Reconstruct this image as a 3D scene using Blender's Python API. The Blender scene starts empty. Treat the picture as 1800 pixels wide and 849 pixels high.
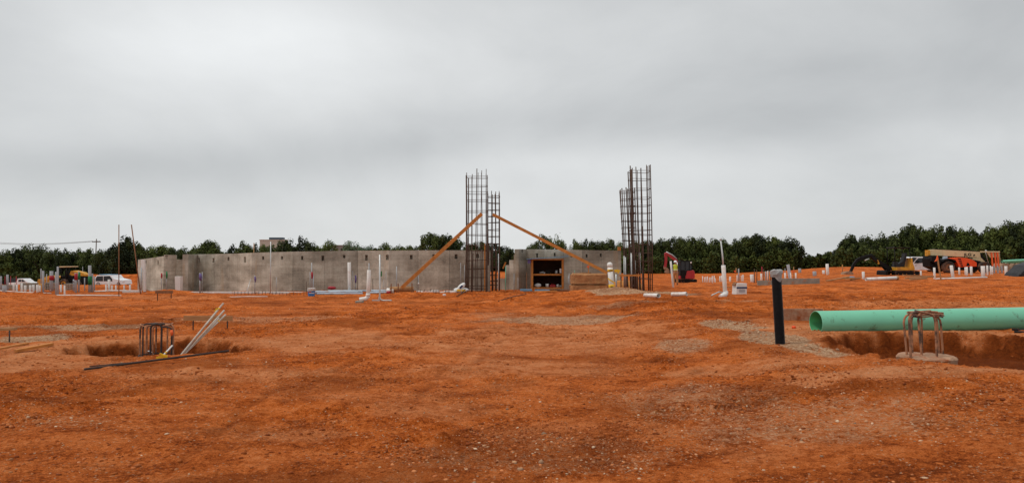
import bpy, math, random
import numpy as np
from mathutils import Vector, Matrix

random.seed(7)
S = bpy.context.scene
COL = S.collection

# ------------------------------------------------------------------ camera
FPX = 1150.0
CH = 1.7
PITCH = math.atan(35.5 / FPX)
cam_d = bpy.data.cameras.new("Camera")
cam = bpy.data.objects.new("Camera", cam_d)
COL.objects.link(cam)
cam.location = (0, 0, CH)
cam.rotation_euler = (math.radians(90) + PITCH, 0, 0)
cam_d.sensor_width = 36
cam_d.lens = 36 * FPX / 1800
cam_d.clip_end = 6000
S.camera = cam

# ------------------------------------------------------------------ view + sun + sky
S.view_settings.view_transform = 'Standard'
S.view_settings.look = 'None'
S.view_settings.gamma = 1
S.view_settings.exposure = 0.0
SUN_EL, SUN_AZ = math.radians(62), math.radians(-100)
sl = bpy.data.lights.new("Sun", 'SUN')
sl.energy = 1.5
sl.angle = math.radians(14)
sl.color = (1.0, 0.96, 0.90)
so = bpy.data.objects.new("Sun", sl)
COL.objects.link(so)
so.rotation_euler = (math.radians(90) - SUN_EL, 0, -SUN_AZ + math.radians(180))
so.location = (0, 0, 60)

W = bpy.data.worlds.new("World")
S.world = W
W.use_nodes = True
nt = W.node_tree
nt.nodes.clear()


def N(nt, t, **kw):
    n = nt.nodes.new(t)
    for k, v in kw.items():
        if k == 'inp':
            for kk, vv in v.items():
                n.inputs[kk].default_value = vv
        else:
            setattr(n, k, v)
    return n


def L(nt, a, b):
    nt.links.new(a, b)


def M_(nt, op, a, b=None, c=None, clamp=False):
    n = nt.nodes.new('ShaderNodeMath')
    n.operation = op
    n.use_clamp = clamp
    for i, v in enumerate((a, b, c)):
        if v is None:
            continue
        if isinstance(v, (int, float)):
            n.inputs[i].default_value = v
        else:
            nt.links.new(v, n.inputs[i])
    return n.outputs[0]


def build_world():
    out = N(nt, 'ShaderNodeOutputWorld')
    sky = N(nt, 'ShaderNodeTexSky')
    sky.sky_type = 'NISHITA'
    sky.sun_disc = False
    sky.sun_elevation = SUN_EL
    sky.sun_rotation = SUN_AZ
    bg1 = N(nt, 'ShaderNodeBackground', inp={1: 0.08})
    L(nt, sky.outputs[0], bg1.inputs[0])
    tc = N(nt, 'ShaderNodeTexCoord')
    sep = N(nt, 'ShaderNodeSeparateXYZ')
    L(nt, tc.outputs['Generated'], sep.inputs[0])
    x, y, z = sep.outputs
    zz = M_(nt, 'MAXIMUM', z, 0.0)
    # cloud deck seen in perspective
    d = M_(nt, 'ADD', zz, 0.30)
    u = M_(nt, 'DIVIDE', x, d)
    v = M_(nt, 'DIVIDE', y, d)
    cmb = N(nt, 'ShaderNodeCombineXYZ')
    L(nt, u, cmb.inputs[0]); L(nt, v, cmb.inputs[1])
    n1 = N(nt, 'ShaderNodeTexNoise', inp={'Scale': 0.62, 'Detail': 3.5, 'Roughness': 0.45, 'Distortion': 0.35})
    L(nt, cmb.outputs[0], n1.inputs['Vector'])
    mp = N(nt, 'ShaderNodeMapping', inp={'Location': (3.1, 7.7, 0), 'Rotation': (0, 0.12, 0), 'Scale': (1.0, 1.0, 1.9)})
    L(nt, tc.outputs['Generated'], mp.inputs[0])
    n2 = N(nt, 'ShaderNodeTexNoise', inp={'Scale': 2.6, 'Detail': 7.0, 'Roughness': 0.55, 'Distortion': 0.25})
    L(nt, mp.outputs[0], n2.inputs['Vector'])

    def blob(px, py, rx, ry, amp):
        # a thinner / thicker place of the cloud deck, by compass direction and height
        az = (px - 900) / FPX
        el = (460 - py) / FPX
        a = M_(nt, 'DIVIDE', x, M_(nt, 'MAXIMUM', y, 0.05))
        e = M_(nt, 'DIVIDE', zz, M_(nt, 'MAXIMUM', y, 0.05))
        da = M_(nt, 'DIVIDE', M_(nt, 'SUBTRACT', a, az), rx / FPX)
        de = M_(nt, 'DIVIDE', M_(nt, 'SUBTRACT', e, el), ry / FPX)
        r2 = M_(nt, 'ADD', M_(nt, 'MULTIPLY', da, da), M_(nt, 'MULTIPLY', de, de))
        return M_(nt, 'MULTIPLY', M_(nt, 'POWER', 2.718, M_(nt, 'MULTIPLY', r2, -1.0)), amp)
    val = M_(nt, 'MULTIPLY', M_(nt, 'SUBTRACT', n1.outputs[0], 0.5), 0.05)
    val = M_(nt, 'ADD', val, M_(nt, 'MULTIPLY', M_(nt, 'SUBTRACT', n2.outputs[0], 0.5), 0.36))
    val = M_(nt, 'ADD', val, 0.705)
    for b in BLOBS:
        val = M_(nt, 'ADD', val, blob(*b))
    # the deck is a little cooler where it is thick
    t = M_(nt, 'MULTIPLY', M_(nt, 'SUBTRACT', val, 0.40), 3.0, clamp=True)
    mixc = N(nt, 'ShaderNodeMix', data_type='RGBA')
    L(nt, t, mixc.inputs[0])
    mixc.inputs[6].default_value = (0.955, 0.992, 1.015, 1)
    mixc.inputs[7].default_value = (0.98, 1.0, 1.005, 1)
    vm = N(nt, 'ShaderNodeVectorMath', operation='SCALE')
    L(nt, mixc.outputs[2], vm.inputs[0]); L(nt, val, vm.inputs[3])
    bg2 = N(nt, 'ShaderNodeBackground', inp={1: 1.0})
    L(nt, vm.outputs[0], bg2.inputs[0])
    mx = N(nt, 'ShaderNodeMixShader', inp={0: 0.94})
    L(nt, bg1.outputs[0], mx.inputs[1]); L(nt, bg2.outputs[0], mx.inputs[2])
    L(nt, mx.outputs[0], out.inputs[0])


BLOBS = [(450, 70, 330, 120, 0.18), (1200, 215, 430, 40, -0.085), (1560, 130, 330, 90, -0.12), (260, 295, 320, 46, -0.125),
         (660, 265, 230, 36, -0.06), (800, 375, 420, 80, 0.08), (1000, 285, 260, 26, 0.06), (1660, 235, 190, 36, 0.06),
         (1500, 420, 420, 60, -0.06), (1500, -10, 500, 60, -0.05), (-60, 110, 190, 150, -0.07), (1830, 60, 160, 130, -0.09), (1830, 250, 120, 90, -0.05)]
build_world()

# ------------------------------------------------------------------ numeric noise


def _hash(ix, iy, seed):
    h = (ix.astype(np.int64) * 374761393 + iy.astype(np.int64) * 668265263 + seed * 982451653) & 0xffffffff
    h = ((h ^ (h >> 13)) * 1274126177) & 0xffffffff
    h = h ^ (h >> 16)
    return (h & 0xffff) / 65535.0


def vnoise(x, y, seed=0):
    x = np.asarray(x, float); y = np.asarray(y, float)
    ix = np.floor(x); iy = np.floor(y)
    fx = x - ix; fy = y - iy
    fx = fx * fx * fx * (fx * (fx * 6 - 15) + 10); fy = fy * fy * fy * (fy * (fy * 6 - 15) + 10)
    a = _hash(ix, iy, seed); b = _hash(ix + 1, iy, seed)
    c = _hash(ix, iy + 1, seed); d = _hash(ix + 1, iy + 1, seed)
    return (a * (1 - fx) + b * fx) * (1 - fy) + (c * (1 - fx) + d * fx) * fy * 1.0


def fbm(x, y, lam, octs, seed=0, rough=0.5):
    s = 0; a = 1.0; t = 0
    for o in range(octs):
        ca, sa = math.cos(0.7 * o), math.sin(0.7 * o)
        s = s + a * (vnoise((x * ca - y * sa) / lam + 17.3 * o, (x * sa + y * ca) / lam - 9.1 * o, seed + o) * 2 - 1)
        t += a; a *= rough; lam *= 0.5
    return s / t


def sst(e0, e1, x):
    t = np.clip((x - e0) / (e1 - e0), 0, 1)
    return t * t * (3 - 2 * t)


# ------------------------------------------------------------------ pixel -> place
CP, SP = math.cos(PITCH), math.sin(PITCH)


def ray(px, py):
    a = (px - 900) / FPX; b = (424.5 - py) / FPX
    return (a, CP - b * SP, SP + b * CP)


def at(px, py, Y):
    r = ray(px, py); k = Y / r[1]
    return Vector((r[0] * k, Y, CH + r[2] * k))


def flat(px, py, z0=0.0):
    r = ray(px, py); k = (z0 - CH) / r[2]
    return (r[0] * k, r[1] * k)


# ------------------------------------------------------------------ terrain
def seg_dist(x, y, a, b):
    ax, ay = a; bx, by = b
    dx, dy = bx - ax, by - ay
    t = np.clip(((x - ax) * dx + (y - ay) * dy) / (dx * dx + dy * dy), 0, 1)
    return np.hypot(x - ax - t * dx, y - ay - t * dy), t


RIDGES = []   # polyline px points, z0, height, width


def add_ridge(pts, h, w, z0=0.0):
    RIDGES.append(([flat(p[0], p[1], z0) for p in pts], h, w))


add_ridge([(511, 618), (560, 608), (620, 596), (677, 572)], 0.035, 0.22)
add_ridge([(750, 632), (800, 620), (850, 611), (890, 604)], 0.025, 0.25)
add_ridge([(0, 672), (60, 664), (130, 654)], -0.07, 0.22)
add_ridge([(900, 560), (960, 545), (1010, 527)], -0.03, 0.25)
add_ridge([(1230, 585), (1320, 618), (1420, 655)], 0.05, 0.35, 0.2)
add_ridge([(1400, 655), (1500, 672), (1640, 680)], -0.06, 0.2, 0.3)
for o in (0, 9, 24, 33):
    add_ridge([(1430, 513 + o * .45), (1560, 522 + o * .7), (1700, 530 + o), (1900, 548 + o * 1.2)], -0.06, 0.16, 0.35)
for o in (0, 7):
    add_ridge([(1150, 540 + o), (1350, 530 + o), (1600, 508 + o * .5)], -0.05, 0.2, 0.3)
for o in (0, 6, 17):
    add_ridge([(0, 540 + o), (300, 548 + o), (620, 545 + o), (900, 532 + o * .6)], 0.04, 0.3)
TRACKS = []
for pl in ([(640, 870), (730, 700), (830, 610), (905, 560), (965, 528)], [(700, 870), (775, 705), (862, 612), (928, 560), (985, 528)],
           [(250, 870), (420, 720), (560, 640), (690, 585), (780, 556)], [(300, 880), (470, 722), (600, 645), (722, 588), (806, 558)],
           [(1010, 870), (1100, 740), (1230, 660)], [(-50, 735), (200, 700), (420, 676), (600, 650)]):
    add_ridge(pl, -0.016, 0.09)
    TRACKS.append(RIDGES[-1])
for k_, (y_, h_) in enumerate(((553, .05), (566, .045), (580, .04), (533, .06), (590, -.03))):
    add_ridge([(380 + 60 * k_, y_ + 3), (700, y_ - 2), (1000, y_ + 2), (1240 - 50 * k_, y_ - 3)], h_, 0.2)
    TRACKS.append(RIDGES[-1])
add_ridge([(0, 528), (240, 522), (330, 524), (430, 527)], 0.10, 0.5)
add_ridge([(560, 524), (760, 520), (900, 515), (1010, 522)], 0.07, 0.6)

PIT_R = (7.7, 10.4, 2.75, 2.15, 0.37)
PIT_L = (-6.95, 12.75, 1.75, 1.25, 0.40)


def ell(x, y, p, warp=0.16, seed=50):
    w = fbm(x, y, 0.9, 3, seed) * warp
    return np.sqrt(((x - p[0]) / p[2]) ** 2 + ((y - p[1]) / p[3]) ** 2) + w


def smooth_zone(x, y):
    """compacted, scraped areas (1) against churned soil (0)"""
    n = fbm(x * 0.7, y, 2.6, 3, 90)
    s = sst(-0.10, 0.22, n)
    for (cx, cy, rx, ry) in ZONES:
        q = np.sqrt(((x - cx) / rx) ** 2 + ((y - cy) / ry) ** 2) + fbm(x, y, 1.1, 3, 33) * 0.4
        s = np.maximum(s, 1 - sst(0.7, 1.15, q))
    return s


ZONES = [(-7.2, 12.3, 3.4, 2.6), (6.9, 11.0, 4.4, 3.0), (-4.0, 13.5, 2.0, 1.6), (0.4, 12.0, 2.4, 2.2),
         (0.6, 8.6, 2.4, 1.3), (-2.6, 8.9, 2.0, 0.7)]


def terrain(x, y):
    x = np.asarray(x, float); y = np.asarray(y, float)
    z = np.zeros(np.broadcast(x, y).shape)
    right = sst(1.5, 5.5, x) * (1 - sst(18, 45, y))
    z = z + 0.31 * right
    z = z + 0.50 * sst(0.28, 0.52, x / np.maximum(y, 1)) * sst(30, 60, y) + 0.2 * sst(0.45, 0.6, x / np.maximum(y, 1)) * sst(75, 95, y)
    cen = sst(-0.05, 0.08, x / np.maximum(y, 1)) * (1 - sst(0.3, 0.5, x / np.maximum(y, 1)))
    z = z - 0.35 * cen * sst(48, 75, y)
    lf = 1 - sst(-0.42, -0.2, x / np.maximum(y, 1))
    z = z - 3.0 * lf * sst(42, 115, y)
    z = z - 0.15 * sst(38.2, 39.8, y) * (1 - sst(-12, -8, x)) * (1 - sst(50, 60, y))
    # berm at far left
    b = np.exp(-((y - 126) / 5.0) ** 2) * sst(-0.70, -0.63, x / np.maximum(y, 1)) * (1 - sst(-0.5, -0.4, x / np.maximum(y, 1)))
    z = z + b * (2.4 + 0.7 * fbm(x, y, 7, 3, 71))
    # spoil hump at right distance
    b = np.exp(-((y - 88) / 6.0) ** 2) * np.exp(-((x - 44) / 9.0) ** 2)
    z = z + 0.45 * b
    b = np.exp(-((y - 62) / 2.5) ** 2) * np.exp(-((x - 27) / 2.5) ** 2)
    z = z + 0.35 * b
    # mounds round the middle
    for (mx, my, mr, mh) in ((5.35, 32.6, 1.2, 0.20), (-18.2, 34.6, 1.1, 0.25), (3.9, 33.3, 1.8, 0.12), (-5.2, 33.0, 2.5, 0.08)):
        z = z + mh * np.exp(-((x - mx) ** 2 + (y - my) ** 2) / mr ** 2)
    sm = smooth_zone(x, y)
    far = 1 - sst(60, 110, y)
    rough = (1 - 0.72 * sm)
    z = z + fbm(x, y, 9.0, 3, 11) * 0.045 * (0.4 + 0.6 * far)
    z = z + fbm(x * 0.75, y, 2.2, 3, 21) * 0.030 * (0.4 + 0.6 * rough) * far
    f2 = fbm(x, y, 0.55, 4, 31, 0.58)
    z = z + f2 * (0.034 + 0.030 * sst(13, 20, y)) * rough * far
    # crusts and clods: thresholded noise gives small scarps
    f3 = fbm(x * 0.7, y, 0.8, 4, 61, 0.6)
    z = z + sst(0.06, 0.16, f3) * (0.040 + 0.03 * sst(13, 20, y)) * rough * (1 - sst(35, 70, y))
    z = z + fbm(x, y, 0.16, 4, 41, 0.62) * 0.034 * (0.30 + 0.70 * rough) * (1 - sst(20, 40, y))
    for pts, h, w in RIDGES:
        n = fbm(x, y, 0.6, 3, 77)
        d = None
        for a, bb in zip(pts[:-1], pts[1:]):
            dd, t = seg_dist(x, y, a, bb)
            d = dd if d is None else np.minimum(d, dd)
        d = d + n * w * 0.8
        z = z + h * np.exp(-(d / w) ** 2) * (0.75 + 0.7 * n)
        if h < 0:
            z = z - 0.45 * h * np.exp(-((d - 1.9 * w) / w) ** 2)
    # pits
    for k, p in enumerate((PIT_R, PIT_L)):
        q = ell(x, y, p, (0.14, 0.34)[k], 50 + 9 * k)
        m = 1 - sst(0.80, 1.0, q + 0.14 * fbm(x, y, 0.35, 4, 13, .6))
        z = z - m * (p[4] + 0.07 * fbm(x, y, 0.5, 4, 8)) + 0.13 * fbm(x, y, 0.22, 4, 19, .65) * np.exp(-((q - .9) / .14) ** 2)
        z = z + (0.012 if k == 0 else 0.05) * np.exp(-((q - 1.12) / 0.1) ** 2)
    return z


def tz(x, y):
    return float(terrain(np.array([x]), np.array([y]))[0])


_Ys = np.concatenate([np.geomspace(3, 60, 1500), np.linspace(60.05, 400, 1500)])


def gp(px, py):
    """the ground point seen at a pixel"""
    r = ray(px, py)
    k = _Ys / r[1]
    xs = r[0] * k; zs = CH + r[2] * k
    d = zs - terrain(xs, _Ys)
    i = np.argmax(d < 0)
    if d[i] >= 0:
        i = len(_Ys) - 1
    return Vector((xs[i], _Ys[i], terrain(xs[i:i + 1], _Ys[i:i + 1])[0]))


# ------------------------------------------------------------------ materials
def mat(name, col, rough=0.8, metal=0.0, var=0.15, nscale=3.0, bump=0.0, bscale=40, col2=None, stretch=(1, 1, 1), objrand=0.0,
        spec=0.3, dirt=None, dscale=2.0, dirt_lo=0.5, dirt_hi=0.7):
    m = bpy.data.materials.new(name)
    m.use_nodes = True
    t = m.node_tree
    b = t.nodes['Principled BSDF']
    b.inputs['Roughness'].default_value = rough
    b.inputs['Metallic'].default_value = metal
    b.inputs['Specular IOR Level'].default_value = spec
    tc = N(t, 'ShaderNodeTexCoord')
    mp = N(t, 'ShaderNodeMapping', inp={'Scale': stretch})
    L(t, tc.outputs['Object'], mp.inputs[0])
    n = N(t, 'ShaderNodeTexNoise', inp={'Scale': nscale, 'Detail': 6, 'Roughness': 0.6})
    L(t, mp.outputs[0], n.inputs['Vector'])
    c1 = tuple(c * (1 - var) for c in col) + (1,)
    c2 = tuple(min(1, c * (1 + var)) for c in (col2 or col)) + (1,)
    rp = N(t, 'ShaderNodeValToRGB')
    rp.color_ramp.elements[0].position = 0.32; rp.color_ramp.elements[0].color = c1
    rp.color_ramp.elements[1].position = 0.68; rp.color_ramp.elements[1].color = c2
    L(t, n.outputs[0], rp.inputs[0])
    c = rp.outputs[0]
    if dirt:
        n3 = N(t, 'ShaderNodeTexNoise', inp={'Scale': dscale, 'Detail': 7, 'Roughness': 0.65})
        L(t, tc.outputs['Object'], n3.inputs['Vector'])
        mr = N(t, 'ShaderNodeMapRange', inp={1: dirt_lo, 2: dirt_hi})
        L(t, n3.outputs[0], mr.inputs[0])
        mx = N(t, 'ShaderNodeMix', data_type='RGBA')
        L(t, mr.outputs[0], mx.inputs[0]); L(t, c, mx.inputs[6]); mx.inputs[7].default_value = dirt + (1,)
        c = mx.outputs[2]
    if objrand:
        oi = N(t, 'ShaderNodeObjectInfo')
        mr = N(t, 'ShaderNodeMapRange', inp={3: 1 - objrand, 4: 1 + objrand})
        L(t, oi.outputs['Random'], mr.inputs[0])
        vm = N(t, 'ShaderNodeVectorMath', operation='SCALE')
        L(t, c, vm.inputs[0]); L(t, mr.outputs[0], vm.inputs[3])
        c = vm.outputs[0]
    L(t, c, b.inputs['Base Color'])
    if bump:
        n2 = N(t, 'ShaderNodeTexNoise', inp={'Scale': bscale, 'Detail': 5, 'Roughness': 0.6})
        L(t, mp.outputs[0], n2.inputs['Vector'])
        bp = N(t, 'ShaderNodeBump', inp={'Strength': 1.0, 'Distance': bump})
        L(t, n2.outputs[0], bp.inputs['Height']); L(t, bp.outputs[0], b.inputs['Normal'])
    return m


SOIL = (0.30, 0.075, 0.018)
MT = {}
MT['pvc'] = mat('white_pvc', (0.74, 0.74, 0.70), 0.45, var=0.05, dirt=(0.50, 0.22, 0.10), dirt_lo=0.52, dirt_hi=0.78)
MT['conduit'] = mat('grey_conduit', (0.36, 0.37, 0.38), 0.5, var=0.12, metal=0.3, dirt=(0.42, 0.2, 0.1), dirt_lo=0.55, dirt_hi=0.8)
MT['galv'] = mat('galvanised_steel', (0.52, 0.53, 0.52), 0.45, metal=0.5, var=0.1)
MT['rebar'] = mat('rusty_rebar', (0.085, 0.050, 0.034), 0.8, var=0.3, nscale=8, bump=0.002, bscale=200)
MT['rust'] = mat('rebar_clay_coated', (0.42, 0.19, 0.10), 0.85, var=0.25, nscale=6, dirt=(0.10, 0.06, 0.045), dscale=5, dirt_lo=0.48, dirt_hi=0.6, bump=0.002, bscale=150)
MT['rebar_dark'] = mat('dark_rebar', (0.050, 0.034, 0.028), 0.7, var=0.3, nscale=10, bump=0.001, bscale=200)
MT['wood'] = mat('raw_lumber', (0.38, 0.20, 0.085), 0.8, var=0.2, nscale=4, stretch=(1, 1, 8), bump=0.002)
MT['wood_orange'] = mat('clay_stained_lumber', (0.50, 0.195, 0.045), 0.8, var=0.22, nscale=5, stretch=(1, 1, 1), bump=0.002)
MT['wood_dark'] = mat('weathered_lumber', (0.23, 0.105, 0.05), 0.85, var=0.25, nscale=6, bump=0.002)
MT['black_plastic'] = mat('black_plastic', (0.010, 0.010, 0.011), 0.5, var=0.2, spec=0.2)
MT['green_pvc'] = mat('green_sewer_pvc', (0.17, 0.50, 0.33), 0.42, var=0.04, nscale=2, spec=0.35, dirt=(0.09, 0.14, 0.08), dscale=5.5, dirt_lo=0.59, dirt_hi=0.72)
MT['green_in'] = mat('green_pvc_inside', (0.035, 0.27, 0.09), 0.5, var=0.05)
MT['duct'] = mat('duct_tape', (0.30, 0.29, 0.28), 0.5, var=0.2, nscale=12, bump=0.01, bscale=14)
MT['conc_pale'] = mat('pier_concrete', (0.40, 0.235, 0.145), 0.9, var=0.25, nscale=7, bump=0.01, bscale=25, dirt=SOIL, dscale=4, dirt_lo=.45, dirt_hi=.68)
MT['conc_grey'] = mat('grey_concrete', (0.27, 0.245, 0.20), 0.9, var=0.2, nscale=3, bump=0.004, dirt=(0.40, 0.17, 0.07), dirt_lo=0.55, dirt_hi=0.75)
MT['conc_white'] = mat('footing_strip', (0.60, 0.58, 0.55), 0.8, var=0.15, dirt=(0.45, 0.2, 0.09), dirt_lo=0.55, dirt_hi=0.7)
MT['clayblock'] = mat('clay_caked_block', (0.40, 0.20, 0.085), 0.95, var=0.25, nscale=2.5, bump=0.03, bscale=9, dirt=(0.28, 0.09, 0.03), dscale=1.6)
MT['black_paint'] = mat('black_paint', (0.009, 0.008, 0.008), 0.55, spec=0.12, var=0.25, dirt=(0.07, 0.035, 0.02), dirt_lo=0.6, dirt_hi=0.85)
MT['rubber'] = mat('dusty_rubber', (0.045, 0.032, 0.027), 0.9, var=0.3, dirt=(0.20, 0.09, 0.045), dirt_lo=0.45, dirt_hi=0.65, dscale=3)
MT['red_paint'] = mat('red_paint', (0.36, 0.012, 0.016), 0.4, var=0.1, spec=0.5)
MT['yellow_paint'] = mat('yellow_paint', (0.62, 0.30, 0.025), 0.5, var=0.15, dirt=(0.25, 0.10, 0.04), dirt_lo=0.5, dirt_hi=0.75)
MT['cream_paint'] = mat('cream_paint', (0.62, 0.50, 0.29), 0.5, var=0.08, dirt=(0.40, 0.26, 0.14), dirt_lo=0.55, dirt_hi=0.8)
MT['orange_paint'] = mat('orange_paint', (0.80, 0.085, 0.012), 0.45, var=0.05)
MT['orange_tape'] = mat('orange_flagging', (0.80, 0.13, 0.03), 0.6, var=0.1)
MT['red_tape'] = mat('red_flagging', (0.34, 0.018, 0.03), 0.6, var=0.1)
MT['green_tape'] = mat('green_tape', (0.015, 0.16, 0.045), 0.6, var=0.1)
MT['purple_tape'] = mat('purple_tape', (0.13, 0.09, 0.24), 0.6, var=0.15)
MT['yellow_tape'] = mat('yellow_tape', (0.78, 0.46, 0.02), 0.5, var=0.08)
MT['white_paint'] = mat('white_car_paint', (0.78, 0.79, 0.80), 0.35, var=0.04, spec=0.5)
MT['blue_label'] = mat('blue_label', (0.03, 0.16, 0.42), 0.5, var=0.1)
MT['navy'] = mat('navy_print', (0.03, 0.05, 0.12), 0.5, var=0.1)
MT['blue_sheet'] = mat('blue_sheet', (0.14, 0.29, 0.43), 0.45, var=0.12)
MT['bluepvc'] = mat('pale_blue_pipe', (0.42, 0.50, 0.58), 0.4, var=0.12, dirt=(0.42, 0.24, 0.14), dirt_lo=0.6, dirt_hi=0.8)
MT['cardwhite'] = mat('white_plastic', (0.70, 0.69, 0.66), 0.6, var=0.06, dirt=(0.45, 0.25, 0.15), dirt_lo=0.6, dirt_hi=0.8)
MT['bag'] = mat('paper_bag', (0.68, 0.68, 0.66), 0.7, var=0.1, bump=0.01, bscale=10)
MT['skin'] = mat('skin', (0.40, 0.22, 0.15), 0.6, var=0.05)
MT['vest'] = mat('hi_vis_vest', (0.50, 0.60, 0.05), 0.7, var=0.1)
MT['trousers'] = mat('tan_trousers', (0.40, 0.19, 0.07), 0.9, var=0.15)
MT['shirt'] = mat('dark_shirt', (0.03, 0.035, 0.045), 0.9, var=0.2)
MT['boot'] = mat('boots', (0.07, 0.035, 0.02), 0.8, var=0.2)
MT['tarp'] = mat('black_tarp', (0.016, 0.016, 0.018), 0.5, var=0.3, bump=0.04, bscale=4, spec=0.3)
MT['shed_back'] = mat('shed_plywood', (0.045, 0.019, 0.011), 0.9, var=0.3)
MT['tanpipe'] = mat('dusty_conduit', (0.50, 0.45, 0.38), 0.5, var=0.1, dirt=(0.40, 0.2, 0.1), dirt_lo=0.5, dirt_hi=0.75)
MT['bldg_cream'] = mat('cream_cladding', (0.46, 0.44, 0.38), 0.8, var=0.06)
MT['bldg_grey'] = mat('grey_brown_cladding', (0.24, 0.225, 0.21), 0.85, var=0.08)
MT['roof_blue'] = mat('slate_blue_metal', (0.06, 0.09, 0.12), 0.6, var=0.1)
MT['dark_in'] = mat('dark_void', (0.03, 0.025, 0.022), 0.9, var=0.2)
MT['bark'] = mat('bark', (0.075, 0.055, 0.042), 0.9, var=0.3, nscale=6, bump=0.02, bscale=20)
MT['polewood'] = mat('utility_pole_wood', (0.12, 0.09, 0.07), 0.9, var=0.2)
MT['stone_rubble'] = mat('rubble', (0.30, 0.19, 0.12), 0.95, var=0.3, nscale=5, bump=0.02, bscale=20)


def glass():
    m = bpy.data.materials.new('window_glass')
    m.use_nodes = True
    b = m.node_tree.nodes['Principled BSDF']
    b.inputs['Base Color'].default_value = (0.035, 0.045, 0.05, 1)
    b.inputs['Roughness'].default_value = 0.2
    b.inputs['Specular IOR Level'].default_value = 0.25
    return m


MT['glass'] = glass()


def concrete_wall_mat():
    m = bpy.data.materials.new('board_formed_concrete')
    m.use_nodes = True
    t = m.node_tree
    b = t.nodes['Principled BSDF']
    b.inputs['Roughness'].default_value = 0.9
    b.inputs['Specular IOR Level'].default_value = 0.2
    tc = N(t, 'ShaderNodeTexCoord')
    geo = N(t, 'ShaderNodeNewGeometry')
    # world-anchored so neighbouring panels differ only by their own pour
    def noise(scale, st, det=5, ro=0.6, dist=0.0):
        mp = N(t, 'ShaderNodeMapping', inp={'Scale': st})
        L(t, geo.outputs['Position'], mp.inputs[0])
        n = N(t, 'ShaderNodeTexNoise', inp={'Scale': scale, 'Detail': det, 'Roughness': ro, 'Distortion': dist})
        L(t, mp.outputs[0], n.inputs['Vector'])
        return n.outputs[0]
    big = noise(0.55, (1, 1, 1.6), 5, 0.62, 0.3)
    hor = noise(1.0, (0.35, 0.35, 9.0), 4, 0.6)
    ver = noise(1.0, (4.5, 4.5, 0.35), 4, 0.65)
    fine = noise(14, (1, 1, 1), 6, 0.7)
    v = M_(t, 'ADD', M_(t, 'MULTIPLY', big, 0.95), M_(t, 'MULTIPLY', hor, 0.22))
    v = M_(t, 'ADD', v, M_(t, 'MULTIPLY', ver, 0.24))
    v = M_(t, 'ADD', v, M_(t, 'MULTIPLY', fine, 0.34))
    v = M_(t, 'DIVIDE', v, 1.71)
    rp = N(t, 'ShaderNodeValToRGB')
    e = rp.color_ramp.elements
    e[0].position = 0.36; e[0].color = (0.17, 0.148, 0.115, 1)
    e[1].position = 0.62; e[1].color = (0.64, 0.60, 0.50, 1)
    k = e.new(0.49); k.color = (0.39, 0.35, 0.28, 1)
    L(t, v, rp.inputs[0])
    oi = N(t, 'ShaderNodeObjectInfo')
    mr = N(t, 'ShaderNodeMapRange', inp={3: 0.72, 4: 1.12})
    L(t, oi.outputs['Random'], mr.inputs[0])
    # a darker top lift
    sp = N(t, 'ShaderNodeSeparateXYZ')
    L(t, geo.outputs['Position'], sp.inputs[0])
    lift = M_(t, 'GREATER_THAN', M_(t, 'ADD', sp.outputs[2], M_(t, 'MULTIPLY', big, 0.05)), 1.78)
    f = M_(t, 'SUBTRACT', mr.outputs[0], M_(t, 'MULTIPLY', lift, 0.10))
    vm = N(t, 'ShaderNodeVectorMath', operation='SCALE')
    L(t, rp.outputs[0], vm.inputs[0]); L(t, f, vm.inputs[3])
    # rusty runs
    rr = noise(1.0, (1.7, 1.7, 0.22), 3, 0.5)
    rm = N(t, 'ShaderNodeMapRange', inp={1: 0.63, 2: 0.75, 4: 0.5})
    L(t, rr, rm.inputs[0])
    mx = N(t, 'ShaderNodeMix', data_type='RGBA')
    L(t, rm.outputs[0], mx.inputs[0]); L(t, vm.outputs[0], mx.inputs[6]); mx.inputs[7].default_value = (0.40, 0.25, 0.12, 1)
    L(t, mx.outputs[2], b.inputs['Base Color'])
    bp = N(t, 'ShaderNodeBump', inp={'Strength': 1.0, 'Distance': 0.012})
    L(t, v, bp.inputs['Height']); L(t, bp.outputs[0], b.inputs['Normal'])
    return m


MT['wall'] = concrete_wall_mat()


def leaf_mat(name, lo, hi):
    m = bpy.data.materials.new(name)
    m.use_nodes = True
    t = m.node_tree
    b = t.nodes['Principled BSDF']
    b.inputs['Roughness'].default_value = 0.7
    b.inputs['Specular IOR Level'].default_value = 0.15
    at_ = N(t, 'ShaderNodeAttribute', attribute_name='tint')
    rp = N(t, 'ShaderNodeValToRGB')
    rp.color_ramp.elements[0].color = lo + (1,)
    rp.color_ramp.elements[1].color = hi + (1,)
    oi = N(t, 'ShaderNodeObjectInfo')
    s = M_(t, 'ADD', at_.outputs['Fac'], M_(t, 'MULTIPLY', M_(t, 'SUBTRACT', oi.outputs['Random'], 0.5), 0.75))
    L(t, s, rp.inputs[0])
    L(t, rp.outputs[0], b.inputs['Base Color'])
    return m


MT['leaf'] = leaf_mat('oak_leaves', (0.013, 0.020, 0.006), (0.110, 0.138, 0.028))
MT['leaf_hazed'] = leaf_mat('hazed_leaves', (0.05, 0.085, 0.05), (0.13, 0.19, 0.10))  # distance haze put into the leaf colour of the farther trees


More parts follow.
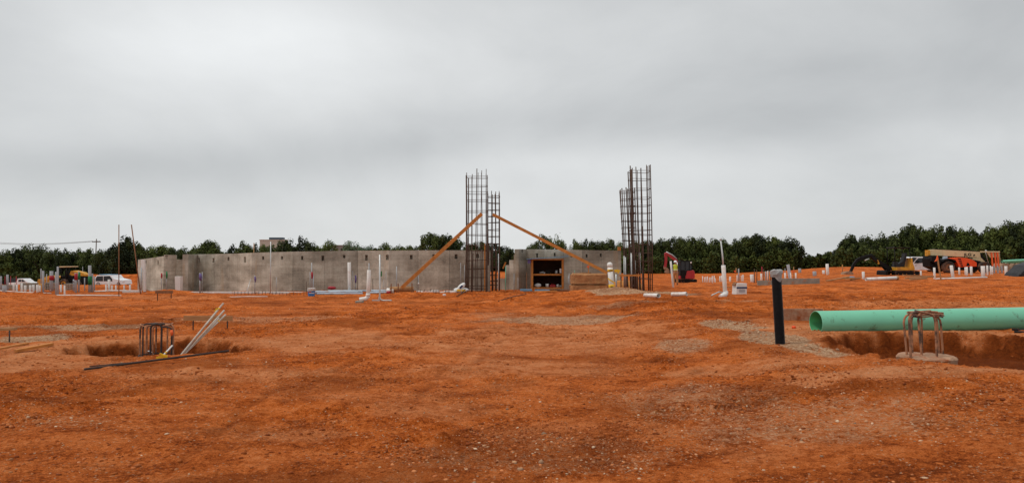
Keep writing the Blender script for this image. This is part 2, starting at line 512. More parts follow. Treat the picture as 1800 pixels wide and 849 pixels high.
def soil_mat():
    m = bpy.data.materials.new('red_clay_soil')
    m.use_nodes = True
    t = m.node_tree
    b = t.nodes['Principled BSDF']
    b.inputs['Roughness'].default_value = 0.95
    b.inputs['Specular IOR Level'].default_value = 0.04
    geo = N(t, 'ShaderNodeNewGeometry')

    def noise(scale, det=6, ro=0.6, st=(1, 1, 1), dist=0.0, loc=(0, 0, 0)):
        mp = N(t, 'ShaderNodeMapping', inp={'Scale': st, 'Location': loc})
        L(t, geo.outputs['Position'], mp.inputs[0])
        n = N(t, 'ShaderNodeTexNoise', inp={'Scale': scale, 'Detail': det, 'Roughness': ro, 'Distortion': dist})
        L(t, mp.outputs[0], n.inputs['Vector'])
        return n.outputs[0]
    att = N(t, 'ShaderNodeAttribute', attribute_name='soil')
    sp = N(t, 'ShaderNodeSeparateColor')
    L(t, att.outputs['Color'], sp.inputs[0])
    pale, grav, deep = sp.outputs
    n1 = noise(0.35, 6, 0.62, dist=0.4)
    n2 = noise(2.3, 8, 0.68, st=(0.7, 1, 1), dist=0.3)
    n3 = noise(13, 7, 0.78)
    n4 = noise(70, 4, 0.7)
    v = M_(t, 'ADD', M_(t, 'MULTIPLY', n1, 0.26), M_(t, 'MULTIPLY', n2, 0.40))
    v = M_(t, 'ADD', v, M_(t, 'MULTIPLY', n3, 0.50))
    v = M_(t, 'ADD', v, M_(t, 'MULTIPLY', n4, 0.42))
    v = M_(t, 'DIVIDE', v, 1.58)
    rp = N(t, 'ShaderNodeValToRGB')
    e = rp.color_ramp.elements
    e[0].position = 0.425; e[0].color = (0.16, 0.030, 0.005, 1)
    e[1].position = 0.60; e[1].color = (0.78, 0.26, 0.095, 1)
    for p, c in ((0.47, (0.42, 0.084, 0.012, 1)), (0.51, (0.63, 0.150, 0.027, 1)), (0.55, (0.73, 0.208, 0.052, 1))):
        k = e.new(p); k.color = c
    L(t, v, rp.inputs[0])
    # scraped pale crust
    rp2 = N(t, 'ShaderNodeValToRGB')
    e = rp2.color_ramp.elements
    e[0].position = 0.41; e[0].color = (0.46, 0.125, 0.030, 1)
    e[1].position = 0.60; e[1].color = (0.80, 0.33, 0.145, 1)
    L(t, v, rp2.inputs[0])
    pf = M_(t, 'MULTIPLY', pale, M_(t, 'MULTIPLY', M_(t, 'SUBTRACT', M_(t, 'ADD', n2, M_(t, 'MULTIPLY', n3, .6)), .45), 2.6), clamp=True)
    mx = N(t, 'ShaderNodeMix', data_type='RGBA')
    L(t, pf, mx.inputs[0]); L(t, rp.outputs[0], mx.inputs[6]); L(t, rp2.outputs[0], mx.inputs[7])
    # gravel: voronoi stones in the colour
    vo = N(t, 'ShaderNodeTexVoronoi', inp={'Scale': 26})
    L(t, geo.outputs['Position'], vo.inputs['Vector'])
    spv = N(t, 'ShaderNodeSeparateColor')
    L(t, vo.outputs['Color'], spv.inputs[0])
    rp3 = N(t, 'ShaderNodeValToRGB')
    e = rp3.color_ramp.elements
    e[0].position = 0.0; e[0].color = (0.30, 0.14, 0.06, 1)
    e[1].position = 1.0; e[1].color = (0.68, 0.46, 0.29, 1)
    L(t, spv.outputs[0], rp3.inputs[0])
    gf = M_(t, 'MULTIPLY', M_(t, 'SUBTRACT', M_(t, 'ADD', M_(t, 'MULTIPLY', grav, 0.90), M_(t, 'MULTIPLY', n3, 1.1)), 0.84), 3.0, clamp=True)
    gf = M_(t, 'MULTIPLY', gf, 0.9)
    mx2 = N(t, 'ShaderNodeMix', data_type='RGBA')
    L(t, gf, mx2.inputs[0]); L(t, mx.outputs[2], mx2.inputs[6]); L(t, rp3.outputs[0], mx2.inputs[7])
    # darker red in pits and noise patches; moist disturbed soil in tracks
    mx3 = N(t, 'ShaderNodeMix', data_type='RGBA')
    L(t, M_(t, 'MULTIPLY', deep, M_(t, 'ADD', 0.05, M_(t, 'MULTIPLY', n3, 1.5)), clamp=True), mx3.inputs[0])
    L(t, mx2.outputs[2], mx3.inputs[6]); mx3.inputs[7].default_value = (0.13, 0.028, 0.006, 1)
    # dark specks put clod-cavity shade into the soil colour; pale grit
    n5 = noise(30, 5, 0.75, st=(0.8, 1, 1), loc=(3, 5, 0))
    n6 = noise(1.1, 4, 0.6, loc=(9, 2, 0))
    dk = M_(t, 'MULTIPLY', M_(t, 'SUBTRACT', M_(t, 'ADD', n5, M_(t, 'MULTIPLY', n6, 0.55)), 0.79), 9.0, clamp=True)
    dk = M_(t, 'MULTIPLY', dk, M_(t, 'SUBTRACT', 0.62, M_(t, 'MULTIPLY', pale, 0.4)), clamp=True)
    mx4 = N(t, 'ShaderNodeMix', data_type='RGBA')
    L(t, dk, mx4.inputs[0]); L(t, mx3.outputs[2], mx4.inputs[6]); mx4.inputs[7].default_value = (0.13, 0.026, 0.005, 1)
    vo2 = N(t, 'ShaderNodeTexVoronoi', inp={'Scale': 42, 'Randomness': 1.0})
    L(t, geo.outputs['Position'], vo2.inputs['Vector'])
    sv2 = N(t, 'ShaderNodeSeparateColor')
    L(t, vo2.outputs['Color'], sv2.inputs[0])
    thr = M_(t, 'ADD', 0.045, M_(t, 'MULTIPLY', grav, 0.45))
    thr = M_(t, 'ADD', thr, M_(t, 'MULTIPLY', M_(t, 'SUBTRACT', n6, 0.45), 0.5))
    gr = M_(t, 'MULTIPLY', M_(t, 'LESS_THAN', sv2.outputs[1], thr), M_(t, 'LESS_THAN', vo2.outputs['Distance'], 0.42))
    gr = M_(t, 'MULTIPLY', gr, M_(t, 'SUBTRACT', 1.0, deep))
    rp5 = N(t, 'ShaderNodeValToRGB')
    rp5.color_ramp.elements[0].color = (0.42, 0.17, 0.07, 1); rp5.color_ramp.elements[1].color = (0.66, 0.46, 0.30, 1)
    L(t, sv2.outputs[2], rp5.inputs[0])
    mx5 = N(t, 'ShaderNodeMix', data_type='RGBA')
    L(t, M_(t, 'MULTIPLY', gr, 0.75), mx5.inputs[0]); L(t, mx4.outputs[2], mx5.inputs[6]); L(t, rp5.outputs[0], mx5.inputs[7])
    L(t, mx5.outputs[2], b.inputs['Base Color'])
    h = M_(t, 'ADD', M_(t, 'MULTIPLY', n3, 1.0), M_(t, 'MULTIPLY', n4, 0.35))
    h = M_(t, 'ADD', h, M_(t, 'MULTIPLY', n2, 1.6))
    bp = N(t, 'ShaderNodeBump', inp={'Strength': 1.0, 'Distance': 0.06})
    L(t, h, bp.inputs['Height']); L(t, bp.outputs[0], b.inputs['Normal'])
    return m


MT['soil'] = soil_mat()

# ------------------------------------------------------------------ soil masks
PALE = []
GRAV = []


def ellpx(lst, cx, cy, rx, ry, z0=0.0, amp=1.0):
    c = flat(cx, cy, z0)
    a = flat(cx, cy - ry, z0); b = flat(cx, cy + ry, z0)
    lst.append((c[0], (a[1] + b[1]) / 2, rx * c[1] / FPX, (a[1] - b[1]) / 2, amp))


for a in ((200, 615, 250, 32), (560, 600, 170, 20), (90, 645, 180, 14), (430, 655, 200, 14, 0, .7), (760, 720, 120, 16, 0, .6), (500, 760, 150, 14, 0, .5), (1230, 690, 110, 12, .1, .5), (930, 600, 260, 32, 0, .8),
          (900, 650, 230, 22, 0, .7), (1500, 600, 180, 35, .3), (1720, 595, 150, 20, .3), (1330, 640, 160, 12, .2, .7), (1620, 655, 300, 10, .3),
          (1050, 760, 260, 30, 0, .4), (1700, 540, 250, 16, .35, .6), (650, 700, 160, 16, 0, .4), (260, 525, 240, 5, 0, .4), (1350, 790, 220, 30, 0, .35)):
    ellpx(PALE, *a)
for a in ((1290, 577, 60, 10, .25, 1.1), (1355, 598, 55, 15, .25, 1.15), (1425, 612, 50, 12, .3, .8), (1170, 523, 75, 4, 0, .8), (60, 597, 70, 8, 0, 1.1),
          (1070, 522, 35, 6, 0, .85), (180, 576, 170, 6, 0, .62), (450, 562, 180, 8, 0, .45), (990, 566, 190, 9, 0, .62), (860, 556, 60, 6, 0, .4),
          (1240, 700, 170, 35, .1, .42), (1480, 740, 330, 50, .2, .42), (950, 800, 300, 40, 0, .35), (1200, 600, 60, 14, .2, .55),
          (1180, 545, 190, 5, 0, .5), (120, 740, 150, 20, 0, .35)):
    ellpx(GRAV, *a)


def mask(lst, x, y, seed, lo=0.55, hi=1.15):
    m = np.zeros(x.shape)
    n = fbm(x, y, 1.2, 4, seed) * 0.55
    for (cx, cy, rx, ry, amp) in lst:
        q = np.sqrt(((x - cx) / rx) ** 2 + ((y - cy) / ry) ** 2) + n
        m = np.maximum(m, amp * (1 - sst(lo, hi, q)))
    return m


def build_ground():
    r1 = np.concatenate([np.linspace(-40, 3.4, 24), np.geomspace(3.5, 62, 580)[0:], np.geomspace(62.6, 210, 130), np.geomspace(216, 3000, 36)])
    ny = len(r1); nx = 720
    u = np.linspace(-1, 1, nx)
    Yg, Ug = np.meshgrid(r1, u, indexing='ij')
    half = np.where(Yg < 3.5, 7.3, Yg * 0.95 + 4.0) * np.where(Yg < 3.5, 1.0, 1.0)
    Xg = Ug * half
    Xg = np.where(Yg < 3.5, Ug * (7.3 + (3.5 - Yg) * 1.2), Xg)
    Xg = np.where(Yg > 210, Ug * half * (1 + 2 * sst(210, 800, Yg)), Xg)
    x = Xg.ravel(); y = Yg.ravel()
    z = terrain(x, y)
    co = np.stack([x, y, z], 1).astype(np.float32)
    i = np.arange(ny - 1)[:, None] * nx + np.arange(nx - 1)[None, :]
    q = np.stack([i, i + 1, i + nx + 1, i + nx], -1).reshape(-1, 4).astype(np.int32)
    me = bpy.data.meshes.new('ground')
    me.vertices.add(len(co)); me.vertices.foreach_set('co', co.ravel())
    me.loops.add(q.size); me.loops.foreach_set('vertex_index', q.ravel())
    me.polygons.add(len(q)); me.polygons.foreach_set('loop_start', np.arange(0, q.size, 4, dtype=np.int32))
    me.update(calc_edges=True)
    me.polygons.foreach_set('use_smooth', np.ones(len(q), bool))
    pale = np.maximum(mask(PALE, x, y, 101), 0.12 * smooth_zone(x, y)) * (1 - sst(60, 100, y) * 0.5)
    grav = mask(GRAV, x, y, 131, 0.6, 1.1)
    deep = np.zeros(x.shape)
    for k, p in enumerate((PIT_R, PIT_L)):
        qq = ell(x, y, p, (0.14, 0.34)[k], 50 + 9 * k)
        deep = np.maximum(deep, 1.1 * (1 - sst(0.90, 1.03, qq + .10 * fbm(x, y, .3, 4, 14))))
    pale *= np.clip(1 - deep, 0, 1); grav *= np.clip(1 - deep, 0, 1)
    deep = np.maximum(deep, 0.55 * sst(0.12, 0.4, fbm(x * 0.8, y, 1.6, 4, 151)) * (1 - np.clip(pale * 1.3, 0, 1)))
    for pts, h, w in TRACKS:
        d = None
        for a, bb in zip(pts[:-1], pts[1:]):
            dd, t = seg_dist(x, y, a, bb)
            d = dd if d is None else np.minimum(d, dd)
        d = d + fbm(x, y, .5, 3, 79) * w
        deep = np.maximum(deep, .5 * np.exp(-(d / (w * 1.1)) ** 2) * sst(-.1, .3, fbm(x, y, .7, 4, 83)))
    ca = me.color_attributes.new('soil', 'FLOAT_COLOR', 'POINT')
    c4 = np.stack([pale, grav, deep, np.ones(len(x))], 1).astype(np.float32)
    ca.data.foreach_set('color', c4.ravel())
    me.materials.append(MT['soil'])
    o = bpy.data.objects.new('ground', me)
    COL.objects.link(o)
    o['kind'] = 'structure'
    return o


build_ground()

# ------------------------------------------------------------------ mesh builder


class MB:
    def __init__(s):
        s.v = []; s.f = []; s.sm = []

    def _add(s, vs, fs, smooth=False):
        b = len(s.v)
        s.v += [tuple(v) for v in vs]
        s.f += [tuple(i + b for i in f) for f in fs]
        s.sm += [smooth] * len(fs)
        return s

    def box(s, c, d, R=None, bev=0.0):
        """c centre, d full sizes"""
        hx, hy, hz = d[0] / 2, d[1] / 2, d[2] / 2
        if bev <= 0 or min(d) < bev * 2.5:
            vs = [Vector((x, y, z)) for x in (-hx, hx) for y in (-hy, hy) for z in (-hz, hz)]
            fs = [(0, 1, 3, 2), (4, 6, 7, 5), (0, 4, 5, 1), (2, 3, 7, 6), (0, 2, 6, 4), (1, 5, 7, 3)]
        else:
            b = bev
            vs = []; ring = []
            for z, ins in ((-hz, b), (-hz + b, 0), (hz - b, 0), (hz, b)):
                r = []
                ax, ay = hx - ins, hy - ins
                for (px, py) in ((-ax + b, -ay), (ax - b, -ay), (ax, -ay + b), (ax, ay - b), (ax - b, ay), (-ax + b, ay), (-ax, ay - b), (-ax, -ay + b)):
                    r.append(len(vs)); vs.append(Vector((px, py, z)))
                ring.append(r)
            fs = [tuple(reversed(ring[0])), tuple(ring[3])]
            for a, c2 in zip(ring[:-1], ring[1:]):
                for i in range(8):
                    j = (i + 1) % 8
                    fs.append((a[i], a[j], c2[j], c2[i]))
        c = Vector(c)
        if R is not None:
            vs = [R @ v for v in vs]
        return s._add([v + c for v in vs], fs)

    def beam(s, p, q, w, t, up=(0, 0, 1)):
        """rectangular bar from p to q, w across, t thick along up"""
        p = Vector(p); q = Vector(q); d = (q - p); ln = d.length; d.normalize()
        up = Vector(up)
        side = d.cross(up)
        if side.length < 1e-4:
            side = d.cross(Vector((0, 1, 0)))
        side.normalize(); u2 = side.cross(d).normalized()
        R = Matrix((side, d, u2)).transposed()
        return s.box((p + q) / 2, (w, ln, t), R)

    def tube(s, pts, r, n=8, cap=True, smooth=True):
        pts = [Vector(p) for p in pts]
        rs = r if isinstance(r, (list, tuple)) else [r] * len(pts)
        vs = []; fs = []
        prev = None
        for i, p in enumerate(pts):
            if i == 0: d = pts[1] - p
            elif i == len(pts) - 1: d = p - pts[i - 1]
            else: d = (pts[i + 1] - p).normalized() + (p - pts[i - 1]).normalized()
            if d.length < 1e-9: d = Vector((0, 0, 1))
            d.normalize()
            if prev is None:
                a = d.orthogonal().normalized()
            else:
                a = (prev - d * prev.dot(d))
                a = a.normalized() if a.length > 1e-6 else d.orthogonal().normalized()
            prev = a
            b = d.cross(a)
            for k in range(n):
                an = 2 * math.pi * k / n
                vs.append(p + (a * math.cos(an) + b * math.sin(an)) * rs[i])
        for i in range(len(pts) - 1):
            for k in range(n):
                k2 = (k + 1) % n
                fs.append((i * n + k, i * n + k2, (i + 1) * n + k2, (i + 1) * n + k))
        s._add(vs, fs, smooth)
        if cap:
            b0 = len(s.v) - len(vs)
            s.f.append(tuple(reversed([b0 + k for k in range(n)]))); s.sm.append(False)
            e = b0 + (len(pts) - 1) * n
            s.f.append(tuple(e + k for k in range(n))); s.sm.append(False)
        return s

    def pipe(s, p, q, ro, ri, n=16, depth=None):
        """hollow pipe p->q, open at both ends"""
        p = Vector(p); q = Vector(q); d = (q - p).normalized()
        a = d.orthogonal().normalized(); b = d.cross(a)
        vs = []; fs = []
        bv = (ro - ri) * 0.3
        prof = [(p, ri), (p, ro - bv), (p + d * bv, ro), (q - d * bv, ro), (q, ro - bv), (q, ri)]
        m = len(prof)
        for (c, r) in prof:
            for k in range(n):
                an = 2 * math.pi * k / n
                vs.append(c + (a * math.cos(an) + b * math.sin(an)) * r)
        for i in range(m):
            j = (i + 1) % m
            for k in range(n):
                k2 = (k + 1) % n
                fs.append((i * n + k, j * n + k, j * n + k2, i * n + k2))
        return s._add(vs, fs, True)

    def prism(s, poly, y0, y1, bev=0.0):
        """poly of (x,z) points extruded along y"""
        n = len(poly)
        area = sum(poly[i][0] * poly[(i + 1) % n][1] - poly[(i + 1) % n][0] * poly[i][1] for i in range(n))
        if area < 0: poly = list(reversed(poly))
        cx = sum(p[0] for p in poly) / n; cz = sum(p[1] for p in poly) / n
        def ins(p):
            if not bev: return p
            dx, dz = cx - p[0], cz - p[1]; l = math.hypot(dx, dz) or 1
            return (p[0] + dx / l * bev, p[1] + dz / l * bev)
        rings = [[(p[0], y0 + bev, p[1]) for p in poly], [(p[0], y1 - bev, p[1]) for p in poly]]
        if bev:
            rings = [[(ins(p)[0], y0, ins(p)[1]) for p in poly]] + rings + [[(ins(p)[0], y1, ins(p)[1]) for p in poly]]
        vs = [v for r in rings for v in r]
        fs = [tuple(range(n)), tuple(reversed(range((len(rings) - 1) * n, len(rings) * n)))]
        for k in range(len(rings) - 1):
            for i in range(n):
                j = (i + 1) % n
                fs.append((k * n + j, k * n + i, (k + 1) * n + i, (k + 1) * n + j))
        return s._add(vs, fs)

    def disc(s, c, r, y0, y1, n=20, hub=0):
        """wheel-like cylinder, axis along y, centre c=(x,z)"""
        poly = [(c[0] + r * math.cos(2 * math.pi * k / n), c[1] + r * math.sin(2 * math.pi * k / n)) for k in range(n)]
        return s.prism(poly, y0, y1, r * 0.12)

    def ball(s, c, r, n=10, m=7, sq=(1, 1, 1), wob=0.0, seed=0):
        rnd = random.Random(seed)
        vs = []; fs = []
        c = Vector(c)
        for i in range(m + 1):
            th = math.pi * i / m
            for k in range(n):
                ph = 2 * math.pi * k / n
                w = 1 + rnd.uniform(-wob, wob)
                if i in (0, m): w = 1
                vs.append(c + Vector((math.sin(th) * math.cos(ph) * sq[0], math.sin(th) * math.sin(ph) * sq[1], math.cos(th) * sq[2])) * r * w)
        for i in range(m):
            for k in range(n):
                k2 = (k + 1) % n
                fs.append((i * n + k, (i + 1) * n + k, (i + 1) * n + k2, i * n + k2))
        return s._add(vs, fs, True)

    def mesh(s, name, m):
        me = bpy.data.meshes.new(name)
        me.from_pydata(s.v, [], s.f)
        if any(s.sm):
            me.polygons.foreach_set('use_smooth', s.sm)
        me.materials.append(m)
        me.update()
        return me


def tag(o, label=None, cat=None, group=None, kind=None):
    if label: o['label'] = label
    if cat: o['category'] = cat
    if group: o['group'] = group
    if kind: o['kind'] = kind
    return o


def thing(name, label, cat, loc=(0, 0, 0), rz=0.0, group=None, rot=None):
    o = bpy.data.objects.new(name, None)
    COL.objects.link(o)
    o.empty_display_size = 0.2
    o.location = loc
    o.rotation_euler = rot or (0, 0, rz)
    return tag(o, label, cat, group)


def part(name, mb, m, parent, label=None, kind=None):
    o = bpy.data.objects.new(name, mb.mesh(name, MT[m] if isinstance(m, str) else m) if isinstance(mb, MB) else mb)
    COL.objects.link(o)
    o.parent = parent
    return tag(o, label, None, None, kind)


def solo(name, mb, m, label, cat, loc=(0, 0, 0), rz=0.0, group=None, rot=None):
    o = bpy.data.objects.new(name, mb.mesh(name, MT[m]) if isinstance(mb, MB) else mb)
    COL.objects.link(o)
    o.location = loc
    o.rotation_euler = rot or (0, 0, rz)
    return tag(o, label, cat, group)


def struct(name, mb, m):
    o = bpy.data.objects.new(name, mb.mesh(name, MT[m]))
    COL.objects.link(o)
    o['kind'] = 'structure'
    return o


def push_back(rt, half):
    """the near side, not the middle, stands at the measured distance"""
    rt.location.y += half
    return rt


def rest_on_ground(A, B, r):
    """lift a straight bar so that it lies on the bumps between its ends"""
    d = 0
    for k in range(1, 20):
        q = A.lerp(B, k / 20)
        d = max(d, tz(q.x, q.y) + r * .6 - q.z)
    A.z += d * .8; B.z += d * .8


def copy_tree(o, parent=None):
    c = o.copy()
    COL.objects.link(c)
    if parent: c.parent = parent
    for ch in list(o.children):
        copy_tree(ch, c)
    return c


def text_mesh(s, size, depth=0.01):
    cu = bpy.data.curves.new('t', 'FONT')
    cu.body = s; cu.size = size; cu.extrude = depth; cu.offset = size * .022; cu.align_x = 'CENTER'; cu.align_y = 'CENTER'
    o = bpy.data.objects.new('t', cu)
    COL.objects.link(o)
    dg = bpy.context.evaluated_depsgraph_get()
    me = bpy.data.meshes.new_from_object(o.evaluated_get(dg))
    bpy.data.objects.remove(o)
    R = Matrix.Rotation(math.radians(90), 4, 'X')
    me.transform(R)
    me.materials.clear()
    return me


#@@NEXT
# ------------------------------------------------------------------ concrete walls
def wall_panel(mb, P0, P1, zt0, zt1, zb, thick, holes=(), depth=0.24):
    """front face from P0 to P1 (xy, left to right seen from the front), beam pockets left open.
    holes: (t centre 0..1, z centre, w, h)"""
    P0 = Vector((P0[0], P0[1], 0)); P1 = Vector((P1[0], P1[1], 0))
    d = P1 - P0; ln = d.length; d.normalize()
    nrm = Vector((-d.y, d.x, 0))
    if nrm.y < 0: nrm = -nrm
    ss = {0.0, ln}; zs = {zb}
    hl = []
    for (t, zc, w, h) in holes:
        a, b = t * ln - w / 2, t * ln + w / 2
        ss |= {a, b}; zs |= {zc - h / 2, zc + h / 2}
        hl.append((a, b, zc - h / 2, zc + h / 2))
    ss = sorted(ss); zs = sorted(zs)

    def P(s_, z_, back=0.0):
        return P0 + d * s_ + nrm * back + Vector((0, 0, z_))

    def top(s_): return zt0 + (zt1 - zt0) * s_ / ln
    for i in range(len(ss) - 1):
        a, b = ss[i], ss[i + 1]
        for k in range(len(zs)):
            z0 = zs[k]
            last = k == len(zs) - 1
            z1 = None if last else zs[k + 1]
            zz0, zz1 = (top(a), top(b)) if last else (z1, z1)
            if not last and any(a >= h[0] - 1e-6 and b <= h[1] + 1e-6 and z0 >= h[2] - 1e-6 and z1 <= h[3] + 1e-6 for h in hl):
                continue
            mb._add([P(a, z0), P(b, z0), P(b, zz1), P(a, zz0)], [(0, 1, 2, 3)])
    for (a, b, z0, z1) in hl:
        q = [(a, z0), (b, z0), (b, z1), (a, z1)]
        for i in range(4):
            j = (i + 1) % 4
            mb._add([P(*q[i]), P(*q[j]), P(q[j][0], q[j][1], depth), P(q[i][0], q[i][1], depth)], [(0, 3, 2, 1)])
        mb._add([P(a, z0, depth), P(b, z0, depth), P(b, z1, depth), P(a, z1, depth)], [(0, 1, 2, 3)])
    # top, ends, back
    t = thick
    mb._add([P(0, top(0)), P(ln, top(ln)), P(ln, top(ln), t), P(0, top(0), t)], [(0, 1, 2, 3)])
    mb._add([P(0, zb), P(0, top(0)), P(0, top(0), t), P(0, zb, t)], [(0, 1, 2, 3)])
    mb._add([P(ln, zb), P(ln, top(ln)), P(ln, top(ln), t), P(ln, zb, t)], [(0, 1, 2, 3)])
    mb._add([P(0, zb, t), P(ln, zb, t), P(ln, top(ln), t), P(0, top(0), t)], [(0, 1, 2, 3)])
    return mb


def wall_by_px(root, pts, holes, zb=-0.6, thick=0.3):
    """pts: (px, top py, Y) corners; each consecutive pair is one poured panel; holes: (px, py, w px, h px)"""
    for (a, b) in zip(pts[:-1], pts[1:]):
        A = at(a[0], a[1], a[2]); B = at(b[0], b[1], b[2])
        hs = []
        for (hx, hy, hw, hh) in holes:
            if a[0] + 1.5 < hx < b[0] - 1.5:
                # intersect the ray with the panel line
                k = (hx - 900) / FPX
                dx, dy = B.x - A.x, B.y - A.y
                t = (k * A.y - A.x) / (dx - k * dy)
                Yh = A.y + t * dy
                ln = math.hypot(dx, dy)
                wpx = abs(b[0] - a[0]) / ln
                hs.append((t, at(hx, hy, Yh).z, hw / wpx, hh * Yh / FPX))
        mb = MB()
        d = (B - A); d.z = 0; d.normalize()
        g = 0.006
        A2 = A + d * g; B2 = B - d * g
        wall_panel(mb, A2, B2, A.z, B.z, zb, thick, hs)
        part('panel', mb, 'wall', root)


main = thing('concrete_wall', 'long board-formed grey concrete wall with a row of dark beam pockets, behind the left rebar tower', 'wall')
YW = 36.6
pts = [(321, 447, 38.6), (340, 447, 40.6), (378, 446.6, 39.6), (418, 445.5, 38.7), (443, 444.3, 38.2), (480, 443.2, 37.8), (515, 442.3, 37.4), (571, 441.4, 37.0), (629, 440.6, 36.7),
       (683, 440.2, YW), (735, 440, YW), (790, 440, YW), (830, 440, YW), (862, 440, YW)]
hx = [(350, 457, 3, 7), (375.5, 457.5, 3.2, 8), (401.7, 455, 3.5, 6.5), (430.6, 456.5, 3.6, 10), (462.4, 453.5, 4, 6), (495.6, 453.3, 3.6, 5.5),
      (531, 453.5, 4.2, 7), (567.5, 453.8, 4.6, 9), (605, 451, 4.6, 5.2), (644, 453, 4.8, 10), (683.5, 452.5, 5, 9), (723, 452, 4.8, 7.5),
      (762.6, 450, 5, 6), (801.6, 451, 5, 8), (839.5, 450, 4.6, 7)]
hx = [(h[0] if abs(h[0] - 683.5) > 1 else 681, h[1], h[2], h[3]) for h in hx]
wall_by_px(main, pts, hx)

w2 = thing('concrete_wall', 'low grey concrete wall with stepped-up corner at the far left end, next to the leaning white board', 'wall')
wall_by_px(w2, [(242.5, 456.5, 43.0), (265, 453.6, 40.8), (288, 450.2, 39.0)], [(257, 460.5, 1.8, 5), (266.4, 461, 1.8, 6), (278.2, 461.5, 2.2, 8)])
wall_by_px(w2, [(288, 448, 39.02), (309.5, 448.2, 39.2)], [(292.5, 452, 4, 5.5)])
wall_by_px(w2, [(309.5, 456, 39.2), (321.5, 456, 39.3)], [])

w3 = thing('concrete_wall', 'grey concrete wall with stepped left end behind the open-fronted timber shed', 'wall')
YR = 39.5
wall_by_px(w3, [(868, 490, YR + .6), (881, 489.5, YR + .5), (888.5, 489, YR + .4)], [])
wall_by_px(w3, [(888.5, 466, YR + .4), (895, 466, YR + .3)], [])
wall_by_px(w3, [(895, 457, YR + .3), (903, 457, YR + .2)], [])
wall_by_px(w3, [(903, 447.6, YR + .2), (912, 447.6, YR + .1)], [])
wall_by_px(w3, [(912, 438, YR + .1), (925.5, 438.3, YR + .9)], [(918, 441, 2.6, 6)])
wall_by_px(w3, [(925.5, 438, YR + .9), (956, 438.4, YR + .3), (990, 438.9, YR), (1024, 439.5, YR), (1058, 440, YR), (1092, 440.5, YR)],
           [(944, 449, 3.2, 7.5), (975, 447.5, 3.2, 6), (1004.5, 448.8, 3.2, 7), (1031, 449.8, 3.2, 6), (1056, 448.5, 2.8, 6)])
o = MB(); u = YR / FPX
o.box((0, 0, 5.5 * u / 2 + .1), (5 * u, 0.2, 7 * u), bev=0.01)
p = at(1089, 440.5, YR - .02)
solo('wood_block', o, 'wood_orange', 'small orange wood block nailed to the right end of the stepped wall top', 'wood block', (p.x, p.y + .12, p.z - .1))

# wall footing edge showing as a pale strip
mb = MB()
fp = [(306, 514.2), (340, 513.5), (420, 513.3), (500, 513.6), (545, 514.5)]
pw = [at(a, b, 35.6) for a, b in fp]
for a, b in zip(pw[:-1], pw[1:]):
    mb.beam((a.x, a.y, a.z - .06), (b.x, b.y, b.z - .06), 0.5, 0.16)
solo('footing_strip', mb, 'conc_white', 'long pale concrete footing strip along the foot of the left wall', 'footing')

# ------------------------------------------------------------------ rebar towers


def tower(label, sections, group='rebar column cages'):
    """sections: dict(cx0,cx1 at base, tx0,tx1 at top px, top,base py, depth m, Y, nx, ny, hoops(list of py), rnd)"""
    Y0 = sections[0]['Y']; s0 = sections[0]
    base = at((s0['cx0'] + s0['cx1']) / 2, s0['base'], Y0)
    base.z = tz(base.x, base.y)
    root = thing('rebar_tower', label, 'rebar cage', base, group=group)
    for sct in sections:
        Y = sct['Y']; u = Y / FPX
        bx0 = at(sct['cx0'], sct['base'], Y).x - base.x; bx1 = at(sct['cx1'], sct['base'], Y).x - base.x
        tx0 = at(sct['tx0'], sct['top'], Y).x - base.x; tx1 = at(sct['tx1'], sct['top'], Y).x - base.x
        zt = at(0, sct['top'], Y).z - base.z
        dp = sct['depth']; dy = Y - Y0
        rnd = random.Random(sct['seed'])
        H = zt

        def P(a, b, z):
            f = z / H
            x = (bx0 + (bx1 - bx0) * a) * (1 - f) + (tx0 + (tx1 - tx0) * a) * f
            return Vector((x, dy + dp * b, z))
        ring = []
        for i in range(sct['nx']):
            ring.append((i / (sct['nx'] - 1), 0.0))
        for i in range(1, sct['ny'] - 1):
            ring.append((1.0, i / (sct['ny'] - 1)))
        for i in range(sct['nx']):
            ring.append((1 - i / (sct['nx'] - 1), 1.0))
        for i in range(1, sct['ny'] - 1):
            ring.append((0.0, 1 - i / (sct['ny'] - 1)))
        for (a, b) in ring:
            a2 = min(1.03, max(-.03, a + rnd.uniform(-.05, .05)))
            r = rnd.choice((0.018, 0.023, 0.028)) * sct.get('fat', 1)
            top = H + rnd.uniform(-sct['jag'], sct['jag'] * .4)
            ln = rnd.uniform(-.05, .05)
            m = MB()
            pts_ = [P(a2, b, -0.3), P(a2 + ln * .5, b, H * .35) + Vector((rnd.uniform(-.02, .02), 0, 0)), P(a2 + ln * .2, b, H * .7), P(a2 - ln * .5, b, top)]
            m.tube(pts_, r, 5)
            part('vertical_bar', m, 'rebar', root)
            if rnd.random() < 0.55:  # lapped starter bar
                m = MB()
                m.tube([P(a2 + .04, b, -0.3), P(a2 + .04 + ln, b, H * rnd.uniform(.3, .55))], r * 1.05, 5)
                part('vertical_bar', m, 'rebar', root)
        for py in sct['hoops']:
            z = at(0, py, Y).z - base.z
            e = .035
            cs = [P(-e, -e, z), P(1 + e, -e, z), P(1 + e, 1 + e, z), P(-e, 1 + e, z)]
            cs = [c + Vector((0, 0, rnd.uniform(-.03, .03))) for c in cs]
            loop = []
            for i in range(4):
                c, pv, nx_ = cs[i], cs[i - 1], cs[(i + 1) % 4]
                loop.append(c + (pv - c) * .15); loop.append(c + (pv - c) * .04 + (nx_ - c) * .04); loop.append(c + (nx_ - c) * .15)
            loop.append(loop[0])
            m = MB(); m.tube(loop, sct.get('hr', 0.011) * 1.3, 4, cap=False)
            part('tie_hoop', m, 'rebar', root)
    return root


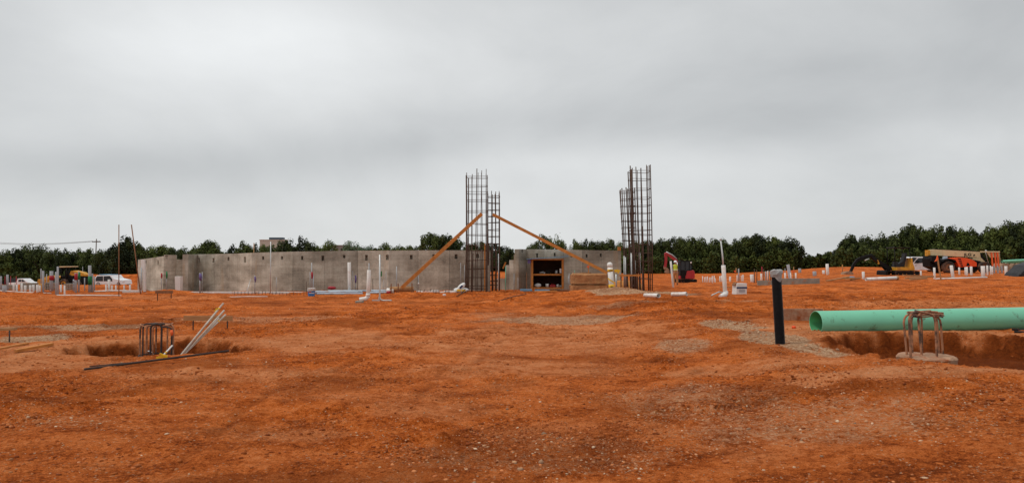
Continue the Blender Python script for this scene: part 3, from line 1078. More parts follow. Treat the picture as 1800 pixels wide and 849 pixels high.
tower('taller square rebar column cage, behind the tops of the two timber braces', [
    dict(cx0=819, cx1=855, tx0=821, tx1=855, top=299, base=514, depth=1.0, Y=34.9, nx=5, ny=4, jag=.35, seed=3, fat=.9,
         hoops=[309.5, 325.5, 338, 351.5, 371, 393, 412.5, 431, 440.5, 457.5, 473, 488, 503, 508], hr=.012)])
tower('shorter rebar column cage joined to the right side of the taller left cage', [
    dict(cx0=858, cx1=878, tx0=857, tx1=877.5, top=336, base=512, depth=.8, Y=36.1, nx=4, ny=3, jag=.12, seed=5,
         hoops=[345, 356, 369, 380, 391, 403.5, 416, 428, 441, 455, 470, 484, 494, 502], hr=.014)])
tower('taller rebar column cage on the right, standing over the two loose white pipes', [
    dict(cx0=1117, cx1=1146, tx0=1109, tx1=1143, top=291, base=512, depth=1.0, Y=35.4, nx=5, ny=4, jag=.35, seed=9, fat=1.1,
         hoops=[300, 314, 331, 347, 361, 374, 388, 404, 412, 430, 444, 460, 476, 490], hr=.012)])
tower('shorter leaning rebar column cage left of the right-hand tall cage', [
    dict(cx0=1102, cx1=1122, tx0=1093, tx1=1116, top=330, base=511, depth=.8, Y=36.3, nx=4, ny=3, jag=.12, seed=12, fat=1.1,
         hoops=[337, 350, 361.5, 374, 388, 400, 411, 423, 436, 450, 465, 482], hr=.014)])


def plank_px(name, a, b, Ya, Yb, wpx, tk, m, label, cat, group=None):
    A = at(a[0], a[1], Ya); B = at(b[0], b[1], Yb)
    o = MB()
    w = wpx * Ya / FPX
    o.beam(Vector((0, 0, 0)), B - A, tk, w)
    return solo(name, o, m, label, cat, A, group=group)


plank_px('timber_brace', (847, 376), (706, 506), 34.6, 33.8, 6.0, .09, 'wood_orange', 'long orange timber brace sloping down left from the left rebar cage', 'brace', 'diagonal timber braces')
plank_px('timber_brace', (866, 377), (1068, 480), 35.6, 35.0, 5.2, .09, 'wood_orange', 'long orange timber brace sloping down right from the left rebar cage to the clay block', 'brace', 'diagonal timber braces')
o = MB()
A, B = at(685, 508.5, 33.9), at(727, 508, 34.1)
o.tube([Vector((0, 0, 0)), (B - A) * .5, B - A], [.13, .145, .13], 10)
solo('log', o, 'wood', 'short pale log lying at the foot of the left timber brace', 'log', A)
for i, x in enumerate((689, 694.5, 719)):
    o = MB(); a = gp(x, 515)
    o.box((0, 0, .2), (.05, .05, .6)); o._add([(-.025, -.025, .5), (.025, -.025, .5), (0, 0, .56)], [(0, 1, 2)])
    solo('wood_stake', o, 'wood_dark', ['left stake', 'middle stake', 'right stake'][i] + ' pinning the short log below the left timber brace', 'stake', (a.x, 33.7, tz(a.x, 33.7)), group='stakes pinning the log')

# ------------------------------------------------------------------ timber shed
YS = 37.6; us = YS / FPX
b0 = at(963, 508, YS); b0.z = tz(b0.x, YS)
sh = thing('tool_shed', 'open-fronted timber shed with a middle shelf and blue-edged lean-to roof', 'shed', b0)


def sx(px): return at(px, 500, YS).x - b0.x
def sz(py): return at(900, py, YS).z - b0.z


x0, x1 = sx(933.5), sx(991.5); zb_, zt_ = sz(508), sz(455)
dpt = 1.5
part('side_panel', MB().box((x0 + .03, dpt / 2, (zt_ + zb_) / 2), (.05, dpt, zt_ - zb_)), 'wood_dark', sh)
part('side_panel', MB().box((x1 - .03, dpt / 2, (zt_ + zb_) / 2), (.05, dpt, zt_ - zb_)), 'wood_dark', sh)
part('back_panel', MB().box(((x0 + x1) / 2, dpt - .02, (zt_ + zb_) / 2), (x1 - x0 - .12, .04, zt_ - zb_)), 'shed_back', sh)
part('floor_board', MB().box(((x0 + x1) / 2, dpt / 2, sz(506.5)), (x1 - x0 - .12, dpt - .08, .09)), 'wood_orange', sh)
part('shelf', MB().box(((x0 + x1) / 2, dpt / 2 - .02, sz(482.8)), (x1 - x0 - .12, dpt - .1, .09)), 'wood_orange', sh)
for px in (935.5, 989):
    part('post', MB().box((sx(px), -.045, (zt_ + zb_) / 2), (.11, .09, zt_ - zb_)), 'wood_orange', sh)
part('lintel', MB().box(((x0 + x1) / 2, -.03, sz(456.3)), (x1 - x0 - .20, .06, .08)), 'wood_orange', sh)
mb = MB()
mb.beam((sx(926.5), dpt / 2 - .15, sz(455.5)), (sx(998), dpt / 2 - .15, sz(450.6)), dpt + .5, .035)
part('roof', mb, 'blue_sheet', sh)
part('roof_flap', MB().box((sx(930), -.3, sz(459)), (.17, .02, .26)), 'purple_tape', sh, label='purple flap hanging from the left corner of the roof')


def shed_item(name, mb, m, px, py, label, cat, dy=.35):
    return solo(name, mb, m, label, cat, (b0.x + sx(px), YS + dy, b0.z + sz(py)))


z_sh = 482.8 - .045 / us; z_fl = 506.5 - .045 / us
shed_item('power_tool', MB().tube([(-.14, 0, .06), (.1, 0, .09)], [.06, .05], 8).box((.13, 0, .05), (.09, .09, .1), bev=.01), 'conduit', 953.5, z_sh, 'grey tool on the shed shelf, left of the dark box', 'tool')
shed_item('storage_box', MB().box((0, 0, .1), (.22, .2, .2), bev=.01).box((0, 0, .21), (.24, .22, .02)), 'black_paint', 964, z_sh, 'small dark box on the shed shelf', 'box')
shed_item('paint_can', MB().tube([(0, 0, 0), (0, 0, .19)], .085, 12).tube([(0, 0, .19), (0, 0, .2)], .078, 12), 'galv', 979, z_sh, 'grey can on the right end of the shed shelf', 'can')
shed_item('notice', MB().box((0, 0, .18), (.1, .02, .26)), 'cardwhite', 985.5, z_sh, 'white card standing against the right side above the shed shelf', 'card', .05)
bg = MB().ball((0, 0, .11), .17, 10, 6, (1.2, .8, .65), .16, 3)
shed_item('white_sack', bg, 'bag', 945.5, z_fl, 'slumped white sack on the shed floor at left', 'sack')
shed_item('bucket', MB().tube([(0, 0, 0), (0, 0, .2)], [.08, .1], 12), 'cardwhite', 962.5, z_fl, 'small white pail in the middle of the shed floor', 'pail')
shed_item('toolbox', MB().box((0, 0, .07), (.34, .2, .14), bev=.01).tube([(-.08, 0, .14), (-.06, 0, .19), (.06, 0, .19), (.08, 0, .14)], .012, 5), 'red_paint', 972, z_fl, 'dark red toolbox on the shed floor', 'toolbox')
shed_item('paint_can', MB().tube([(0, 0, 0), (0, 0, .16)], .07, 12), 'cardwhite', 981, z_fl, 'white can on the right of the shed floor', 'can')
shed_item('storage_box', MB().box((0, 0, .05), (.26, .2, .1), bev=.01), 'cardwhite', 986, z_fl, 'flat pale box at the right corner of the shed floor', 'box', .7)

for (pa, pb, lb) in (((914, 509.5), (935, 509), 'pale blue flat sheet on the ground left of the timber shed'), ((940, 509.8), (966, 509.2), 'bright blue flat sheet on the ground in front of the timber shed')):
    A = at(pa[0], pa[1], 36.6); B = at(pb[0], pb[1], 36.6)
    z = tz((A.x + B.x) / 2, 36.6)
    solo('sheet', MB().box(((B.x - A.x) / 2, 0, .1), (B.x - A.x, .5, .1), bev=.01), 'blue_sheet', lb, 'sheet', (A.x, 36.6, z))

# clay block
YB = 34.2
a = at(1037.5, 511, YB); z0 = tz(a.x, YB); ub = YB / FPX
root = thing('clay_block', 'large tan clay-caked concrete block with a level seam, beside the taped white post', 'block', (a.x, YB, z0))
H1 = at(0, 481, YB).z - z0; Hm = at(0, 499.5, YB).z - z0


def lumpy(w, d, z0_, z1_, seed):
    """a rough block: subdivided box pushed by noise"""
    m = MB(); nx, ny, nz = 22, 9, 8
    def P(i, j, k):
        x = (i / nx - .5) * w; y = (j / ny) * d; z = z0_ + (z1_ - z0_) * k / nz
        n = float(fbm(np.array([x * 2 + seed + y]), np.array([z * 2.5 + y * 1.3 + seed]), .7, 4, seed)[0])
        e = .045 * n
        edge = (i in (0, nx)) + (j in (0, ny)) + (k == nz)
        if edge >= 2:
            s = .035 * edge
            x -= math.copysign(s, x) if i in (0, nx) else 0
            z -= s if k == nz else 0
            y += (s if j == 0 else -s) if j in (0, ny) else 0
        if i in (0, nx): x += e * (1 if i else -1)
        if j == 0: y -= e
        if k == nz: z += e
        return Vector((x, y, z))
    def grid(A, nu, nv, flip=False):
        vs = [A(u_, v_) for v_ in range(nv + 1) for u_ in range(nu + 1)]
        fs = []
        for v_ in range(nv):
            for u_ in range(nu):
                q = (v_ * (nu + 1) + u_, v_ * (nu + 1) + u_ + 1, (v_ + 1) * (nu + 1) + u_ + 1, (v_ + 1) * (nu + 1) + u_)
                fs.append(q if not flip else tuple(reversed(q)))
        m._add(vs, fs, False)
    grid(lambda i, k: P(i, 0, k), nx, nz)
    grid(lambda i, k: P(i, ny, k), nx, nz, True)
    grid(lambda j, k: P(0, j, k), ny, nz, True)
    grid(lambda j, k: P(nx, j, k), ny, nz)
    grid(lambda i, j: P(i, j, nz), nx, ny)
    grid(lambda i, j: P(i, j, 0), nx, ny, True)
    return m


part('lower_block', lumpy(66 * ub, 1.1, -.15, Hm - .012, 5), 'clayblock', root)
part('upper_block', lumpy(64 * ub, 1.05, Hm + .012, H1, 8), 'clayblock', root)
for i, (px, h) in enumerate(((1010, .22), (1032, .12))):
    p = at(px, 481, YB + .7)
    mb = MB().tube([(0, 0, 0), (0, 0, h)], .012, 5)
    solo('rebar_stub', mb, 'green_pvc' if i == 0 else 'rebar', ['thin green rod sticking up behind the clay block', 'short dark rod on top of the clay block'][i], 'rod', (p.x, p.y, z0 + H1 - .05))
p = at(1034.5, 481, YB + .4)
st = thing('survey_stake', 'wood stake with pink flagging standing on top of the clay block', 'stake', (p.x, p.y, z0 + H1 - .1))
part('stake', MB().box((0, 0, .25), (.045, .03, .5)), 'wood_orange', st)
part('flagging', MB().box((-.02, -.02, .46), (.12, .02, .1)), 'orange_tape', st)
p = at(1029, 480, YB + .5)
mb = MB().beam((-.3, 0, .06), (.3, 0, .07), .12, .03).beam((-.12, .1, .02), (.35, .12, .03), .1, .03)
solo('scrap_wood', mb, 'wood_dark', 'dark scrap boards lying on top of the clay block', 'scrap wood', (p.x, p.y, z0 + H1 - .02))

# taped post
YP = 33.4; up_ = YP / FPX
b_ = gp(1075.5, 515); b_ = Vector((at(1075.5, 514, YP).x, YP, 0)); b_.z = tz(b_.x, YP)
tp_ = thing('taped_post', 'leaning white post with rounded cap wrapped in yellow caution tape', 'post', b_)
topx = at(1071.5, 461, YP).x - b_.x; topz = at(0, 461, YP).z - b_.z


def pp(f): return Vector((topx * f, 0, topz * f))


part('pipe', MB().tube([pp(-.12), pp(.82)], .138, 16), 'pvc', tp_)
part('cap', MB().tube([pp(.82), pp(.9), pp(.955), pp(.985), pp(1.0)], [.137, .142, .128, .09, .04], 16), 'pvc', tp_)
ms = MB()
part('caution_tape', MB().tube([pp(.66), pp(.745)], .145, 16), 'yellow_tape', tp_)
part('caution_tape', MB().tube([pp(.01), pp(.20)], .144, 16), 'yellow_tape', tp_)


def wrap(f0, f1, turns, ph):
    vs = []; fs = []
    n = 24
    for i in range(n + 1):
        t = i / n; an = ph + turns * 2 * math.pi * t
        c = pp(f0 + (f1 - f0) * t)
        for dz in (-.035, .035):
            vs.append(c + Vector((math.cos(an) * .147, math.sin(an) * .147, dz)))
    for i in range(n):
        fs.append((2 * i, 2 * i + 2, 2 * i + 3, 2 * i + 1))
    return MB()._add(vs, fs, True)


part('caution_tape', wrap(.64, .20, 1.1, math.pi * 1.95), 'yellow_tape', tp_)
me = text_mesh('CAUTION', .11, .002)
me.transform(Matrix.Translation(pp(.70) + Vector((0, -.150, 0))) @ Matrix.Scale(.42, 4, (1, 0, 0)))
me.materials.append(MT['black_plastic']); part('lettering', me, None, tp_)
me = text_mesh('CAUTION', .11, .002)
me.transform(Matrix.Translation(pp(.11) + Vector((0, -.150, 0))) @ Matrix.Rotation(.2, 4, 'Y') @ Matrix.Scale(.42, 4, (1, 0, 0)))
me.materials.append(MT['black_plastic']); part('lettering', me, None, tp_)
kn = MB().box((.24, 0, pp(.69).z), (.2, .05, .13), Matrix.Rotation(-.2, 3, 'Y')).box((.36, .02, pp(.66).z), (.08, .03, .2), Matrix.Rotation(.5, 3, 'Y')).ball((.15, 0, pp(.7).z), .05, 8, 6)
part('tape_knot', kn, 'yellow_tape', tp_)

# ------------------------------------------------------------------ pipes, stubs, conduits


def upright(name, px, top, base, wpx, m, label, cat, lean=0.0, group=None, hollow=True, Y=None, n=12):
    """straight upright pipe; lean = px the top is shifted right of the base"""
    g = gp(px, base) if Y is None else Vector((at(px, base, Y).x, Y, 0))
    g.z = tz(g.x, g.y)
    Yy = g.y
    T = at(px + lean, top, Yy)
    r = wpx * Yy / FPX / 2
    t = T - g
    o = MB()
    if hollow: o.pipe(Vector((0, 0, 0)) - t.normalized() * .15, t, r, r * .82, n)
    else: o.tube([Vector((0, 0, 0)) - t.normalized() * .15, t], r, 8)
    return solo(name, o, m, label, cat, g, group=group)


# left cluster of stub pipes (zoom coordinates of the left strip)
def c1(x, y): return x / 5.31, 380 + y / 5.31


row = [(128, 618, 690, 16), (157, 640, 706, 16), (203, 625, 706, 16), (235, 645, 706, 20), (283, 643, 706, 18), (312, 640, 704, 18), (350, 640, 706, 20), (404, 640, 700, 14), (373, 645, 700, 14)]
ORD = ['first', 'second', 'third', 'fourth', 'fifth', 'sixth', 'seventh', 'eighth', 'ninth']
for oi_, (x, a, b, w) in enumerate(sorted(row)):
    X, A_ = c1(x, a); _, B_ = c1(x, b)
    upright('pvc_stub', X, A_, B_ + .5, w / 5.31, 'pvc', ORD[oi_] + ' from the left of the short white stubs in the far left row', 'pipe stub', group='white stubs in the far left row')
for x, a, b, w, lb in ((568, 640, 706, 16, 'short white stub pipe under the yellow tractor, left of its neighbour'), (603, 645, 742, 14, 'taller white stub pipe standing nearer than its row below the yellow tractor'),
                       (1018, 590, 702, 22, 'thick tall white pipe at the back of the white car'), (990, 640, 705, 14, 'thin white stub just left of the thick white pipe by the car'),
                       (1045, 645, 702, 13, 'thin white stub just right of the thick white pipe by the car'), (1082, 645, 700, 13, 'white stub in front of the bonnet of the white car'),
                       (1160, 645, 690, 14, 'short white stub right of the white car, left of two'), (1214, 640, 697, 16, 'short white stub right of the white car, nearest the tall leaning pole')):
    X, A_ = c1(x, a); _, B_ = c1(x, b)
    upright('pvc_stub', X, A_, B_ + .5, w / 5.31, 'pvc', lb, 'pipe stub')
conds = [(383, 490, 640, 9, 'thin tall grey conduit at the left edge of the stub cluster', None), (403, 510, 705, 18, 'thick grey conduit left of the yellow machinery', None),
         (435, 540, 640, 8, 'thin short grey conduit left of the red-wrapped one', None), (480, 512, 700, 30, 'thick grey pipe with a wide dark red wrap', ('red_tape', 555, 597)),
         (518, 555, 700, 10, 'slim grey conduit with a red ribbon right of the red-wrapped pipe', ('red_tape', 560, 590)),
         (540, 470, 738, 17, 'tallest grey pipe of the left cluster, beside the tractor canopy', None), (522, 520, 735, 14, 'grey pipe close to the tall one by the tractor canopy', None),
         (640, 560, 612, 12, 'short grey conduit under the yellow bonnet', None), (686, 590, 700, 10, 'slim blue-taped conduit left of the pink-red flagged pipe', ('bluepvc', 590, 615)),
         (707, 530, 715, 20, 'grey pipe with a bright pink-red wrap near its top', ('red_tape', 535, 595)), (736, 515, 710, 16, 'grey pipe with a dark green wrap near its top', ('green_tape', 525, 590)),
         (772, 470, 610, 5, 'thin dark rod with an orange ribbon', ('orange_tape', 585, 640)), (790, 575, 700, 10, 'slim grey conduit left of the green-banded pipe', None),
         (838, 460, 708, 26, 'thick grey pipe with a green band half way up', ('green_tape', 560, 640)), (862, 535, 708, 15, 'grey pipe just right of the green-banded pipe', None),
         (881, 560, 705, 12, 'slim grey conduit at the left end of the white car', None), (70, 545, 690, 18, 'thick grey pipe at the far left edge', None), (10, 560, 690, 14, 'grey pipe cut by the left edge of the photo', None),
         (42, 650, 706, 34, 'stout grey pipe end at the far left', None)]
for x, a, b, w, lb, tape in conds:
    X, A_ = c1(x, a); _, B_ = c1(x, b)
    if tape:
        g = gp(X, B_); T = at(X, A_, g.y); r = w / 5.31 * g.y / FPX / 2
        root = thing('conduit', lb, 'conduit', g)
        part('pipe', MB().pipe((0, 0, -.1), T - g, r, r * .8, 10), 'conduit', root)
        z0 = at(X, c1(0, tape[2])[1], g.y).z - g.z; z1 = at(X, c1(0, tape[1])[1], g.y).z - g.z
        part('wrap', MB().tube([(0, 0, z0), (0, 0, z1)], [r * 1.35, r * 1.2], 8), tape[0], root)
    else:
        upright('conduit', X, A_, B_, w / 5.31, 'conduit', lb, 'conduit', n=10)

# stakes with red ribbons far left
for i, x in enumerate((15, 47, 100, 152)):
    X, A_ = c1(x, 560); _, B_ = c1(x, 640)
    upright('marker_rod', X, A_, B_, .9, 'red_tape', ['red marker rod at the left edge of the photo', 'red marker rod second from the left edge', 'red marker rod just right of the far left grey pipe', 'red marker rod in front of the dark vehicle'][i], 'marker', hollow=False, Y=44)

# tall thin poles
upright('wood_pole', 209, 395, 521, 1.5, 'wood_dark', 'tall thin upright pole against the trees, straight one of the pair', 'pole', hollow=False)
upright('wood_pole', 247, 395, 517, 1.8, 'wood_dark', 'tall thin leaning pole at the left end of the concrete walls', 'pole', lean=-16, hollow=False)
# left white boards
g = Vector((at(250, 515, 36.5).x, 36.5, 0)); g.z = tz(g.x, g.y); u = 36.5 / FPX
o = MB().prism([(3.2 * u, 0), (6.6 * u, 0), (4.4 * u, (514 - 458) * u), (-1.8 * u, (514 - 458) * u), (-1.2 * u, (514 - 472) * u), (1.6 * u, (514 - 474) * u)], -.06, .06, .005)
solo('white_board', o, 'cardwhite', 'tall tapering white board leaning at the left end of the walls', 'board', (g.x - .02, g.y, g.z))
g = Vector((at(314, 515, 37.4).x, 37.4, 0)); g.z = tz(g.x, g.y); u = 37.4 / FPX
rt = thing('white_box_pipe', 'short broad white square duct standing before the wall corner', 'duct', g)
part('duct', MB().prism([(-3.7 * u, 0), (4.6 * u, 0), (5 * u, 27.5 * u), (-5 * u, 27.5 * u)], -.15, .15, .01), 'cardwhite', rt)
part('flange', MB().box((-1.5 * u, 0, 1.2 * u), (12.5 * u, .34, .07)), 'cardwhite', rt)
o = MB().box((0, 0, .14), (26 * u, .35, .12), bev=.01)
g = gp(232, 517); solo('white_slab', o, 'conc_white', 'flat white block lying at the left end of the walls', 'slab', g)

# wall-front conduits
fr = [(227.5 + 0, 0, 0, 0, '')]
fr = [(248, 470, 516, 2.2, 'conduit', 'dark conduit beside the leaning white board', None), (283.5, 480, 512, 1.2, 'conduit', 'thin conduit with red ribbon at the low left wall', ('red_tape', 480, 489)),
      (292.5, 477, 512, 1.2, 'conduit', 'thin conduit with green ribbon at the corner of the low left wall', ('green_tape', 477, 490)),
      (351.5, 480, 514, 2.6, 'conduit', 'grey conduit with purple ribbon in front of the left wall bend', ('purple_tape', 481, 493)), (355.5, 478, 512, 1, 'conduit', 'thin conduit next to the purple-ribboned one', None),
      (445.2, 427, 470, 1.5, 'wood', 'pale pole standing behind the wall top, left of the tallest conduit', None),
      (448, 484, 513, 1.4, 'conduit', 'thin conduit wrapped with a purple rag on the left wall', ('purple_tape', 486, 496)),
      (475.5, 425, 512, 1.7, 'galv', 'tallest thin grey conduit in front of the left wall', None),
      (485.5, 487, 512, 1, 'conduit', 'thin pale conduit right of the tallest grey conduit', None),
      (544.8, 478, 509, 1.1, 'conduit', 'thin conduit behind the blue-labelled bucket, left one', None), (548, 462, 508, 1.7, 'conduit', 'conduit with a dark red ribbon behind the blue-labelled bucket', ('red_tape', 478, 490)),
      (551, 483, 508, 1.2, 'bluepvc', 'pale blue conduit behind the blue-labelled bucket, right one', None), (538.6, 495, 509, .9, 'rebar', 'dark rod left of the blue-labelled bucket', None),
      (620.5, 476, 511, .9, 'conduit', 'thin conduit right of the tall white pipe at the wall', None), (624.7, 484, 512, 1.6, 'conduit', 'thin conduit with purple ribbon right of the tall white pipe', ('purple_tape', 484, 497)),
      (629, 480, 506, .8, 'rebar', 'thin dark rod right of the purple-ribboned conduit', None), (655.5, 490, 512, .9, 'rebar', 'thin rod between the elbowed white pipe and the steel conduit', None),
      (675, 492, 510, .9, 'conduit', 'first thin rod right of the steel conduit', None), (678.5, 476, 510, .9, 'conduit', 'taller thin rod right of the steel conduit', None),
      (696.8, 468, 509, 1.7, 'conduit', 'pale conduit before the wall above the left brace foot', None), (735.5, 484, 510, 1, 'conduit', 'thin conduit with white tag right of the left brace', ('cardwhite', 497, 500)),
      (817, 466, 497, .9, 'conduit', 'thin pale rod just left of the left rebar tower', None), (810, 462, 500, .8, 'conduit', 'second thin pale rod left of the left rebar tower', None),
      (876, 446, 509, 1.5, 'galv', 'grey conduit rising in front of the trees by the shorter left cage', None),
      (888.3, 468, 486, 1.3, 'green_pvc', 'thin green rod at the first step of the stepped wall', None), (903.5, 481, 508, 1.1, 'conduit', 'thin grey rod in front of the stepped wall', None),
      (910.5, 488, 508, .9, 'conduit', 'thin pale rod left of the shed', None), (998.5, 485, 505, .9, 'conduit', 'thin rod right of the shed', None),
      (1001, 480, 506, .8, 'conduit', 'thin rod between shed and clay block', None), (1097, 420 + 30, 509, 2, 'galv', 'grey conduit left of the right rebar cages', None),
      (1100, 452, 511, 2.2, 'galv', 'grey conduit in front of the shorter right cage', None), (1110.5, 445, 512, 2.7, 'galv', 'thick grey conduit inside the shorter right cage', None),
      (1116.5, 458, 512, 3.0, 'galv', 'grey conduit left of the bright white pipe in the right cage', None), (1124.5, 444, 510, 3.6, 'pvc', 'bright white pipe between the two right cages', None),
      (1129.5, 455, 510, 2.2, 'conduit', 'grey conduit right of the bright white pipe in the right cage', None),
      (1083.5, 482, 509, 3.0, 'galv', 'grey pipe right behind the taped post', None)]
for px, t_, b_2, w, m, lb, tape in fr:
    Yy = 35.3 if px < 900 else 35.9
    if 1095 < px < 1135: Yy = 36.0
    if px > 1120 and px < 1131: Yy = 35.9
    if px == 445.2: Yy = 41.5; b_2 = 512
    if px < 300: Yy = 36.3
    if 475 < px < 476: Yy = 35.0
    g = Vector((at(px, b_2, Yy).x, Yy, 0)); g.z = tz(g.x, g.y)
    T = at(px, t_, Yy); r = w * Yy / FPX / 2
    if tape:
        root = thing('conduit', lb, 'conduit', g)
        part('pipe', MB().tube([(0, 0, -.1), T - g], r, 7), m, root)
        z0 = at(px, tape[2], Yy).z - g.z; z1 = at(px, tape[1], Yy).z - g.z
        part('ribbon', MB().tube([(r * .5, 0, z0), (r * .8, -.01, (z0 + z1) / 2), (0, 0, z1)], [r * 1.2 + .008, r * 2.0 + .012, r * 1.3 + .008], 6), tape[0], root)
    else:
        solo('conduit' if m not in ('rebar',) else 'rod', MB().tube([(0, 0, -.1), ((random.uniform(-.02, .02)), 0, T.z - g.z)], r, 7), m, lb, 'conduit' if m != 'rebar' else 'rod', g)

# leaning thin white rod on the wall (430..440)
A = Vector((at(433.5, 513, 36.8).x, 36.8, 0)); A.z = tz(A.x, A.y)
solo('rod', MB().tube([(0, 0, 0), at(441, 490, 37.6) - A], .02, 6), 'galv', 'short shiny rod leaning on the left wall, left of the purple rag', 'rod', A)

# two larger white pipes before the wall
upright('white_pipe', 614.5, 461, 511, 6.0, 'pvc', 'tall plain white pipe standing against the wall', 'pipe', lean=-.6, Y=35.2, n=18)
g = gp(645, 529); u = g.y / FPX
r = 3.4 * u
rt = thing('elbow_pipe', 'white pipe rising from a ground elbow with a steel rod out of its top', 'pipe', g)
part('riser', MB().pipe((2.0 * u, 0, 9 * u), (3.4 * u, 0, (529 - 475) * u), r, r * .85, 18), 'pvc', rt)
part('coupling', MB().tube([(1.9 * u, 0, 8 * u), (2.0 * u, 0, 13 * u)], r * 1.12, 18), 'pvc', rt)
part('elbow', MB().tube([(-12.5 * u, -.1, 2.5 * u), (-7 * u, -.07, 3.2 * u), (-3.2 * u, -.04, 3.6 * u), (-.4 * u, -.01, 5.2 * u), (1.2 * u, 0, 7.2 * u), (1.9 * u, 0, 9.5 * u)], [r, r * 1.05, r * 1.05, r * 1.05, r * 1.05, r], 16), 'pvc', rt)
part('rod', MB().tube([(3.0 * u, 0, 30 * u), (3.4 * u, 0, (529 - 463) * u)], .9 * u, 7), 'conduit', rt)
g2 = gp(632, 532); solo('paver', MB().box((0, 0, .03), (11 * u, .4, .1), bev=.01), 'conc_grey', 'flat grey paver under the mouth of the elbowed white pipe', 'paver', g2)

g = gp(668, 529); u = g.y / FPX
rt = thing('steel_conduit', 'bent steel conduit with its foot turned right and a green ribbon', 'conduit', g)
part('pipe', MB().tube([(-.8 * u, 0, (529 - 448) * u), (-.5 * u, 0, 8 * u), (0, 0, 4 * u), (2.4 * u, 0, 1.6 * u), (6 * u, 0, .8 * u), (21 * u, -.1, 1.2 * u)], 1.45 * u, 9), 'galv', rt)
part('ribbon', MB().box((2.2 * u, 0, (529 - 481.5) * u), (1.8 * u, .04, 9 * u)), 'green_tape', rt)
part('bracket', MB().box((-7 * u, 0, 1.3 * u), (14 * u, .05, .05)).box((-2 * u, 0, 3 * u), (.04, .04, 8 * u)), 'galv', rt)

# pipe bundles at the wall foot
def bundle(n, a, b, Y, wpx, m, label, grp, rows=2):
    A = at(a[0], a[1], Y); B = at(b[0], b[1], Y - .2)
    u = Y / FPX; r = wpx * u / 2
    for i in range(n):
        k = i % ((n + 1) // rows); lv = i // ((n + 1) // rows)
        off = Vector((random.uniform(-.3, .3), k * 2.1 * r + lv * r, lv * 1.8 * r))
        P = A + off; Q = B + off + Vector((random.uniform(-.2, .2), 0, 0))
        zz = max(tz(P.x, P.y), 0) + r + lv * 1.8 * r
        P.z = zz; Q.z = max(tz(Q.x, Q.y), 0) + r + lv * 1.8 * r
        o = MB().pipe((0, 0, 0), Q - P, r, r * .8, 10)
        solo('loose_pipe', o, m, label, 'pipe', P, group=grp)


bundle(6, (556, 518), (634, 518), 34.0, 3.2, 'bluepvc', 'pale blue pipe in the pile on the ground between bucket and elbowed white pipe', 'pale blue pipes in the pile by the bucket', rows=2)
bundle(4, (575, 512), (636, 511), 34.9, 3.2, 'bluepvc', 'pale blue-white pipe in the pile behind the bucket, against the wall foot', 'pale blue pipes lying against the wall foot', rows=2)
bundle(4, (652, 515), (682, 514), 34.3, 3.2, 'bluepvc', 'pale blue pipe in the short pile between elbowed pipe and steel conduit', 'pale blue pipes in the short pile', rows=2)
A = at(684, 516, 33.9); z = tz(A.x, A.y)
solo('pipe_coupling', MB().pipe((-.12, 0, .13), (.25, 0, .13), .14, .11, 14), 'pvc', 'stubby white coupling at the right end of the short blue pile', 'coupling', (A.x, A.y, z))
solo('red_plug', MB().tube([(-.1, 0, .06), (.1, 0, .06)], .07, 10), 'red_tape', 'small red plug beside the white coupling', 'plug', (A.x + .02, A.y - .25, z))
A = at(583, 511.5, 34.5)
solo('red_bag', MB().ball((0, 0, .3), .14, 10, 6, (1.7, 1, .6), .1, 4), 'red_tape', 'small red bag on top of the pale blue pipe pile', 'bag', (A.x, A.y, tz(A.x, A.y)))

# bucket with label
g = gp(547.5, 521); u = g.y / FPX
bk = thing('bucket', 'white plastic bucket with a bright blue label, standing before the wall', 'bucket', g)
h = 14.5 * u


def rev(prof, n=20):
    m = MB(); vs = []; fs = []
    for (r, z) in prof:
        for k in range(n):
            an = 2 * math.pi * k / n
            vs.append((r * math.cos(an), r * math.sin(an), z))
    for i in range(len(prof) - 1):
        for k in range(n):
            k2 = (k + 1) % n
            fs.append((i * n + k, i * n + k2, (i + 1) * n + k2, (i + 1) * n + k))
    return m._add(vs, fs, True)


R0 = 6.6 * u
part('body', rev([(0, .01), (R0 * .86, 0), (R0 * .97, h * .93), (R0, h * .93), (R0, h), (R0 * .93, h), (R0 * .82, .02), (0, .02)]), 'cardwhite', bk)
part('rim', rev([(R0 * .95, h * .80), (R0 * 1.04, h * .81), (R0 * 1.04, h * .85), (R0 * .95, h * .86)]), 'cardwhite', bk)


def band(r0, r1, z0, z1, a0, a1, n=14):
    vs = []; fs = []
    for i in range(n + 1):
        an = a0 + (a1 - a0) * i / n
        vs += [(r0 * math.cos(an), r0 * math.sin(an), z0), (r1 * math.cos(an), r1 * math.sin(an), z1)]
    for i in range(n): fs.append((2 * i, 2 * i + 2, 2 * i + 3, 2 * i + 1))
    return MB()._add(vs, fs, True)


part('label', band(R0 * .90, R0 * .975, h * .08, h * .66, -math.pi * .83, -math.pi * .05), 'blue_label', bk)
part('label_stripe', band(R0 * .975, R0 * .985, h * .48, h * .60, -math.pi * .72, -math.pi * .42), 'red_paint', bk)
part('label_stripe', band(R0 * .965, R0 * .98, h * .36, h * .46, -math.pi * .62, -math.pi * .15), 'cardwhite', bk)
part('handle', MB().tube([(R0 * math.cos(a_), -R0 * .3 + -R0 * .8 * math.sin(a_), h * .88 - h * .25 * math.sin(a_)) for a_ in np.linspace(0, math.pi, 9)], .008, 5), 'galv', bk)

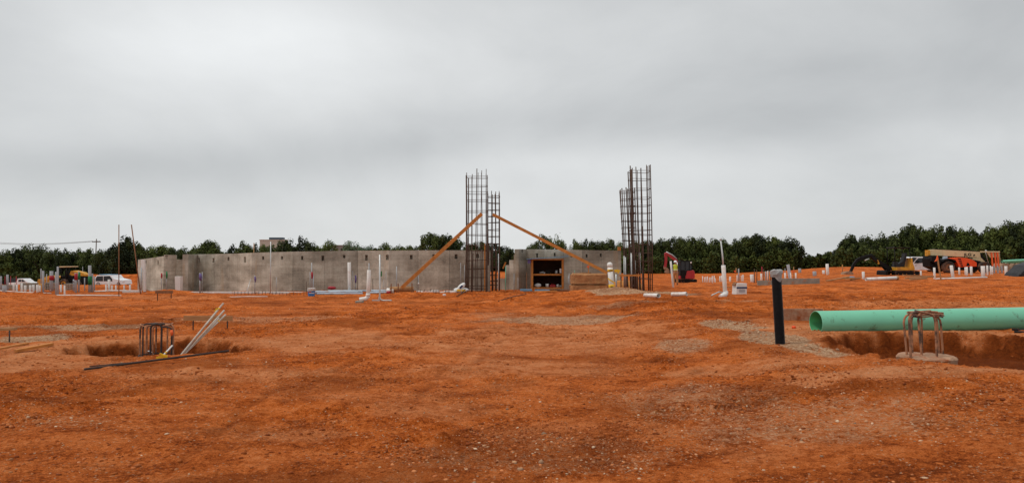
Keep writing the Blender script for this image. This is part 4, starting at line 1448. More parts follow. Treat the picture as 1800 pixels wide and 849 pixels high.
# white/navy square pail
g = gp(1300, 517); u = g.y / FPX
pl = thing('square_pail', 'square pale container with dark blue printed band beside the capped white pipe', 'container', g, rz=.12)
part('body', MB().prism([(-9.8 * u, 0), (9.6 * u, 0), (10.2 * u, 19 * u), (-8 * u, 19 * u)], -.2, .25, .01), 'cardwhite', pl)
part('band', MB().box((.6 * u, -.205, 11.5 * u), (19.5 * u, .012, 3.0 * u)), 'navy', pl)
for k in (4.2, 6.0, 7.8):
    part('print_line', MB().box((1 * u, -.206, k * u), (11 * u, .01, .5 * u)), 'navy', pl)
part('lid', MB().box((-9 * u, .02, 18 * u), (6 * u, .3, .04), Matrix.Rotation(-.9, 3, 'Y')), 'wood_dark', pl, label='brown lid flap standing open')
solo('board', MB().beam((0, 0, .3), (-.55, 0, .32), .1, .04), 'wood', 'short pale board resting left of the square container', 'board', (g.x - .2, g.y + .5, g.z))

# capped white pipe with steel top
g = gp(1275, 521); u = g.y / FPX
rt = thing('riser_pipe', 'white pipe with a long thin steel extension above it, beside the square container', 'pipe', g)
part('riser', MB().pipe((0, 0, 2 * u), (-3.0 * u, 0, (521 - 467) * u), 3.6 * u, 3.0 * u, 18), 'pvc', rt)
part('steel_extension', MB().tube([(-2.5 * u, 0, 40 * u), (-4.2 * u, 0, 70 * u), (-7.2 * u, 0, (521 - 422) * u)], [1.6 * u, 1.5 * u, 1.1 * u], 8), 'galv', rt)
part('extension_cap', MB().tube([(-7.2 * u, 0, 98 * u), (-7.3 * u, 0, 101 * u)], 1.6 * u, 8), 'galv', rt)
part('elbow', MB().tube([(1 * u, 0, 9 * u), (.5 * u, 0, 5 * u), (-2.5 * u, -.1, 2.5 * u), (-8 * u, -.2, 1.0 * u), (-13 * u, -.3, 0)], [4 * u, 4.6 * u, 4.5 * u, 4.2 * u, 3.0 * u], 14), 'cardwhite', rt, label='white taped elbow at the foot')
part('hose', MB().tube([(-2 * u, .1, 6 * u), (-10 * u, .1, 7 * u), (-17 * u, 0, 4.5 * u), (-26 * u, -.1, 1 * u)], 1.2 * u, 7), 'galv', rt)

# two loose white pipes
for (a, b, w, lb) in (((1134, 515.2), (1158, 522.5), 7.5, 'loose white pipe pointing toward the viewer at the foot of the right rebar cages'), ((1168, 517), (1207, 519.2), 7.2, 'loose white pipe lying crosswise, right of the other loose one')):
    A = gp(*a); B = gp(b[0], b[1] + 1); r = w * B.y / FPX / 2
    A.z += r; B.z += r
    if w < 7.4: A.y = B.y + .5; A.z = tz(A.x, A.y) + r
    else: A.y = B.y + 1.6; A.x = at(1134, 512, A.y).x; A.z = tz(A.x, A.y) + r + .05
    rt = thing('loose_pipe', lb, 'pipe', A, group=None)
    part('pipe', MB().pipe((0, 0, 0), B - A, r, r * .88, 20), 'pvc', rt)
    d = (B - A).normalized()
    part('inside', MB().tube([(B - A) - d * .35, (B - A) - d * .3], r * .86, 16), 'wood_orange', rt, label='clay filling seen in the pipe mouth')

# batter-board table by the right cages
g = Vector((at(1107, 510, 35.2).x, 35.2, 0)); g.z = tz(g.x, g.y)
u = 35.2 / FPX
bb = thing('batter_board', 'low orange batter board on dark stakes left of the right rebar cages', 'batter board', g)
part('board', MB().beam((-18 * u, 0, 27.5 * u), (18 * u, 0, 28 * u), .05, 3 * u), 'wood_orange', bb)
for k in (-15, -4.5, 2.5, 13):
    part('stake', MB().tube([(k * u, .05, -.1), (k * u, .05, 28 * u)], 1.0 * u, 6), 'rebar', bb)
g = gp(1098, 500); g.y = 38.5; g.x = at(1098, 500, 38.5).x; g.z = tz(g.x, g.y)
solo('clay_pile', MB().ball((0, 0, 0), .9, 16, 8, (1.3, .8, .62), .12, 6), 'wood_orange', 'small orange clay pile behind the batter board', 'clay pile', g)

# cement bags
for i, (px, py, c, lb) in enumerate(((806, 508.5, 0, 'lower left white cement bag with yellow print beside the left rebar tower'), (815, 507.5, 0, 'lower right white cement bag with yellow print beside the left rebar tower'),
                                  (813.5, 499.5, 1, 'white bag with blue print propped on top of the cement bags'))):
    Yb = 34.0; A = at(px, py + (3.5 if i < 2 else 5), Yb)
    zg = tz(A.x, Yb)
    rt = thing('cement_bag', lb, 'bag', (A.x, Yb, zg if i < 2 else zg + .22), rot=(0, -.75 if i == 2 else .08 * (1 - 2 * i), .1), group=None)
    part('sack', MB().ball((0, 0, .13), .13, 12, 8, (2.1, 1.4, 1.0), .05, i), 'bag', rt)
    part('print', MB().box((0, -.175, .13), (.2, .03, .1), bev=.01), 'yellow_tape' if c == 0 else 'navy', rt)
for i, (px, py, w) in enumerate(((738, 511, 10), (752, 513.5, 12), (765, 511.5, 14), (778, 514, 8), (787, 511.5, 12), (797, 514.5, 9), (744, 516, 7), (781, 521, 4))):
    Yy = 34.6 - (py - 511) * .25; A = at(px, py, Yy); u = Yy / FPX
    solo('white_offcut', MB().box((0, 0, .05), (w * u, .25, .06 + .02 * (i % 3)), Matrix.Rotation(.3 * ((i * 7) % 5 - 2) / 2, 3, 'Z'), bev=.008), 'cardwhite',
         'white plastic offcut lying between the left brace foot and the cement bags', 'offcut', (A.x, Yy, tz(A.x, Yy) + .02), group='white offcuts by the cement bags')
# rebar starter strips lying in front of the left cage
for i, (a, b, lb) in enumerate((((802, 523), (822, 511), 'short dark rebar leaning at the foot of the left rebar tower, nearer one'), ((808, 519), (818, 508), 'short dark rebar leaning at the foot of the left rebar tower, farther one'))):
    A = gp(*a); B = at(b[0], b[1], A.y + .3)
    solo('loose_rebar', MB().tube([(0, 0, .02), B - A], .022, 6), 'rebar', lb, 'rebar', A)
A = gp(876, 531); B = gp(925, 520)
solo('loose_rebar', MB().tube([(0, 0, .02), (B - A) * .5 + Vector((0, 0, .06)), B - A + Vector((0, 0, .03))], .02, 6), 'rebar', 'long thin rebar half sunk in the soil in front of the shed', 'rebar', A)
A = gp(940, 515)
solo('plank', MB().beam((0, 0, .06), (1.15, .1, .09), .35, .05), 'wood_orange', 'wide muddy plank on the ground before the timber shed', 'plank', A)
A = gp(915, 512.5)
solo('plank', MB().beam((0, 0, .04), (3.4, .3, .1), .12, .05), 'wood_dark', 'long dark plank on the ground before the shed and the clay block', 'plank', (A.x, 35.9, tz(A.x, 35.9)))
# orange scaffold scraps behind the short left cage
for i, (x, y, lb) in enumerate(((866, 486, 'orange board standing behind the shorter left cage'), (871, 480, 'orange-red panel behind the shorter left cage'),)):
    A = at(x, 512, 37.6); A.z = tz(A.x, A.y); u = 37.6 / FPX
    solo('board', MB().box((0, 0, (512 - y) * u / 2), (4 * u if i else 2.5 * u, .06, (512 - y) * u)), 'wood_orange', lb, 'board', A)
A = at(884, 472, 38.6); B = at(889, 461, 38.6)
solo('board', MB().beam((0, 0, 0), B - A, .06, .09), 'wood_orange', 'short orange board end leaning above the low step of the stepped wall', 'board', A)
A = at(852, 505, 35.9); A.z = tz(A.x, A.y); u = 35.9 / FPX
solo('timber_post', MB().box((0, 0, 42 * u), (2.2 * u, .07, 84 * u)), 'wood_orange', 'upright orange timber post inside the left rebar cage', 'post', A)
A = at(858, 505, 36.0); A.z = tz(A.x, A.y)
solo('concrete_pier', MB().box((0, 0, 22 * u), (6 * u, .25, 46 * u), bev=.01), 'conc_grey', 'narrow grey concrete pier between the two left cages', 'pier', A)

# dowels along the wall footing and between
for i in range(22):
    px = 412 + i * 6.1
    A = Vector((at(px, 518, 33.6).x, 33.6, 0)); A.z = tz(A.x, A.y)
    solo('dowel_bar', MB().tube([(0, 0, -.05), (random.uniform(-.02, .02), 0, random.uniform(.13, .2))], .012, 5), 'rebar', 'short rusty dowel in the line of dowels in front of the footing strip', 'dowel', A, group='dowels in front of the footing strip')
for i in range(16):
    px = 728 + i * 5.6 + random.uniform(-1, 1)
    A = Vector((at(px, 514, 34.0).x, 34.0, 0)); A.z = tz(A.x, A.y)
    solo('dowel_bar', MB().tube([(0, 0, -.05), (random.uniform(-.03, .03), 0, random.uniform(.15, .26))], .013, 5), 'rebar', 'short rusty dowel among the white offcuts', 'dowel', A, group='dowels among the white offcuts')
# low strings of pipe on the ground at left
for i, (a, b, w, lb) in enumerate((((100, 519.5), (213, 521), 1.8, 'long thin white pipe lying along the front of the left cluster'), ((166, 513.5), (222, 514), 2.2, 'white pipe lying just behind the long thin one'),
                                  ((398, 522), (470, 522), 1.3, 'thin white pipe on the ground in front of the footing strip'), ((0, 514), (90, 515.5), 1.6, 'muddy white pipe on the ground at the far left edge'))):
    A = gp(*a); B = gp(*b); A.y = (A.y + B.y) / 2; A.x = at(a[0], a[1], A.y).x; B.y = A.y; B.x = at(b[0], b[1], B.y).x
    A.z = tz(A.x, A.y) + .06; B.z = tz(B.x, B.y) + .06; mid = (A + B) / 2; mz = tz(mid.x, mid.y) + .07
    solo('loose_pipe', MB().tube([(0, 0, 0), (mid.x - A.x, 0, mz - A.z), B - A], w * A.y / FPX / 2, 8), 'pvc', lb, 'pipe', A)
# small mound board (281..302, 512..522)
g = gp(300, 525); u = g.y / FPX
rt = thing('batter_board', 'low board on two stakes beside the soil mound at the left wall', 'batter board', (g.x, g.y, g.z))
part('board', MB().beam((-27 * u, 0, 11 * u), (3.5 * u, 0, 11 * u), .04, 5.0 * u), 'wood_dark', rt)
for k in (-24, 0):
    part('stake', MB().tube([(k * u, .04, -.1), (k * u, .04, 13 * u)], .8 * u, 6), 'rebar', rt)

# yellow-brown ground clutter in the far left cluster
for i, (x, y, w, m, lb) in enumerate(((410, 655, 70, 'yellow_paint', 'yellow timber pack low in the left cluster'), (470, 640, 60, 'conc_grey', 'grey block stack right of the yellow timber pack'), (650, 650, 70, 'conc_grey', 'wide grey block stack under the yellow tractor'),
                                      (430, 600, 70, 'yellow_paint', 'yellow plant part behind the grey conduits'))):
    X, Y_ = c1(x, y); Yd = 39.5 if i != 3 else 60
    A = at(X, Y_, Yd); A.z = tz(A.x, Yd); hh = at(X, Y_, Yd).z - A.z; u = Yd / FPX / 5.31
    mb = MB()
    rows = 4
    for k in range(rows):
        for j in range(3):
            mb.box(((j - 1) * w * u / 3 + .02 * (k % 2), 0, (k + .5) * (hh + .15) / rows), (w * u / 3 - .02, .5, (hh + .15) / rows - .02), bev=.01)
    solo('block_stack' if m == 'conc_grey' else 'timber_pack', mb, m, lb, 'stack', A)
# low concrete footing wall far left
for (xa, xb, yt, yb, lb) in ((0, 150, 640, 700, 'low grey grade beam at the far left edge'), (200, 345, 622, 700, 'low grey grade beam below the white pickup')):
    Yd = 40.5; X0, T_ = c1(xa, yt); X1, _ = c1(xb, yt)
    A = at(X0, 513, Yd); B = at(X1, 513, Yd); z0 = tz((A.x + B.x) / 2, Yd)
    zt = at(X0, T_, Yd).z
    solo('grade_beam', MB().box(((B.x - A.x) / 2, 0, (zt - z0) / 2 - .2), (B.x - A.x, .3, zt - z0 + .4), bev=.015), 'conc_grey', lb, 'grade beam', (A.x, Yd, z0))
#@@NEXT
# ------------------------------------------------------------------ foreground: right side
# black corrugated pipe with taped top
g = gp(1371.5, 604); T = at(1364, 475, g.y); u = g.y / FPX
rt = thing('corrugated_pipe', 'black corrugated plastic pipe standing upright with silver tape over its top', 'pipe', g)
ax = (T - g); ln = ax.length; axd = ax.normalized()
r = 8.6 * u
pts_, rr = [], []
nr = 62
for i in range(nr * 4):
    f = i / (nr * 4 - 1)
    pts_.append(axd * (-.1 + (ln * .965 + .1) * f)); rr.append(r * (1.0 if (i % 4) in (0, 1) else .90))
part('pipe', MB().tube(pts_, rr, 20, smooth=False), 'black_plastic', rt)
tp = MB()
vs = []; n = 20
rnd = random.Random(2)
top_ = axd * (ln * .965)
rings = [(-.13, 1.03), (-.075, 1.06), (-.02, 1.16), (.012, 1.24), (.04, 1.12), (.055, .75), (.05, .3), (.045, .02)]
for j, (dz, k) in enumerate(rings):
    for i in range(n):
        an = 2 * math.pi * i / n
        kk = k * (1 + (rnd.uniform(-.09, .09) if 1 < j < 6 else .01 * rnd.random()))
        zz = dz + (rnd.uniform(-.012, .012) if 1 < j < 7 else 0)
        if j == 0: zz = -.045 - .11 * max(0, math.cos(an + 1.2)) ** 2
        vs.append(top_ + Vector((math.cos(an) * r * kk, math.sin(an) * r * kk, zz)))
fs = []
for j in range(len(rings) - 1):
    for i in range(n):
        i2 = (i + 1) % n
        fs.append((j * n + i, j * n + i2, (j + 1) * n + i2, (j + 1) * n + i))
tp._add(vs, fs, False)
part('tape_cover', tp, 'duct', rt)

# board behind it
YK = 15.6
A = at(1374, 548, YK); B = at(1446, 547.5, YK); z0 = tz((A.x + B.x) / 2, YK); zt = at(1400, 542.3, YK).z
solo('form_board', MB().box(((B.x - A.x) / 2, 0, (zt - z0) / 2 - .05), (B.x - A.x, .05, zt - z0 + .1), bev=.004), 'conc_pale', 'pale mud-caked form board lying on edge behind the black pipe and green pipe end', 'board', (A.x, YK, z0))

# green sewer pipe
A = at(1434, 565, 13.05); r = 20.5 * 13.05 / FPX
zc = tz(A.x, 13.05) + r
A.z = zc
kB = (1830 - 900) / FPX
# far end lies beyond the right edge
Bp = Vector((15.0, 14.1, 0)); Bp.z = at(900 + 15.0 / 14.1 * FPX, 553, 14.1).z
zt_ = at(1434, 546.5, 13.05).z
A.z = zt_ - r
rt = thing('green_pipe', 'large pale green sewer pipe lying across the right edge behind the right rebar hoops', 'pipe', A)
Bv = Bp - A; d = Bv.normalized()
R2 = 20 * 13.4 / FPX
part('pipe', MB().pipe((0, 0, 0), Bv, r, r * .955, 48), 'green_pvc', rt)
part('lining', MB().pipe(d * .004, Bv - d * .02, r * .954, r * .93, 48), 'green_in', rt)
for k, (fx, s) in enumerate(((1.15, 1), (1.45, .6), (2.85, .8))):
    pass
# soil built up under the pipe
mb = MB(); rnd = random.Random(8)
for i in range(90):
    f = i / 89
    c = Bv * f + Vector((0, rnd.uniform(-.05, .18), -r - .02 + rnd.uniform(-.02, .02)))
    mb.ball(c, rnd.uniform(.06, .13), 7, 5, (1.5, 1, .6), .2, i)
o = part('soil_bed', mb, 'soil', rt)

g = gp(1395.5, 577); u = g.y / FPX
solo('orange_marker', MB().tube([(0, 0, 0), (0, 0, 3.2 * u), (0, 0, 4.5 * u)], [3.6 * u, 3.6 * u, 2.0 * u], 10), 'orange_paint', 'tiny bright orange disc on the soil between black pipe and green pipe', 'marker', g)

# right pier with bent bars
Yp = 10.25
pc = Vector((at(1629, 630, Yp).x, Yp, 0)); zt_ = at(1629, 625, Yp).z
fl = PIT_R[4]
gz = 0.31 - fl
pr = thing('concrete_pier', 'round rough concrete pier head in the right pit, below the bent rebar hoops', 'pier', (pc.x, pc.y, gz - .1))
rnd = random.Random(4)
vs = []; n = 40
H = zt_ - gz + .1
rings = [(-.1, .93), (H * .45, .95), (H * .62, .92), (H * .70, 1.03), (H * .93, 1.06), (H, 1.0), (H + .004, .9), (H + .015, .5), (H + .02, .02)]
rad = 43 * Yp / FPX
ns = [1 + .05 * math.sin(3 * a_ + 1) + .035 * math.sin(7 * a_) + rnd.uniform(-.018, .018) for a_ in np.linspace(0, 2 * math.pi, n, False)]
for j, (z, k) in enumerate(rings):
    for i in range(n):
        an = 2 * math.pi * i / n
        q = rad * k * (ns[i] if j > 2 else 1) * (1 + rnd.uniform(-.012, .012))
        vs.append((math.cos(an) * q, math.sin(an) * q, z + (rnd.uniform(-.012, .012) if 2 < j < 8 else 0)))
fs = []
for j in range(len(rings) - 1):
    for i in range(n):
        i2 = (i + 1) % n
        fs.append((j * n + i, j * n + i2, (j + 1) * n + i2, (j + 1) * n + i))
part('head', MB()._add(vs, fs, False), 'conc_pale', pr)
u = Yp / FPX
cg = thing('rebar_hoops', 'clay-coated bent rebar dowels standing in the round pier before the green pipe', 'rebar dowels', (pc.x, pc.y, zt_ - .05))


def hook(px_top, px_bot, py_top, py_bot, dy, tx, ty, r, m='rust', seed=0):
    """bar rises from the pier, bends over near its top and runs to (tx) px"""
    Yb = Yp + dy
    B = at(px_bot, py_bot, Yb) - cg.location; T = at(px_top, py_top, Yb) - cg.location
    E = at(tx, ty, Yb) - cg.location
    B.z = min(B.z, .03)
    sgn = 1 if E.x > T.x else -1
    p = [Vector((B.x, dy, B.z - .1)), Vector((B.x, dy, B.z + .05)), T + Vector((0, 0, -.13)), T + Vector((sgn * .012, 0, -.07)), T + Vector((sgn * .04, 0, -.025)), T + Vector((sgn * .10, 0, 0)), E]
    for q in p[:3]: q.y = dy
    E.y = dy + .06
    # deformed-bar ribs
    pts2, rs2 = [], []
    for a_, b_ in zip(p[:-1], p[1:]):
        k = max(1, int((b_ - a_).length / .012))
        for i in range(k):
            pts2.append(a_ + (b_ - a_) * i / k); rs2.append(r * (1.0 if len(rs2) % 2 else 1.12))
    pts2.append(p[-1]); rs2.append(r)
    part('bar', MB().tube(pts2, rs2, 7), m, cg)


for args in ((1588.5, 1594, 552, 621, .05, 1622, 549, .0155), (1598, 1601, 548.5, 622, -.18, 1640, 547, .018), (1602, 1604, 551, 616, .25, 1640, 550, .014), (1614, 1620, 547, 624, -.05, 1652, 549, .0165),
             (1620, 1621, 549, 617, .28, 1600, 551, .015), (1644, 1647, 551, 626, -.22, 1612, 546.5, .0165), (1653.5, 1657.5, 555, 622, .08, 1622, 548, .0155), (1647, 1651, 550, 616, .3, 1606, 551, .014)):
    hook(*args)
e1 = at(1596, 548.5, Yp + .02) - cg.location; e2 = at(1658, 550.5, Yp + .05) - cg.location
part('cross_bar', MB().tube([e1, (e1 + e2) / 2 + Vector((0, 0, .015)), e2], .016, 7), 'rust', cg)
for z_, rx in ((.60, .24), (.575, .22)):
    ringp = [Vector((.01 + rx * math.cos(t), .03 + .25 * math.sin(t), z_ + .015 * math.sin(3 * t) + .095)) for t in np.linspace(0, 2 * math.pi, 25)]
    part('tie_ring', MB().tube(ringp, .012, 6, cap=False), 'rust', cg)

# black pipes at the right edge
for k in range(2):
    A = gp(1779 + 4 * k, 581 + 4 * k); A.z += .02
    solo('black_hose', MB().tube([(0, 0, 0), (.5, -.25, .0), (1.2, -.5, -.01)], .022, 8), 'black_plastic', ['black pipe end at the right edge below the green pipe, upper one', 'black pipe end at the right edge below the green pipe, lower one'][k], 'pipe', A)

# ------------------------------------------------------------------ foreground: left side
Yl = 12.25
u = Yl / FPX
c0 = at(275, 600, Yl); zf = -PIT_L[4]
cl = thing('rebar_cage', 'dark bent-top rebar cage standing in the left pit', 'rebar cage', (c0.x, Yl, zf - .02))
ztop = at(275, 567, Yl).z - zf + .02


def ubar(pxa, pxb, dy, pyt, r, m):
    xa = at(pxa, 600, Yl + dy).x - c0.x; xb = at(pxb, 600, Yl + dy).x - c0.x
    zt2 = at(275, pyt, Yl + dy).z - zf + .02
    s = 1 if xb > xa else -1
    b = .07
    p = [Vector((xa, dy, -.12)), Vector((xa - .004 * s, dy, zt2 - b)), Vector((xa + b * .12 * s, dy, zt2 - b * .5)), Vector((xa + b * .4 * s, dy, zt2 - b * .14)), Vector((xa + b * s, dy, zt2))]
    p += [Vector((xb - b * .3 * s, dy + .02, zt2 + .004))]
    pts2, rs2 = [], []
    for a_, b_ in zip(p[:-1], p[1:]):
        k = max(1, int((b_ - a_).length / .014))
        for i in range(k):
            pts2.append(a_ + (b_ - a_) * i / k); rs2.append(r * (1.0 if len(rs2) % 2 else 1.12))
    pts2.append(p[-1]); rs2.append(r)
    part('bar', MB().tube(pts2, rs2, 7), m, cl)


for a in ((246.5, 283, 0, 571, .016, 'rust'), (251.5, 275, -.2, 569, .013, 'rebar_dark'), (258.0, 300, .2, 571.5, .017, 'rust'), (265, 290, -.24, 570, .017, 'rebar_dark'),
          (274, 258, .24, 569, .014, 'rust'), (283.5, 262, -.24, 569.5, .017, 'rebar_dark'), (294, 268, .22, 571, .013, 'rust'), (304, 270, 0, 571, .0185, 'rust'), (301.5, 280, -.14, 575, .015, 'rebar_dark'), (269, 290, .12, 572, .012, 'rust')):
    ubar(*a)
rp_ = [Vector((.27 * math.cos(t), .25 * math.sin(t), ztop - .03 + .012 * math.sin(4 * t))) for t in np.linspace(0, 2 * math.pi, 29)]
part('tie_ring', MB().tube(rp_, .010, 6, cap=False), 'rust', cl)
rp_ = [Vector((.30 * math.cos(t), .25 * math.sin(t), ztop - .60)) for t in np.linspace(0, 2 * math.pi, 29)]
part('tie_ring', MB().tube(rp_, .012, 6, cap=False), 'rebar_dark', cl)
A = Vector((at(302, 588, 12.0).x - c0.x, -.25, at(302, 588, 12.0).z - zf)); B = Vector((at(301.5, 578, 12).x - c0.x, -.25, at(301.5, 578, 12.0).z - zf))
part('flagging', MB().tube([A, (A + B) / 2 + Vector((.01, -.01, 0)), B], [.012, .028, .02], 6), 'orange_tape', cl)

# leaning bundle of pale conduits
grp = 'conduits leaning in the left pit'
tops = [((392.5, 533), (318, 624), 'topmost pale conduit in the leaning bundle, yellow tape near its end'), ((384, 544), (320, 623.5), 'short hidden conduit at the back of the leaning bundle'), ((394, 545.5), (322, 624.5), 'second pale conduit down in the leaning bundle'),
        ((396.5, 553), (324, 622), 'lowest pale conduit in the leaning bundle, yellow tape on it'), ((385, 559), (326, 621), 'thin shorter conduit at the bottom of the leaning bundle')]
for i, (t, b, lb) in enumerate(tops):
    B = at(b[0], b[1], 11.75 + .03 * i); T = at(t[0], t[1], 12.9 + .05 * i)
    r = (1.65, 1.4, 1.6, 1.5, 1.15)[i] * 12 / FPX
    rt = thing('conduit', lb, 'conduit', B, group=grp)
    part('pipe', MB().pipe((0, 0, 0), T - B, r, r * .8, 12), 'tanpipe', rt)
    if i in (0, 3):
        f = .87 if i == 0 else .80
        part('tape', MB().tube([(T - B) * f, (T - B) * (f + .025)], r * 1.15, 10), 'yellow_tape', rt)
    if i == 0:
        part('tape_tail', MB().box((T - B) * .86 + Vector((-.02, -.02, .0)), (.05, .01, .07), Matrix.Rotation(.5, 3, 'Y')), 'yellow_tape', rt)
A = at(281, 631, 11.7); B = at(303, 607, 12.0)
rt = thing('conduit', 'short pale conduit resting against the cage foot in the left pit', 'conduit', A)
part('pipe', MB().pipe((0, 0, 0), B - A, .015, .011, 10), 'cardwhite', rt)
part('tape', MB().tube([(B - A) * .42, (B - A) * .5], .02, 8), 'yellow_tape', rt)
A = gp(277, 631)
yt = MB()
rnd = random.Random(5)
for k in range(4):
    c = Vector((rnd.uniform(-.08, .16), rnd.uniform(-.05, .05), .03 + rnd.uniform(0, .05)))
    yt.box(c, (.10, .012, .035), Matrix.Rotation(rnd.uniform(-.5, .5), 3, 'Y') @ Matrix.Rotation(rnd.uniform(-.6, .6), 3, 'Z'))
solo('tape_scrap', yt, 'yellow_tape', 'crumpled yellow tape lying at the foot of the left cage', 'tape', A)
A = gp(264, 624); A.z += .04
solo('tape_scrap', MB().box((0, 0, 0), (.1, .05, .01), Matrix.Rotation(.3, 3, 'Y')).box((.07, 0, -.03), (.06, .05, .01), Matrix.Rotation(1, 3, 'Y')), 'cardwhite', 'small pale scrap of tape left of the yellow tape', 'tape', A)

A = gp(148, 655); B = gp(402, 623); A.z += .018; B.z += .02
rest_on_ground(A, B, .018); mid = (A + B) / 2
solo('loose_rebar', MB().tube([(0, 0, 0), (mid - A) * .5, mid - A, (mid - A) * .5 + (B - A) * .5, B - A], .019, 8), 'rebar_dark', 'long dark rebar lying on the soil in front of the left pit', 'rebar', A)
A = gp(157, 645.5); B = gp(262, 638); A.z += .01; B.z += .015; rest_on_ground(A, B, .008)
solo('loose_rebar', MB().tube([(0, 0, 0), (B - A) * .5 + Vector((0, 0, .01)), B - A], .008, 6), 'rebar_dark', 'thin dark rebar lying behind the long one before the left pit', 'rebar', A)

# batter board behind the pit
Yb = 16.6; u = Yb / FPX
g = Vector((at(368, 584, Yb).x, Yb, 0)); g.z = tz(g.x, g.y)
rt = thing('batter_board', 'brown batter board on two thin stakes behind the left pit', 'batter board', g)
zt_ = at(368, 559, Yb).z - g.z
part('board', MB().beam((-45 * u, 0, zt_), (40 * u, 0, zt_ - .01), .04, 8.5 * u), 'wood', rt)
for k in (-29.5, 30.5):
    part('stake', MB().tube([(k * u, .03, -.15), (k * u, .03, zt_ + .02)], 1.1 * u, 7), 'rebar_dark', rt)
# left edge batter board
Yb = 14.0; u = Yb / FPX
g = Vector((at(6, 600, Yb).x, Yb, 0)); g.z = tz(g.x, g.y)
rt = thing('batter_board', 'pinkish batter board cut by the left edge of the photo', 'batter board', g)
zt_ = at(0, 579.5, Yb).z - g.z
part('board', MB().beam((-60 * u, 0, zt_ - .0), (20 * u, 0, zt_ + .02), .12, 4.5 * u), 'wood', rt)
part('stake', MB().tube([(13.5 * u, -.05, -.15), (13.5 * u, -.05, zt_)], 1.2 * u, 7), 'rebar_dark', rt)
# planks on the soil at left
A = gp(27, 620); B = gp(92, 608)
solo('plank', MB().beam(Vector((0, 0, .035)), B - A + Vector((0, 0, .035)), .10, .05), 'wood_orange', 'orange plank lying on the soil at the left', 'plank', A)
A = gp(-10, 617); B = gp(48, 605)
solo('plank', MB().beam(Vector((0, 0, .02)), B - A + Vector((0, 0, .02)), .07, .035), 'wood_orange', 'narrow orange plank at the left edge, behind the other plank', 'plank', A)

# ------------------------------------------------------------------ worker


def skinned(name, verts, edges, radii, m, parent, root=0, sub=1):
    me = bpy.data.meshes.new(name)
    me.from_pydata(verts, edges, [])
    o = bpy.data.objects.new(name, me)
    COL.objects.link(o)
    md = o.modifiers.new('skin', 'SKIN')
    for i, r in enumerate(radii):
        sv = me.skin_vertices[0].data[i] if me.skin_vertices else None
        if sv is None: break
        sv.radius = (r, r) if not isinstance(r, tuple) else r
        sv.use_root = (i == root)
    md.use_smooth_shade = True
    s = o.modifiers.new('sub', 'SUBSURF'); s.levels = sub; s.render_levels = sub
    me.materials.append(MT[m])
    o.parent = parent
    return o


def ensure_skin(me):
    if not me.skin_vertices:
        bm_ = None


